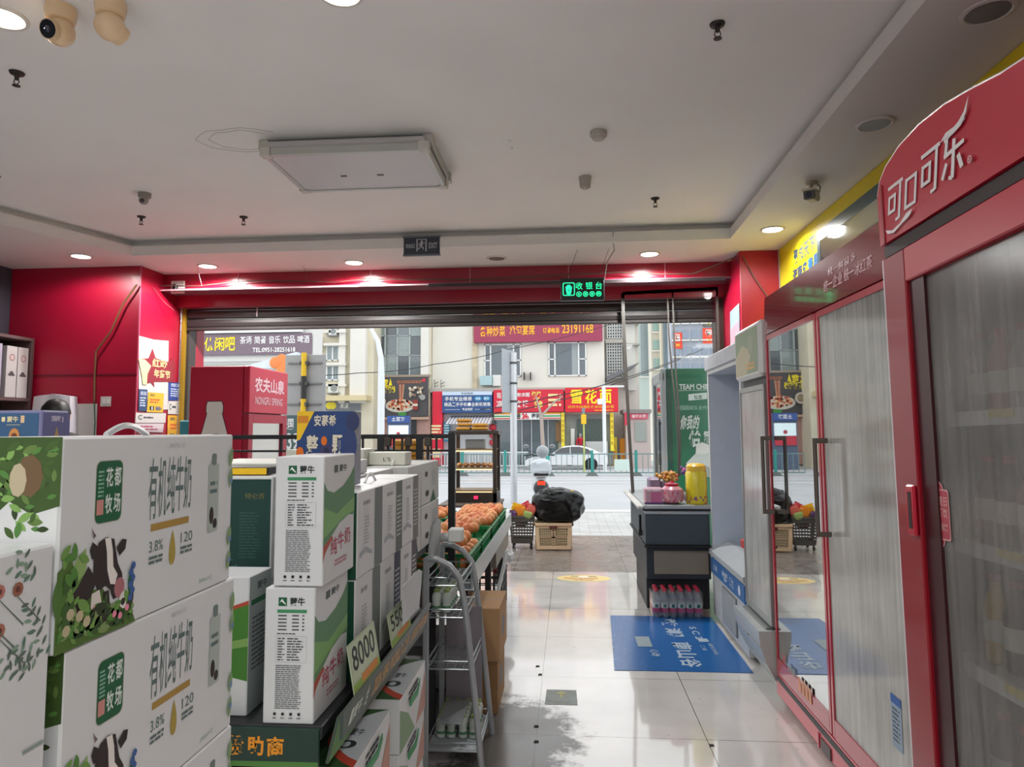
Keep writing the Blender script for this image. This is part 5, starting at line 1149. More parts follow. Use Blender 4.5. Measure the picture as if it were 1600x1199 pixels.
LE = [(.10, .98, .95, 1.16, .12), (.24, .98, .20, .60, .12), (.14, .60, .98, .66, .10), (.56, .86, .56, .0, .13), (.56, .0, .40, .06, .08), (.28, .42, .12, .10, .11), (.78, .44, .96, .10, .14)]
chr_(KE, .055, .050, .105); chr_(KO, .165, .052, .092); chr_(KE, .262, .058, .11); chr_(LE, .372, .055, .11)
m.poly([(.39, .165), (.42, .180), (.47, .178), (.505, .195), (.53, .225), (.515, .19), (.49, .168), (.45, .162), (.41, .166)], CW)
m.poly([(.055, .035), (.10, .022), (.15, .028), (.19, .045), (.225, .046), (.215, .035), (.195, .028), (.16, .024), (.11, .012), (.07, .020)], CW)
m.disc(.515, .07, .009, CW); m.disc(.515, .07, .0072, CR); m.text('R', .512, .066, .518, .074, CW)
m.build('header', t)
m = MB(); m.box(xa+.01, 1.18, 2.035, 1.03, 2.2, 2.072, mat('#1a0a0c', .5)); m.build('gap_strip', t)
m = MB(); zt, zb = 2.03, .14
m.box(xa, 2.06, zb, xa+.05, 2.195, zt, CRD, .004); m.box(xa, 1.18, zb, xa+.05, 1.25, zt, CRD, .004); m.box(xa, 1.25, zt-.10, xa+.05, 2.06, zt, CR, .004); m.box(xa, 1.25, zb, xa+.05, 2.06, zb+.1, CRD, .004)
m.box(xa+.012, 1.98, zb+.1, xa+.05, 2.06, zt-.10, mat('#3a1018', .3)); m.box(xa+.004, 2.195, .14, xa+.045, 2.208, zt, mat('#c9c4c8', .3)); d = m.build('door', t)
m = MB(); m.box(xa+.02, 1.25, zb+.1, xa+.026, 1.98, zt-.10, GK); m.build('glass', d)
m = MB(); m.box(xa-.012, 2.065, 1.20, xa, 2.115, 1.345, CR, .008); m.box(xa-.013, 2.080, 1.222, xa-.0115, 2.100, 1.325, mat('#30060c', .5)); m.build('handle', d)
m = MB(); m.face((xa+.0195, 2.06, 1.19), (0, -1, 0), (0, 0, 1)); m.st = .0006; m.off = .001; PK = mat('#a8404c', .5); LP = mat('#c99a98', .5)
for u, v, r_ in ((.05, .10, .03), (.05, .055, .025), (.065, .02, .025), (.07, .14, .028)): m.disc(u, v, r_+.004, LP); m.disc(u, v, r_, PK)
m.rrect(.045, .015, .125, .15, .01, LP); m.rrect(.049, .019, .121, .146, .01, PK); m.text('夏日', .07, .105, .115, .13, LP, .02); m.text('畅饮', .07, .075, .115, .10, LP, .02); m.text('一起来', .065, .04, .115, .06, LP, .02); m.build('door_sticker', t)
m = MB(); m.box(1.0, 1.18, .02, 1.80, 2.19, .13, CRD, .005); m.build('base_panel', t)
for z in (.50, .86, 1.18, 1.52): m = MB(); m.box(1.06, 1.24, z, 1.74, 2.13, z+.012, mat('#a9abab', .4)); m.box(1.05, 1.24, z-.012, 1.06, 2.13, z+.026, mat('#c4c6c6', .4)); m.build('shelf', t)
for z, cs in ((.512, ('#2c1c18', '#4a2a20')), (.872, ('#1c1c20', '#2c1c18', '#c9a83c')), (1.192, ('#6a2a2a', '#3a2a2a')), (1.532, ('#8a8a88', '#a84a3a'))):
    for i in range(9):
        b = bottle(None, 1.15, 1.31+i*.092, z, cs[i % len(cs)], .23, .036); tag(b, 'dark drink bottle dimly seen behind the fogged cola fridge door', 'bottle', 'bottles in the cola fridge')
    m = MB(); m.box(1.045, 1.75, z-.03+.022, 1.049, 1.85, z+.012, mat('#c9b83c', .5)); tag(m.build('price_tag', loc=(1.045, 1.8, z)), 'yellow price tag on a shelf inside the cola fridge', 'price tag', 'price tags in the cola fridge')
t.rotation_euler = (math.radians(-1.2), 0, 0)

# ================================================================ CANDY STAND, WATER PACK, FLOOR MATS
t = thing('candy_stand', 'dark stepped checkout stand with silver rim carrying candy jars', 'stand', (.9, 6.5, 0))
DT = mat('#3a4650', .45); SR = mat('#a9b0b4', .3, .4)
m = MB(); m.box(.64, 6.12, 0, 1.16, 7.0, .27, mat('#1c2026', .5), .005); m.build('base', t)
m = MB(); m.box(.63, 5.98, .27, 1.15, 7.2, .54, mat('#252c34', .5), .005); m.box(.69, 5.972, .31, 1.13, 5.98, .50, mat('#8a8070', .5), .003); m.build('lower_drawer', t)
m = MB(); m.box(.62, 5.93, .55, 1.14, 7.3, .80, DT, .006); m.box(.605, 5.90, .535, 1.15, 7.3, .552, BLACK, .004); m.build('upper_drawer', t)
m = MB(); m.box(.62, 5.92, .80, 1.145, 7.35, .83, SR, .004); m.box(.60, 5.905, .83, 1.15, 7.35, .845, BLACK, .003); m.box(.615, 5.90, .845, 1.145, 7.4, .878, SR, .005); m.box(.56, 5.93, .84, .615, 7.45, .87, mat('#c9ccc8', .4), .008); m.build('top_rim', t)
m = MB(); m.cyl((.60, 6.15, .62), (.60, 6.15, .77), .012, BLACK); m.cyl((.585, 6.15, .62), (.615, 6.15, .62), .025, BLACK); m.build('latch', t)
def jar(name, label, x, y, z, prof, bm, lidp, lm, extra=None, n=24):
    t = thing(name, label, 'candy jar', (x, y, z)); m = MB(); m.lathe(prof, (x, y, z), bm, n)
    if extra: extra(m, x, y, z)
    m.build('jar_body', t, smooth=True); m = MB(); m.lathe(lidp, (x, y, z), lm, n); m.build('lid', t, smooth=True); return t
def candies(cols, R_, h0, h1, n, sd):
    def f(m, x, y, z):
        r2 = random.Random(sd)
        for i in range(n):
            a = r2.uniform(0, 6.28); h = r2.uniform(h0, h1); m.ball((x+R_*math.cos(a), y+R_*math.sin(a), z+h), .011, mat(r2.choice(cols), .3, coat=.4), 7, 5)
    return f
zt = .878
jar('candy_jar', 'round pink candy jar with a red lid on the candy stand', .855, 6.02, zt, [(.055, 0), (.085, .02), (.098, .07), (.09, .12), (.06, .145)], mat('#cc8f9f', .25, coat=.5), [(.055, .145), (.057, .165), (.02, .175), (.015, .19)], mat('#b3203a', .35), candies(['#d86a8c', '#e8c8a0', '#c9506c', '#f0d8dc'], .088, .02, .11, 60, 2))
jar('candy_jar', 'tall yellow candy jar at the right end of the candy stand', 1.055, 6.02, zt, [(.082, 0), (.086, .01), (.086, .255), (.078, .27)], mat('#e0cf2c', .3, coat=.4), [(.08, .27), (.08, .31), (.06, .33), (.02, .335)], mat('#e0b83c', .3, coat=.4), candies(['#b04a6c', '#7a5a9c', '#c96a3c'], .080, .01, .06, 50, 3))
m = MB(); m.box(.625, 5.97, zt, .78, 6.12, zt+.13, mat('#c9a0b0', .35, coat=.3), .01); m.face((.625, 5.97, zt), (1, 0, 0), (0, 0, 1)); m.off = .002; m.rect(.05, .015, .14, .10, mat('#c86c9a', .4)); m.rect(.0, .0, .15, .015, mat('#5a3a7a', .4)); m.lines(.02, .10, .14, .125, 1, mat('#e8dfe2', .5))
tag(m.build('candy_box', loc=(.70, 6.05, zt)), 'clear pink candy box at the left end of the candy stand', 'candy box')
def lolly(name, label, c, cols, n, R_, sd):
    t = thing(name, label, 'candy', c); r2 = random.Random(sd); m = MB(); m.lathe([(.05, 0), (.06, .12), (.065, .16)], c, mat('#8a7684', .5), 16); m.build('holder', t, smooth=True); m = MB()
    for i in range(n):
        a = r2.uniform(0, 6.28); r3 = r2.uniform(0, R_); m.ball((c[0]+r3*math.cos(a), c[1]+r3*math.sin(a)*.6, c[2]+.17+r2.uniform(0, .07)), .016, mat(r2.choice(cols), .35, coat=.3), 8, 6)
    m.build('lollipops', t, smooth=True)
lolly('lollipop_tub', 'tub of gold wrapped lollipops behind the pink candy jar', (.86, 6.35, zt), ['#c9973c', '#e0b86a', '#a87a3c', '#c86a3c'], 60, .10, 4)
lolly('lollipop_tub', 'tub of purple and red lollipops behind the yellow candy jar', (1.08, 6.30, zt+.05), ['#8a2a7a', '#c03a5c', '#d86a9c', '#5a3a8a'], 60, .10, 5)
m = MB(); m.box(1.0, 6.22, zt, 1.14, 6.40, zt+.05, mat('#6a5a64', .5), .01); tag(m.build('candy_box', loc=(1.07, 6.3, zt)), 'dark box under the purple lollipop tub', 'candy box')
m = MB(); m.box(.70, 6.30, zt, .80, 6.5, zt+.19, mat('#8a7a94', .4), .015); tag(m.build('candy_bag', loc=(.75, 6.4, zt)), 'greyish purple bag standing behind the pink candy box', 'candy bag')
# water bottles in shrink film
t = thing('water_pack', 'shrink wrapped pack of clear water bottles with red caps on the floor', 'water pack', (.85, 5.93, 0))
PB = glass('clear_pet', tint=(.86, .88, .9), refl=.10, diff=.22, dcol=(.75, .77, .8), edge=.5); L1 = mat('#b8446a', .4); L2 = mat('#d8dcd8', .4); L3 = mat('#1f6a4a', .4)
b0 = MB(); b0.lathe([(.026, 0), (.031, .008), (.030, .05), (.032, .06), (.032, .13), (.028, .16), (.014, .195), (.0135, .205)], (0, 0, 0), PB, 14)
b0.lathe([(.0322, .042), (.0322, .078)], (0, 0, 0), L1, 14); b0.lathe([(.0324, .078), (.0324, .112)], (0, 0, 0), L2, 14)
b0.box(-.014, -.0335, .082, .010, -.0318, .108, L3)
cap0 = MB(); cap0.lathe([(.0155, .200), (.0155, .222), (.012, .225)], (0, 0, 0), mat('#c02c48', .4), 14)
bm_ = None
for j in range(3):
    for i in range(6):
        p = (.685+i*.0655, 5.835+j*.066, .002)
        if bm_ is None: bo = b0.build('bottle', smooth=True); co = cap0.build('cap', smooth=True); co.parent = bo; bm_ = bo; bo.parent = t; bo.location = Vector(p)-t.location
        else:
            bo = bm_.copy(); co2 = bm_.children[0].copy(); COL.objects.link(bo); COL.objects.link(co2); bo.parent = t; bo.location = Vector(p)-t.location; co2.parent = bo
m = MB(); FILM = glass('shrink_film', tint=(.95, .95, .95), refl=.06, edge=.5, rough=.08)
m.box(.648, 5.798, .001, 1.05, 6.005, .218, FILM, .02); m.build('shrink_film', t, smooth=True)
# blue floor mat
def matn(c1, c2, thr=.52):
    mm = bpy.data.materials.new('worn_blue_vinyl'); mm.use_nodes = True; nt = mm.node_tree; b = nt.nodes['Principled BSDF']; tc = nt.nodes.new('ShaderNodeTexCoord'); sp = nt.nodes.new('ShaderNodeSeparateXYZ'); nt.links.new(tc.outputs['Object'], sp.inputs[0])
    n = nt.nodes.new('ShaderNodeTexNoise'); n.inputs['Scale'].default_value = 34; n.inputs['Detail'].default_value = 8; n.inputs['Roughness'].default_value = .7; nt.links.new(tc.outputs['Object'], n.inputs['Vector'])
    a = nt.nodes.new('ShaderNodeMath'); a.operation = 'MULTIPLY_ADD'; a.inputs[1].default_value = -.35; nt.links.new(sp.outputs['X'], a.inputs[0]); nt.links.new(n.outputs['Fac'], a.inputs[2])
    r = nt.nodes.new('ShaderNodeMapRange'); r.inputs['From Min'].default_value = thr+.05; r.inputs['From Max'].default_value = thr+.12; nt.links.new(a.outputs[0], r.inputs['Value'])
    mx = nt.nodes.new('ShaderNodeMix'); mx.data_type = 'RGBA'; mx.inputs[6].default_value = lin(c1); mx.inputs[7].default_value = lin(c2); nt.links.new(r.outputs[0], mx.inputs[0]); nt.links.new(mx.outputs[2], b.inputs['Base Color'])
    b.inputs['Roughness'].default_value = .22; return mm
MATB = matn('#1d62a6', '#8fb0d0')
m = MB(); m.prism([(.268, 4.563, .001), (1.115, 4.563, .001), (1.115, 5.86, .001), (.318, 5.86, .001)], (0, 0, .0025), MATB)
m.face((.70, 5.70, .0035), (0, -1, 0), (1, 0, 0)); m.st = .0005; m.off = .001; MW = mat('#a9bccc', .4)
for i, ch in enumerate('敢潮'): m.text(ch, -.08+i*.26, .0, .14+i*.26, .12, MW, .03)
for i, ch in enumerate('南山谷'): m.text(ch, .54+i*.18, .0, .70+i*.18, .13, MW, .03)
m.text('S C 2', .14, .19, .46, .24, MW, .02); m.rrect(.44, .20, .52, .27, .01, MW); m.text('二维', .60, .19, .72, .22, MW, 0); m.text('请扫码', .55, .25, .80, .28, MW, 0)
m.rect(.42, -.24, .66, -.14, mat('#8fa0a8', .4)); m.text('心动', .72, -.17, .86, -.11, MW, .01)
MATB_off = Vector((.30, 4.563, 0))
tag(m.build('floor_mat', loc=(.30, 4.563, .001)), 'blue floor mat with white characters in front of the open cooler', 'floor mat')
m = MB(); p = aZ(877, 1091, 0); m.prism([(p.x-.09, p.y-.10, .0005), (p.x+.09, p.y-.10, .0005), (p.x+.085, p.y+.12, .0005), (p.x-.085, p.y+.12, .0005)], (0, 0, .001), mat('#84908a', .4, nz=.3, sc=20)); m.face((p.x-.09, p.y-.10, .0015), (1, 0, 0), (0, 1, 0)); m.off = .0006; m.rect(.082, .10, .098, .19, mat('#b9b878', .5)); m.poly([(.05, .15), (.13, .15), (.09, .20)], mat('#b9b878', .5)); m.lines(.02, .03, .15, .075, 2, mat('#a8b2ac', .5), .5)
tag(m.build('floor_sticker', loc=(p.x, p.y, 0)), 'worn grey green square sticker with an arrow on the tiles', 'sticker')
m = MB(); p = aZ(912, 904, 0); m.face((p.x, p.y, .0006), (1, 0, 0), (0, 1, 0)); m.off = .0005; m.disc(0, 0, .27, mat('#e6cf86', .4, nz=.2, sc=12), rv=.16, n=32); m.disc(0, .06, .06, mat('#efe6d0', .4), rv=.05); m.rect(-.13, .07, -.05, .10, mat('#7a6a4c', .5)); m.rect(.05, .07, .13, .10, mat('#7a6a4c', .5)); m.lines(-.2, -.05, .2, .03, 2, mat('#c9884c', .5), .6); m.text('温馨提示', -.10, -.11, .10, -.07, mat('#b06a4c', .5))
tag(m.build('floor_sticker', loc=(p.x, p.y, 0)), 'pale yellow oval sticker on the tiles just inside the doorway', 'sticker')
# dark scraps on the floor
for i, (a, b, lb) in enumerate(((840, 1042, 'nearer of two dark scraps beside the tile joint'), (844, 1055, 'farther scrap'), (838, 1136, ''), (838, 1160, ''), (1112, 1166, ''))):
    p = aZ(a, b, 0); m = MB(); m.prism([(p.x-.012, p.y-.008, 0), (p.x+.012, p.y-.004, 0), (p.x+.010, p.y+.010, 0), (p.x-.008, p.y+.012, 0)], (0, 0, .004), mat('#2a2622', .8)); tag(m.build('floor_scrap', loc=tuple(p)), 'small dark scrap lying on the cream floor tiles', 'scrap', 'dark scraps on the floor')

# ================================================================ CURTAIN OF CLEAR PLASTIC
CL = glass('clear_pvc', refl=.02, edge=.35, tint=(.95, .96, .96), rough=.02)
t = thing('plastic_curtain', 'clear plastic door curtain with dark magnetic edges, drawn to the right side', 'curtain', (1.1, 7.02, 2.9))
def strip(pts, wd):
    m = MB(); a = [aY(x, y, 7.02) for x, y in pts]; l = [p-Vector((wd/2, 0, 0)) for p in a]; r = [p+Vector((wd/2, 0, 0)) for p in a]
    for i in range(len(a)-1): m.prism([l[i], r[i], r[i+1], l[i+1]], (0, .012, 0), mat('#55534f', .4, .2))
    return m
L_ = [(973, 458), (975, 520), (979, 600), (984, 690), (989, 770), (996, 842)]
A_ = [(1043, 456), (1045, 520), (1050, 580), (1057, 640), (1060, 700), (1060, 745)]; B_ = [(1051, 456), (1053, 520), (1056, 580), (1061, 640), (1063, 700), (1062, 745)]
for L0, wd in ((L_, .045), (A_, .022), (B_, .022), ([(1120, 452), (1123, 540), (1126, 640)], .03)): strip(L0, wd*.7).build('magnetic_edge', t)
m = MB(); P_ = [aY(973, 456, 7.02), aY(1122, 448, 7.02)]; m.prism([P_[0], P_[1], P_[1]-Vector((0, 0, .035)), P_[0]-Vector((0, 0, .035))], (0, .02, 0), mat('#4a4a48', .4, .3)); m.build('top_rail', t)
for poly_, lab in ((L_+A_[::-1], 'sheet'), (B_+[(1126, 745), (1122, 452)], 'sheet')):
    m = MB(); m.prism([aY(x, y, 7.03) for x, y in poly_], (0, .002, 0), CL); m.build('plastic_sheet', t)
# poster on the right pillar side
m = MB(); m.prism([aX(x, y, 1.555) for x, y in ((1141, 488), (1155, 474), (1156, 520), (1142, 560))], (-.002, 0, 0), mat('#9cc0cc', .4)); m.prism([aX(x, y, 1.552) for x, y in ((1142, 515), (1154, 500), (1155, 516), (1143, 548))], (-.002, 0, 0), mat('#c99aa8', .4))
tag(m.build('poster', loc=(1.55, 6.8, 2.4)), 'pale blue and pink poster on the inner side of the right red pillar', 'poster')

# ================================================================ POSTERS ON THE LEFT PILLAR
def pposter(label, pts, base, fn=None, x=-4.10, th=.003, lay=0):
    P3 = [aX(a, b, x+.004+lay*.004) for a, b in pts]; m = MB(); m.prism(P3, (th, 0, 0), base)
    ys_ = [p.y for p in P3]; zs_ = [p.z for p in P3]; y0, y1, z0, z1 = min(ys_), max(ys_), min(zs_), max(zs_)
    m.face((x+.004+lay*.004+th, y0, z0), (0, 1, 0), (0, 0, 1)); m.st = .001; m.off = m.st
    if fn: fn(m, y1-y0, z1-z0)
    tag(m.build('poster', loc=(x, (y0+y1)/2, (z0+z1)/2)), label, 'poster')
WP = mat('#cfc9c4', .6); WS_ = mat('#d8c48a', .5)
pposter('large torn white paper at the top of the left pillar posters', [(217, 525), (240, 531), (263, 533), (262, 640), (216, 642)], WP)
pposter('dark red festive poster with gold characters on the left pillar', [(216, 561), (232, 560), (238, 545), (243, 560), (262, 566), (270, 560), (274, 572), (270, 597), (240, 597), (241, 605), (235, 598), (226, 601), (222, 578)], mat('#8c1c2c', .5), lambda m, w, h: (m.text('红动', w*.35, h*.52, w*.75, h*.75, WS_, .03), m.text('年货节', w*.40, h*.25, w*.85, h*.48, WS_, .03)), lay=1)
pposter('cream cut out figure beside the red festive poster', [(216, 561), (226, 562), (236, 572), (230, 585), (229, 601), (223, 601), (221, 585)], mat('#e0d29a', .5), lay=2)
def ybox(m, w, h): m.text('回收', w*.15, h*.80, w*.45, h*.92, PRINT, .02); m.lines(w*.15, h*.45, w*.85, h*.7, 2, mat('#c9602c', .5), .6); m.rect(w*.15, h*.1, w*.4, h*.3, BLACK); m.rect(w*.25, h*.12, w*.32, h*.28, WHITE); m.lines(w*.5, h*.1, w*.9, h*.3, 3, BLUE, .6)
def bbox(m, w, h): m.text('烟酒', w*.15, h*.72, w*.85, h*.9, mat('#c6cee0', .5)); m.lines(w*.15, h*.2, w*.85, h*.66, 4, mat('#c6cee0', .5), .5)
def wbox(m, w, h): m.text('C', w*.08, h*.3, w*.2, h*.75, mat('#1f4a34', .5), .02); m.lines(w*.25, h*.4, w*.6, h*.65, 1, PRINT, .6)
pposter('narrow dark blue price poster low on the left pillar', [(217, 608), (230, 609), (229, 643), (216, 642)], mat('#2f466e', .5), bbox, lay=1)
pposter('yellow recycling poster between two blue ones on the left pillar', [(232, 613), (256, 615), (254, 645), (229, 644)], mat('#e0b02c', .5), ybox, lay=2)
pposter('blue notice at the right of the left pillar posters', [(263, 598), (285, 598), (285, 626), (263, 626)], mat('#263f8c', .5), bbox, lay=1)
pposter('white notice under the blue one on the left pillar', [(263, 627), (285, 627), (285, 648), (262, 647)], WP, wbox, lay=1)
pposter('yellow recycling poster lowest at the right of the pillar', [(262, 649), (285, 650), (285, 690), (261, 690)], mat('#e0a82c', .5), ybox, lay=1)
pposter('wide white notice near the bottom left of the pillar', [(212, 645), (259, 646), (258, 661), (211, 661)], WP, wbox, lay=1)
pposter('lowest white notice with red print on the left pillar', [(211, 662), (256, 662), (254, 676), (211, 674)], mat('#cdbcc0', .5), lambda m, w, h: m.lines(w*.1, h*.2, w*.8, h*.8, 2, mat('#a8405c', .5), .5), lay=1)

# left shelf unit with boxes
t = thing('wall_shelf', 'dark brown shelf unit against the left wall in the far corner', 'shelf', (-5.3, 5.6, 0))
WD = mat('#5c4746', .5); m = MB()
x0, x1, y0, y1 = -5.425, -5.13, 4.9, 6.37
m.box(x0, y1-.035, 0, x1, y1, 2.40, WD, .002); m.build('side_panel', t); m = MB(); m.box(x0, y0, 0, x1, y0+.03, 2.40, WD, .002); m.build('side_panel', t)
for z in (.1, 1.2, 1.79, 2.37): m = MB(); m.box(x0, y0+.03, z, x1, y1-.035, z+.03, WD, .002); m.build('shelf_board', t)
m = MB(); m.box(x0, y0+.03, .1, x0+.01, y1-.035, 2.40, mat('#1c1214', .6)); m.build('back_panel', t)
def hatb(m, w, h): m.st = .001; m.off = m.st; m.disc(w*.5, h*.78, w*.26, mat('#8a5a54', .5)); m.disc(w*.5, h*.78, w*.20, mat('#b9a8a4', .5)); m.rect(w*.2, h*.42, w*.8, h*.46, mat('#4a4444', .5)); m.disc(w*.5, h*.46, w*.2, mat('#4a4444', .5), a0=0, a1=180)
carton('gift_box', 'grey box with red roundel on the corner shelf, right one', -5.38, 6.20, 1.822, -5.15, 6.325, 2.30, mat('#b5b0ae', .5), [('+X', hatb)], 'gift box', 'roundel boxes on the corner shelf')
carton('gift_box', 'grey box with red roundel on the corner shelf, left one', -5.38, 6.065, 1.822, -5.15, 6.19, 2.30, mat('#b5b0ae', .5), [('+X', hatb)], 'gift box', 'roundel boxes on the corner shelf')
carton('gift_box', 'pale lilac box at the left end of the corner shelf', -5.38, 5.75, 1.822, -5.15, 6.01, 2.31, mat('#a8a2b4', .5), [], 'gift box')
for i, c in enumerate(('#d8c43c', '#d8743c', '#c9b05c', '#e0cf3c')):
    m = MB(); m.box(-5.30, 5.88+i*.085, 1.232, -5.18, 5.95+i*.085, 1.59, mat(c, .5), .004); tag(m.build('snack_pack', loc=(-5.24, 5.9+i*.085, 1.232)), 'coloured snack pack on the lower board of the corner shelf, %s from the left' % ('first', 'second', 'third', 'fourth')[i], 'snack pack', 'snack packs on the corner shelf')
# ================================================================ RED WATER FRIDGE BY THE DOORWAY
t = thing('display_fridge', 'red water fridge with white bottle silhouette on its side at left of doorway', 'fridge', (-3.0, 6.4, 0))
x0, x1, y0, y1 = -3.35, -2.80, 6.0, 6.85; RN = mat('#a30c30', .4, coat=.2, nz=.06, sc=2)
m = MB(); m.box(x0, y0, .06, x1-.06, y1, 2.075, RN, .006)
m.face((x0, y0, .06), (1, 0, 0), (0, 0, 1)); m.st = .0015; m.off = m.st; BW = mat('#c9c4be', .5); BKK = mat('#2a0a10', .5)
def botl(e): 
    p = [(.075-e, .9), (.075-e, 1.12), (.10-e, 1.34), (.135-e, 1.46), (.165-e, 1.575), (.168-e, 1.60), (.162-e, 1.61), (.162-e, 1.66), (.172-e, 1.70+e), (.30+e, 1.70+e), (.313+e, 1.66), (.313+e, 1.61), (.306+e, 1.60), (.310+e, 1.575), (.345+e, 1.46), (.38+e, 1.34), (.40+e, 1.12), (.40+e, .9)]
    return p
m.poly(botl(.007), BKK); m.poly(botl(0), BW); m.rect(.10, 1.03, .385, 1.25, mat('#c8c4c0', .5)); m.text('农夫', .25, .98, .39, 1.10, mat('#b0203a', .5), .03); m.poly([(.22, 1.24), (.245, 1.28), (.27, 1.24)], PRINT)
m.rect(.30, 1.20, .38, 1.24, mat('#3a8a5c', .5))
m.build('cabinet', t)
m = MB(); m.box(x1-.055, y0, 1.66, x1, y1, 2.075, RN, .006); m.face((x1, y0, 1.66), (0, 1, 0), (0, 0, 1)); m.st = .001; m.off = .002; NW = mat('#c9a8b0', .5)
m.text('农夫山泉', .10, .19, .76, .33, NW, .03); m.text('NONGFU SPRING', .12, .08, .72, .15, NW, .01); m.build('header', t)
m = MB(); fr = mat('#8c0c2a', .4)
m.box(x1-.055, y0, .06, x1, y0+.09, 1.65, fr, .003); m.box(x1-.055, y1-.10, .06, x1, y1, 1.65, fr, .003); m.box(x1-.055, y0+.09, 1.57, x1, y1-.10, 1.65, fr); m.box(x1-.055, y0+.09, .06, x1, y1-.10, .20, fr); d = m.build('door', t)
for a_ in (x0+.08, x1-.10):
    for b_ in (y0+.08, y1-.08): m = MB(); m.cyl((a_, b_, 0), (a_, b_, .06), .025, BLACK); m.build('foot', t)
m = MB(); m.box(x1-.03, y0+.09, .20, x1-.02, y1-.10, 1.57, glass('water_fridge_glass', refl=.45, edge=.9, tint=(.8, .8, .8))); m.build('glass', d)
for z in (.5, .85, 1.2): m = MB(); m.box(x1-.058, y0+.1, z, x1-.054, y1-.11, z+.02, mat('#d8d0b0', .5)); m.build('shelf_strip', t)
m = MB(); m.box(-3.55, 6.2, 0, -3.40, 6.6, 1.60, mat('#3f8a96', .4), .01); tag(m.build('cooler_box', loc=(-3.5, 6.4, 0)), 'narrow teal cabinet edge between the pillar and the red water fridge', 'cabinet')

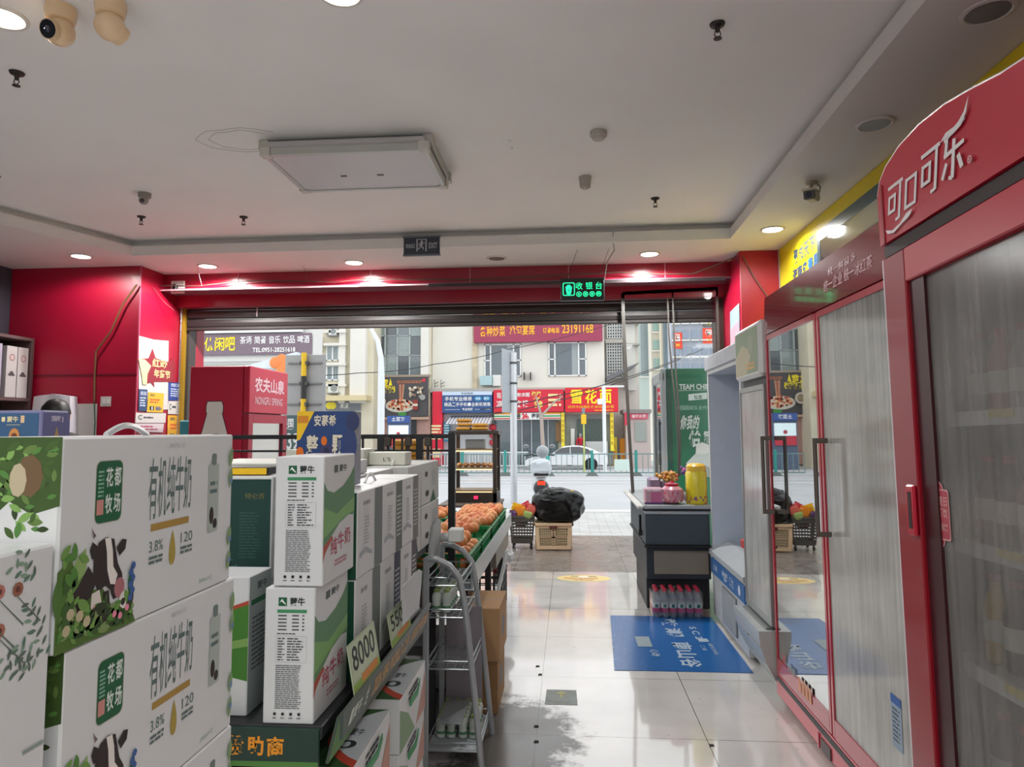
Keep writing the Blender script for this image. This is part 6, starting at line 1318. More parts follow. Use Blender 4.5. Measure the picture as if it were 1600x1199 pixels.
# ================================================================ PEOPLE
def person(label, loc, rz, h, hair, top, legs, pose='stand', hat=None):
    """one continuous skinned body, with hair and clothes as children; built facing -Y"""
    t = thing('person', label, 'person', (0, 0, 0)); s_ = h/1.7
    J = {'pelvis': (0, 0, .92), 'belly': (0, .0, 1.08), 'chest': (0, .0, 1.28), 'neck0': (0, .01, 1.42), 'neck': (0, 0, 1.49), 'head': (0, -.01, 1.58), 'crown': (0, .0, 1.66)}
    R_ = {'pelvis': .13, 'belly': .115, 'chest': .125, 'neck0': .07, 'neck': .05, 'head': .085, 'crown': .07}
    E_ = [('pelvis', 'belly'), ('belly', 'chest'), ('chest', 'neck0'), ('neck0', 'neck'), ('neck', 'head'), ('head', 'crown')]
    for sd, sg in (('l', 1), ('r', -1)):
        if pose == 'ride':
            J.update({'hip'+sd: (.09*sg, 0, .88), 'knee'+sd: (.17*sg, -.36, .80), 'ank'+sd: (.16*sg, -.34, .42), 'toe'+sd: (.16*sg, -.46, .38)})
            arm = {'sh'+sd: (.18*sg, 0, 1.38), 'el'+sd: (.25*sg, -.18, 1.18), 'wr'+sd: (.24*sg, -.40, 1.14), 'palm'+sd: (.235*sg, -.47, 1.14)}
        else:
            J.update({'hip'+sd: (.09*sg, 0, .86), 'knee'+sd: (.10*sg, -.01, .48), 'ank'+sd: (.10*sg, .02, .09), 'toe'+sd: (.11*sg, -.12, .04)})
            arm = {'sh'+sd: (.18*sg, 0, 1.38), 'el'+sd: (.23*sg, .0, 1.12), 'wr'+sd: (.24*sg, -.08, .88), 'palm'+sd: (.24*sg, -.11, .81)}
        J.update(arm); R_.update({'hip'+sd: .095, 'knee'+sd: .06, 'ank'+sd: .042, 'toe'+sd: .035, 'sh'+sd: .058, 'el'+sd: .042, 'wr'+sd: .028, 'palm'+sd: .036})
        E_ += [('pelvis', 'hip'+sd), ('hip'+sd, 'knee'+sd), ('knee'+sd, 'ank'+sd), ('ank'+sd, 'toe'+sd), ('neck0', 'sh'+sd), ('sh'+sd, 'el'+sd), ('el'+sd, 'wr'+sd), ('wr'+sd, 'palm'+sd)]
        P0 = Vector(J['palm'+sd]); dr = (P0-Vector(J['wr'+sd])).normalized()
        side = Vector((sg, 0, 0)) if pose == 'ride' else Vector((0, -1, 0))
        for f in range(4):
            o_ = side*(.024-.016*f); l_ = (.07, .078, .072, .058)[f]
            a = 'f%s%d' % (sd, f); J[a+'a'] = tuple(P0+o_+dr*.03); J[a+'b'] = tuple(P0+o_+dr*(.03+l_*.6)+Vector((-.008*sg, 0, -.006))); J[a+'c'] = tuple(P0+o_+dr*(.03+l_*.85)+Vector((-.022*sg, 0, -.018)))
            for q, rd in (('a', .0095), ('b', .0085), ('c', .007)): R_[a+q] = rd
            E_ += [('palm'+sd, a+'a'), (a+'a', a+'b'), (a+'b', a+'c')]
        a = 'th'+sd; J[a+'a'] = tuple(P0-dr*.01+side*.04); J[a+'b'] = tuple(P0+dr*.03+side*.055); R_[a+'a'] = .011; R_[a+'b'] = .009; E_ += [('palm'+sd, a+'a'), (a+'a', a+'b')]
    def skin(name, keys, edges, rad, mm, sub=1):
        ks = list(keys); me = bpy.data.meshes.new(name); me.from_pydata([tuple(Vector(J[k])*s_) for k in ks], [(ks.index(a), ks.index(b)) for a, b in edges], []); o = bpy.data.objects.new(name, me); COL.objects.link(o)
        sk_ = o.modifiers.new('skin', 'SKIN'); sk_.use_smooth_shade = True; sb = o.modifiers.new('sub', 'SUBSURF'); sb.levels = sub; sb.render_levels = sub
        if not me.skin_vertices: 
            bm_l = me.attributes
        import bmesh
        bm = bmesh.new(); bm.from_mesh(me); ly = bm.verts.layers.skin.verify(); bm.verts.ensure_lookup_table()
        for i, v in enumerate(bm.verts): r_ = rad(ks[i])*s_; v[ly].radius = (r_, r_); v[ly].use_root = (i == 0)
        bm.to_mesh(me); bm.free(); me.materials.append(mm); 
        dg = bpy.context.evaluated_depsgraph_get(); m2 = bpy.data.meshes.new_from_object(o.evaluated_get(dg)); bpy.data.objects.remove(o)
        o = bpy.data.objects.new(name, m2); COL.objects.link(o); o.parent = t; return o
    SKN = mat('#c99a7c', .55)
    skin('body', J.keys(), E_, lambda k: R_[k], SKN)
    up_ = [k for k in J if k in ('belly', 'chest', 'neck0') or k[:2] in ('sh', 'el', 'wr')]; ks = ['pelvis']+[k for k in up_]
    skin('jacket', ks, [e for e in E_ if e[0] in ks and e[1] in ks], lambda k: R_[k]*(.9 if k == 'neck0' else 1.0)+.022, mat(top, .7))
    lk = ['pelvis', 'belly']+[k for k in J if k.startswith(('hip', 'knee', 'ank'))]
    skin('trousers', lk, [e for e in E_ if e[0] in lk and e[1] in lk], lambda k: R_[k]+.016, mat(legs, .7))
    hd = Vector((0, -.012, 1.60))*s_
    m = MB()
    for sg in (-1, 1): m.ball(hd+Vector((.033*sg, -.082, .004))*s_, .010*s_, mat('#e8e4e0', .3), 8, 6); m.ball(hd+Vector((.033*sg, -.089, .004))*s_, .006*s_, mat('#1c1410', .3), 8, 6); m.ball(hd+Vector((.088*sg, .005, -.005))*s_, (.012*s_, .02*s_, .03*s_), SKN, 8, 6)
    m.ball(hd+Vector((0, -.092, -.02))*s_, (.012*s_, .018*s_, .022*s_), SKN, 8, 6); m.ball(hd+Vector((0, -.082, -.052))*s_, (.024*s_, .008*s_, .007*s_), mat('#a8605a', .5), 8, 6); m.build('face_features', t, smooth=True)
    m = MB(); vs = hd+Vector((0, .018, .02))*s_; m.ball(vs, (.100*s_, .108*s_, .112*s_), mat(hair, .5, nz=.3, sc=60), 20, 14, .05, 4); 
    o = m.build('hair' if not hat else 'helmet', t, smooth=True)
    t.location = loc; t.rotation_euler = (0, 0, rz); return t
person('person with black hair standing behind the blue gift box, seen as a dark head', (-4.02, 5.25, 0), math.radians(200), 1.73, '#15120f', '#2c2c30', '#22242a')
person('person in a red jacket and helmet standing before the noodle shop', (aY(907, 690, 46.0).x, 46.0, -.52), math.radians(10), 1.72, '#9aa0a4', '#b81c34', '#202228', hat=True)
person('person in dark clothes walking in the alley at the right', (aY(1064, 690, 44.6).x, 44.6, zg(44.6)), math.radians(30), 1.68, '#1c1c1e', '#2c2c34', '#2c2c34')

m = MB(); q = aY(907, 690, 46.0); m.box(q.x-.6, 45.7, -1.2, q.x+.6, 46.3, -.52, mat('#b4b6b4', .7), .01); tag(m.build('shop_step', loc=(q.x, 46, -1)), 'pale raised step in front of the noodle shop', 'step')
# ================================================================ SCOOTER BY THE KERB
def wheel(m, c, r_, w_, ax='y', rim=STEEL, n=24):
    c = Vector(c); d = Vector((0, 1, 0)) if ax == 'y' else Vector((1, 0, 0)); prof = [(r_*.62, -w_/2), (r_*.92, -w_/2), (r_, -w_*.3), (r_, w_*.3), (r_*.92, w_/2), (r_*.62, w_/2)]
    m.lathe(prof, c, mat('#1c1c1e', .7), n, axis=ax); m.lathe([(r_*.60, -w_*.35), (r_*.62, -w_*.35), (r_*.62, w_*.35), (r_*.60, w_*.35)], c, rim, n, axis=ax)
    a = Vector((0, 0, 1)); b = d.cross(a)
    for i in range(8): q = a*math.cos(i*math.pi/4)+b*math.sin(i*math.pi/4); m.cyl(c, c+q*r_*.62, w_*.12, rim, n=6)
    m.cyl(c-d*w_*.4, c+d*w_*.4, r_*.14, rim, n=12)
sx_, sy_ = aY(845, 740, 13.9).x, 13.9; zb = zg(13.9)
def scooter(loc, label, body, fs=1., rz=0, seatc='#c9ced0'):
    t = thing('scooter', label, 'scooter', (0, 0, 0)); WBd = mat(body, .35, coat=.4)
    for y, nm in ((0, 'wheel'), (1.25, 'wheel')): m = MB(); wheel(m, (0, y, .23), .23, .10, 'x'); m.build(nm, t, smooth=True)
    m = MB(); m.ball((0, .12, .52), (.17, .34, .16), WBd, 20, 12, .0, 1, .3); m.box(-.14, .3, .24, .14, .95, .30, WBd, .04); m.prism([(-.16, 1.0, .28), (.16, 1.0, .28), (.13, 1.12, .95), (-.13, 1.12, .95)], (0, .05, 0), WBd); m.ball((0, 1.2, .42), (.10, .24, .10), WBd, 14, 8); m.build('bodywork', t, smooth=True)
    m = MB(); m.ball((0, .12, .70), (.18, .36, .09), mat(seatc, .5), 20, 10, .12, 3, .3); m.build('seat', t, smooth=True)
    m = MB(); m.box(-.14, -.30, .66, .14, -.05, .70, BLACK, .01); m.ball((0, -.16, .82), (.20, .18, .15), mat('#c4ccd2', .45), 20, 12, .22, 3, .35); m.build('top_case', t, smooth=True)
    m = MB(); m.box(-.075, -.29, .47, .075, -.24, .56, mat('#e0381c', .25, coat=.5, emis=.5), .015); m.build('tail_light', t)
    m = MB(); m.ball((0, -.22, .42), (.15, .08, .16), mat('#303236', .4), 14, 8); m.box(-.08, -.36, .18, .08, -.33, .34, mat('#26282a', .5), .005); m.build('rear_mudguard', t, smooth=True)
    m = MB(); m.tube([(-.32, 1.02, 1.0), (-.15, 1.08, 1.02), (0, 1.1, .98), (.15, 1.08, 1.02), (.32, 1.02, 1.0)], .014, BLACK, 8)
    for sg in (-1, 1): m.tube([(.2*sg, 1.06, 1.02), (.26*sg, 1.06, 1.16)], .006, BLACK, 6); m.ball((.28*sg, 1.06, 1.19), (.06, .012, .045), mat('#8c9094', .15, .6), 12, 8)
    m.build('handlebar', t, smooth=True)
    m = MB(); m.tube([(.02, .3, .26), (.18, .32, .14), (.22, .34, .0)], .012, BLACK, 6); m.build('kickstand', t, smooth=True)
    t.location = loc; t.rotation_euler = (0, 0, rz); return t
scooter((sx_, sy_, zb), 'white scooter with covered top case parked at the kerb, seen from behind', '#c9cfd2', rz=math.radians(4))
m = MB(); m.ball((sx_+.02, 14.35, 1.05), (.13, .15, .13), mat('#8d9498', .3, coat=.4), 16, 10); m.ball((sx_+.02, 14.42, 1.04), (.11, .10, .09), mat('#2c2f33', .1, coat=1), 14, 8)
tag(m.build('helmet', smooth=True, loc=(sx_, 14.35, 1.05)), 'grey helmet resting on the white scooter', 'helmet')

# ================================================================ STREET FURNITURE
POLE = mat('#c8ccd0', .35, .3)
def Rp(x0, y0, x1, y1, Y):
    a = aY(x0, (y0+y1)/2, Y); b = aY(x1, (y0+y1)/2, Y); c = aY((x0+x1)/2, y0, Y); d = aY((x0+x1)/2, y1, Y); return a.x, b.x, d.z, c.z
t = thing('traffic_sign', 'grey traffic sign seen from behind on a silver pole in the doorway view', 'traffic sign', (-1.22, 15.5, 0))
a, b, c, d = Rp(788, 550, 806, 645, 15.5)
m = MB(); m.cyl((-1.20, 15.5, zg(15.5)), (-1.20, 15.5, 3.20), .075, POLE, n=16); m.build('pole', t, smooth=True)
m = MB(); m.prism([(-1.42, 15.3, c), (-1.16, 15.55, c), (-1.16, 15.55, d), (-1.42, 15.3, d+.06)], (-.02, .02, 0), mat('#9ea4aa', .4, .3)); m.prism([(-1.16, 15.55, c), (-1.12, 15.55, c), (-1.12, 15.55, d), (-1.16, 15.55, d)], (0, .03, 0), mat('#8c9298', .4, .3)); m.build('sign_plate', t)
for z in (2.1, 2.5, 2.95): m = MB(); m.box(-1.38, 15.44, z, -1.15, 15.50, z+.035, STEEL); m.cyl((-1.20, 15.5, z), (-1.20, 15.5, z+.04), .09, DGREY, n=14); m.build('bracket', t)
t = thing('traffic_sign', 'large grey sign board seen from behind with a yellow and black post', 'traffic sign', (-4.6, 12.0, 0))
a, b, c, d = Rp(445, 555, 508, 668, 12.0)
m = MB(); m.box(a, 12.0, c, b, 12.03, d, mat('#9b9c9c', .5, .1)); m.build('sign_plate', t)
for y_ in (568, 600, 632): z = aY(477, y_, 12).z; m = MB(); m.box(a+.06, 11.97, z-.012, b-.06, 12.0, z+.012, mat('#6d6e6e', .4)); m.box((a+b)/2-.07, 11.90, z-.03, (a+b)/2+.07, 12.0, z+.03, mat('#4a4a48', .5)); m.build('bracket', t)
xm = (a+b)/2-.0
m = MB(); zz = zg(12)
segs = [(zz, '#2a2a28'), (1.0, '#e0b81c'), (1.3, '#2a2a28'), (1.6, '#e0b81c'), (2.05, '#2a2a28'), (2.45, '#e0b81c'), (2.86, None)]
for (q0, cc), (q1, _) in zip(segs, segs[1:]): m.cyl((xm, 11.93, q0), (xm, 11.93, q1), .045, mat(cc, .5), n=14)
m.build('pole', t, smooth=True)
t = thing('sign_board', 'teal board with white digits standing left of the yogurt box', 'sign', (-4.2, 10.5, 0))
a, b, c, d = Rp(437, 649, 500, 715, 10.5); m = MB(); m.box(a, 10.5, .0, b, 10.54, d, mat('#4c6a6c', .5)); m.face((a, 10.5, c), (1, 0, 0), (0, 0, 1)); m.st = .003; m.off = m.st; w_, h_ = b-a, d-c; CWt = mat('#e0e8e6', .5)
m.text('荣国', w_*.03, h_*.66, w_*.34, h_*.93, CWt, .03); m.text('2396', w_*.02, h_*.18, w_*.62, h_*.58, CWt, .02); m.rect(0, h_*.0, w_, h_*.10, mat('#6c8488', .5)); m.build('board', t)
m = MB(); m.box(a+.1, 10.54, 0, a+.14, 10.9, 1.0, DGREY); m.build('stand_leg', t)
# white street lamp
t = thing('street_lamp', 'tall white street lamp with curved arm left of the food billboard', 'street lamp', (-5.4, 20, zg(20)))
P0 = aY(595, 690, 20); m = MB(); pts = [(P0.x, 20, zg(20)), (P0.x-.0, 20, 2.9), (P0.x-.02, 20, 3.6), (P0.x-.12, 20, 4.1), (P0.x-.35, 20, 4.5), (P0.x-.9, 20, 4.75)]
m.tube(pts, [.11, .10, .08, .07, .055, .05], mat('#d9dee0', .4), 12); m.build('pole', t, smooth=True)
m = MB(); m.box(P0.x-1.5, 19.88, 4.72, P0.x-.85, 20.12, 4.80, POLE, .02); m.build('lamp_head', t)
t = thing('street_pole', 'thin white pole with camera box in front of the noodle sign', 'pole', (0, 38, zg(38)))
P0 = aY(944, 650, 38); m = MB(); m.cyl((P0.x, 38, zg(38)), (P0.x, 38, aY(944, 604, 38).z), .10, mat('#e4e8ea', .4), n=12); q = aY(975, 604, 38); m.cyl((P0.x, 38, q.z), (q.x, 38, q.z), .05, mat('#e4e8ea', .4), n=8); m.build('pole', t, smooth=True)
q = aY(938, 628, 38); m = MB(); m.box(q.x-.16, 37.8, q.z-.15, q.x+.14, 37.95, q.z+.15, WHITE, .02); m.build('camera_box', t)
t = thing('bus_stop_sign', 'small yellow sign on a thin green pole before the noodle shop', 'sign', (0, 36, zg(36)))
q = aY(912, 655, 36); m = MB(); m.cyl((q.x, 36, zg(36)), (q.x, 36, aY(912, 640, 36).z), .04, mat('#b8c46c', .5), n=8); m.build('pole', t)
a, b, c, d = Rp(908, 648, 916, 663, 36); m = MB(); m.box(a, 35.95, c, b, 36.0, d, mat('#f0bc1c', .5), .02); m.build('plate', t); a, b, c, d = Rp(909, 638, 914, 646, 36); m = MB(); m.box(a, 35.95, c, b, 36.0, d, mat('#7c8890', .5)); m.build('top_plate', t)
q = aY(847, 690, 30); t = thing('bare_sapling', 'thin bare forked trunk standing behind the railing', 'tree', (q.x, 30, zg(30))); m = MB()
z1 = aY(847, 630, 30).z; m.tube([(q.x+.1, 30, zg(30)), (q.x, 30, 1.5), (q.x-.02, 30, z1-.5)], [.10, .08, .07], mat('#a89a90', .8), 8); m.tube([(q.x-.02, 30, z1-.55), (q.x-.25, 30, z1+.3)], [.06, .03], mat('#a89a90', .8), 6); m.tube([(q.x-.02, 30, z1-.55), (q.x+.55, 30, z1+.05), (q.x+.9, 30, z1+.3)], [.06, .04, .02], mat('#a89a90', .8), 6); m.build('trunk', t, smooth=True)
# near railing, teal posts
TL = mat('#2a8f86', .5); RLc = mat('#6f8a8a', .5)
yb = 31.9; zb_ = zg(yb)
t = thing('street_railing', 'grey green street railing with teal posts running across the road middle', 'railing', (0, yb, zb_))
m = MB(); X0, X1 = -8, 7
for z in (.12, .95): m.box(X0, yb-.02, zb_+z, X1, yb+.02, zb_+z+.05, RLc)
n = int((X1-X0)/.24)
for i in range(n+1): x = X0+i*.24; m.box(x-.014, yb-.012, zb_+.12, x+.014, yb+.012, zb_+.95, RLc)
m.build('bars', t)
for i in range(8):
    x = aY(925, 720, yb).x+(i-5)*1.95; m = MB(); m.box(x-.06, yb-.05, zb_, x+.06, yb+.05, zb_+1.15, TL, .01); m.prism([(x-.28, yb-.2, zb_), (x+.28, yb-.2, zb_), (x+.14, yb-.1, zb_+.16), (x-.14, yb-.1, zb_+.16)], (0, .3, 0), mat('#5c625e', .6)); m.build('post', t)
a, b, c, d = Rp(844, 710, 858, 724, yb-.1); m = MB(); m.box(a, yb-.12, c, b, yb-.09, d, mat('#2fa396', .5)); m.build('panel', t)
a, b, c, d = Rp(960, 718, 985, 736, yb-.1); m = MB(); m.box(a, yb-.12, c, b, yb-.09, d, mat('#c6d8d0', .5)); m.build('panel', t)
yb = 45.2; zb_ = zg(yb); WR_ = mat('#e2e6e6', .5)
t = thing('street_railing', 'white street railing on the far side of the road behind the parked cars', 'railing', (-8, yb, zb_))
m = MB(); X0 = aY(690, 700, yb).x; X1 = aY(826, 700, yb).x
for z in (.15, 1.0): m.box(X0, yb-.03, zb_+z, X1, yb+.03, zb_+z+.07, WR_)
for i in range(int((X1-X0)/.2)): x = X0+i*.2; m.box(x-.02, yb-.015, zb_+.15, x+.02, yb+.015, zb_+1.0, WR_)
m.build('bars', t)
# far side ledge
m = MB(); a, b, c, d = Rp(760, 702, 1000, 709, 45.6); m.box(-40, 45.5, -1.4, 25, 46.4, zg(45.5)+.12, mat('#b9bcbc', .7)); struct('sidewalk_far', m)

# ================================================================ CARS
def sedan(label, xf, xr, Y, zb, body, rz=0):
    """car seen from its left side; xf = nose x, xr = tail x"""
    L = xr-xf; t = thing('car', label, 'car', ((xf+xr)/2, Y, zb)); CB = mat(body, .25, .1, coat=.8, nz=.02); GLc = mat('#2a3036', .08, coat=1., nz=0)
    W_ = 1.8; u = lambda f: xf+L*f
    prof = [(0, .30), (0, .55), (.03, .68), (.12, .78), (.25, .86), (.30, .90), (.45, 1.34), (.50, 1.42), (.60, 1.46), (.70, 1.42), (.80, 1.28), (.90, 1.05), (.97, 1.02), (1.0, .92), (1.0, .45), (.97, .30)]
    m = MB(); secs = []
    for yy, ins, top in ((-W_/2, .0, .92), (-W_/2+.05, 0, .96), (-W_/2+.28, 0, 9), (W_/2-.28, 0, 9), (W_/2-.05, 0, .96), (W_/2, 0, .92)):
        secs.append([(u(f), Y+yy, zb+min(z, top+(z-.9)*.0 if z > top else z)) for f, z in prof])
    n = len(prof); vs = [p for s in secs for p in s]; fs = []
    for i in range(len(secs)-1):
        for j in range(n): fs.append((i*n+j, i*n+(j+1) % n, (i+1)*n+(j+1) % n, (i+1)*n+j))
    fs += [tuple(range(n)), tuple(range(len(vs)-1, len(vs)-n-1, -1))]; m.add(vs, fs, CB); m.build('bodywork', t, smooth=True)
    m = MB(); ya = Y-W_/2+.03; yb2 = Y-W_/2+.255
    def win(p):
        m.prism([(u(f), ya+(z-.93)/.45*.16, zb+z) for f, z in p], (0, .04, 0), GLc)
    win([(.325, .95), (.44, 1.30), (.545, 1.38), (.545, .95)]); win([(.555, .95), (.555, 1.38), (.66, 1.38), (.77, 1.24), (.82, 1.0)]); m.build('side_windows', t)
    m = MB()
    for a in ((.285, .0), (.785, .0)):
        pass
    for f in (.18, .80):
        m = MB(); wheel(m, (u(f), Y-W_/2+.10, zb+.32), .32, .2, 'y'); m.build('wheel', t, smooth=True); m = MB(); wheel(m, (u(f), Y+W_/2-.10, zb+.32), .32, .2, 'y'); m.build('wheel', t, smooth=True)
        m = MB(); m.cyl((u(f), Y-W_/2-.01, zb+.34), (u(f), Y-W_/2+.02, zb+.34), .39, mat('#1a1c1e', .8), n=24); m.build('wheel_arch', t)
    m = MB(); m.box(u(.955), Y-W_/2-.005, zb+.80, u(1.0), Y-W_/2+.3, zb+.92, mat('#8c2c34', .3), .02); m.build('tail_light', t)
    m = MB(); m.box(u(.335), Y-W_/2-.12, zb+.92, u(.365), Y-W_/2+.05, zb+1.04, CB, .03); m.build('wing_mirror', t)
    m = MB(); m.box(u(.56), Y-W_/2-.012, zb+.80, u(.60), Y-W_/2, zb+.83, STEEL); m.build('door_handle', t)
    return t
xa_, xb_ = aY(822, 712, 43.2).x, aY(948, 712, 43.2).x
sedan('white sedan driving past behind the street railing', xa_, xb_, 44.2-.9+.0, zg(43.2), '#dfe3e6')
xa_, xb_ = aY(770, 700, 46.9).x, aY(836, 700, 46.9).x
t = thing('car', 'grey parked car with white windscreen reflections behind the white railing', 'car', ((xa_+xb_)/2, 48, zg(47.5)))
zq = zg(47.5)+.12; m = MB(); CB = mat('#8c9298', .3, coat=.6); 
m.prism([(xa_, 47.3, zq+.25), (xb_, 47.3, zq+.25), (xb_, 47.3, zq+.85), (xb_-.4, 47.3, zq+.95), (xb_-.9, 47.3, zq+1.55), (xa_+.8, 47.3, zq+1.6), (xa_+.3, 47.3, zq+1.0), (xa_, 47.3, zq+.9)], (0, 1.6, 0), CB); m.build('bodywork', t)
m = MB(); m.prism([(xa_+.45, 47.28, zq+1.0), (xb_-.55, 47.28, zq+1.0), (xb_-.98, 47.28, zq+1.5), (xa_+.85, 47.28, zq+1.52)], (0, .03, 0), mat('#a8b0b6', .15, coat=1)); m.build('windscreen', t)
for f in (.2, .8): m = MB(); wheel(m, (xa_+(xb_-xa_)*f, 47.35, zq+.31), .31, .2); m.build('wheel', t, smooth=True); m = MB(); wheel(m, (xa_+(xb_-xa_)*f, 48.8, zq+.31), .31, .2); m.build('wheel', t, smooth=True)
# scooter with black rain canopy
q = aY(868, 700, 46.9); sc1 = scooter((q.x+.2, 46.9, zg(46.9)+.12), 'small parked scooter under a black rain canopy behind the sedan', '#4a5058', rz=math.radians(80), seatc='#2c2e30')
m = MB(); pts = [(q.x+1.0*math.cos(a)-.0, 46.7, zg(46.9)+1.1+.9*math.sin(a)) for a in [math.radians(20+14*i) for i in range(11)]]
inn = [(q.x+.88*math.cos(a)-.0, 46.7, zg(46.9)+1.1+.72*math.sin(a)) for a in [math.radians(20+14*i) for i in range(11)]]
for i in range(10): m.prism([pts[i], pts[i+1], inn[i+1], inn[i]], (0, .9, 0), mat('#23262a', .5))
tag(m.build('rain_canopy', loc=(q.x, 46.9, 1)), 'black curved rain canopy over the small parked scooter', 'canopy')
q = aY(940, 700, 46.5); scooter((q.x, 46.6, zg(46.5)+.12), 'dark scooter parked right of the person in the red jacket', '#2c2e32', rz=math.radians(70), seatc='#1c1c1e')
q = aY(958, 700, 46.5); m = MB(); m.box(q.x-.3, 46.5, zg(46.5)+.12, q.x+.25, 46.55, zg(46.5)+2.0, mat('#f0d43c', .5)); m.face((q.x-.3, 46.5, zg(46.5)+.12), (1, 0, 0), (0, 0, 1)); m.st = .01; m.off = m.st; m.rect(.05, .3, .5, 1.0, mat('#e89a1c', .5)); m.text('特价', .1, 1.1, .45, 1.4, mat('#c86a1c', .5), .03)
tag(m.build('standing_banner', loc=(q.x, 46.5, 0)), 'yellow standing banner at the right of the noodle shop', 'banner')
q = aY(977, 685, 46.5); m = MB(); m.box(q.x-.35, 46.8, zg(46.5)+.12, q.x+.35, 46.9, zg(46.5)+1.9, mat('#f09a1c', .5), .05); tag(m.build('standing_banner', loc=(q.x, 46.8, 0)), 'orange standing banner beside the alley entrance', 'banner')
q = aY(781, 690, 46.5); m = MB(); m.box(q.x-.2, 46.5, zg(46.5)+.12, q.x+.2, 46.56, zg(46.5)+1.6, mat('#f2c81c', .5)); tag(m.build('standing_banner', loc=(q.x, 46.5, 0)), 'narrow yellow banner left of the convenience shop', 'banner')
q = aY(770, 668, 46.3); m = MB()
for k in range(3): m.lathe([(.05, -.22), (.24, -.12), (.24, .12), (.05, .22)], (q.x, 46.3, q.z-.5*k), mat('#c82c3c', .5), 12)
m.cyl((q.x, 46.3, q.z+.2), (q.x, 46.3, q.z+.9), .015, BLACK, n=5); m.cyl((q.x, 46.3, zg(46)), (q.x, 46.3, q.z-1.2), .02, BLACK, n=5); tag(m.build('red_lantern', smooth=True, loc=tuple(q)), 'string of red lanterns beside the phone repair shop', 'lantern')
# ================================================================ BUILDINGS ACROSS THE STREET
WALL = mat('#e3e0d8', .8, nz=.10, sc=.5); WALLY = mat('#e0d8c0', .8, nz=.16, sc=.6); WALLC = mat('#dfdcd2', .8, nz=.08, sc=.4); WIN = mat('#55626a', .12, coat=1., nz=.3, sc=.4); WIN2 = mat('#8b9a9e', .12, coat=1., nz=.2, sc=.5)
FRM = mat('#eef0ee', .5); DARK = mat('#33383a', .5, nz=.4, sc=1.5); BRK = mat('#b58f86', .8, nz=.2, sc=6)
def pbox(m, x0, y0, x1, y1, Y, dp, mm, front=0):
    a, b, c, d = Rp(x0, y0, x1, y1, Y); m.box(a, Y-front, c, b, Y+dp, d, mm); return a, b, c, d
def ground_box(m, x0, x1, ytop, Y, dp, mm):
    a = aY(x0, 660, Y).x; b = aY(x1, 660, Y).x; zt = aY((x0+x1)/2, ytop, Y).z; m.box(a, Y, zg(Y)-.2, b, Y+dp, zt, mm); return a, b, zt
def window_(t, x0, y0, x1, y1, Y, divs=(), hdiv=None, pane=WIN, lab=None):
    m = MB(); a, b, c, d = Rp(x0, y0, x1, y1, Y-.05); fw = .07
    m.box(a, Y-.10, c, b, Y-.03, c+fw, FRM); m.box(a, Y-.10, d-fw, b, Y-.03, d, FRM); m.box(a, Y-.10, c, a+fw, Y-.03, d, FRM); m.box(b-fw, Y-.10, c, b, Y-.03, d, FRM)
    for f in divs: x = a+(b-a)*f; m.box(x-fw*.6, Y-.10, c, x+fw*.6, Y-.03, d, FRM)
    if hdiv:
        for f0, f1, v in hdiv: m.box(a+(b-a)*f0, Y-.10, c+(d-c)*v-fw/2, a+(b-a)*f1, Y-.03, c+(d-c)*v+fw/2, FRM)
    o = m.build('window', t); m = MB(); m.box(a, Y-.04, c, b, Y-.01, d, pane); m.build('pane', o)
    m = MB(); m.box(a+(b-a)*.62, Y-.045, c, a+(b-a)*.8, Y-.04, d, mat('#9aa4a6', .6)); m.build('curtain', o); return o
def sign(name, label, x0, y0, x1, y1, Y, base, fn, dp=.12, cat='shop sign'):
    a, b, c, d = Rp(x0, y0, x1, y1, Y); m = MB(); m.box(a, Y, c, b, Y+dp, d, base, .01); m.face((a, Y, c), (1, 0, 0), (0, 0, 1)); m.st = .012; m.off = m.st
    fn(m, b-a, d-c); return tag(m.build(name, loc=((a+b)/2, Y, c)), label, cat)
def hts(m, s, w, h, u0, v0, u1, v1, mm, bold=.03, gap=.04, **k):
    n = len(s); dx = (u1-u0)/n; f0 = m.off
    for i, ch in enumerate(s):
        if ch != ' ': m.text(ch, w*(u0+i*dx+dx*gap), h*v0, w*(u0+(i+1)*dx-dx*gap), h*v1, mm, bold, **k); m.off = f0
    m.off = f0+m.st*.3
# left: leisure bar building
YL = 30
t = thing('building', 'low white building behind the leisure bar sign at the left of the doorway view', 'building', (-16, YL+1, zg(YL)))
m = MB(); a, b, zt = ground_box(m, 150, 487, 470, YL+.3, 1.2, mat('#dcdcd8', .8)); m.build('wall', t)
m = MB(); pbox(m, 150, 556, 445, 580, YL+.2, .1, mat('#e8e8e4', .6)); a, b, c, d = Rp(150, 556, 445, 700, YL+.1)
for i in range(9): z = d-.3-i*.11; m.box(a, YL+.1, z, b, YL+.2, z+.02, mat('#c2c4c2', .6))
m.build('shutter_box', t)
def bar_(m, w, h):
    Y_ = mat('#f2d21c', .5, emis=.1); W_ = mat('#f4f2f2', .5)
    hts(m, '休闲吧', w, h, .508, .22, .655, .86, Y_, .02); 
    for i, s in enumerate(('茶语', '简餐', '音乐', '饮品', '啤酒')): hts(m, s, w, h, .675+i*.066, .52, .73+i*.066, .88, W_, .01, .02)
    m.text('TEL:0951-28251618', w*.735, h*.12, w*.93, h*.34, W_, .02)
sign('shop_sign', 'purple grey leisure bar sign with yellow and white characters', 150, 523, 486, 556, YL, mat('#7c6a76', .5), bar_)
m = MB(); pbox(m, 150, 508, 470, 521, YL-.1, .3, mat('#eef0f0', .6)); tag(m.build('awning_board', loc=(-16, YL, 5)), 'white board above the leisure bar sign', 'board')
q0, q1, q2, q3 = aY(437, 570, 22), aY(462, 553, 22), aY(462, 600, 22), aY(437, 600, 22)
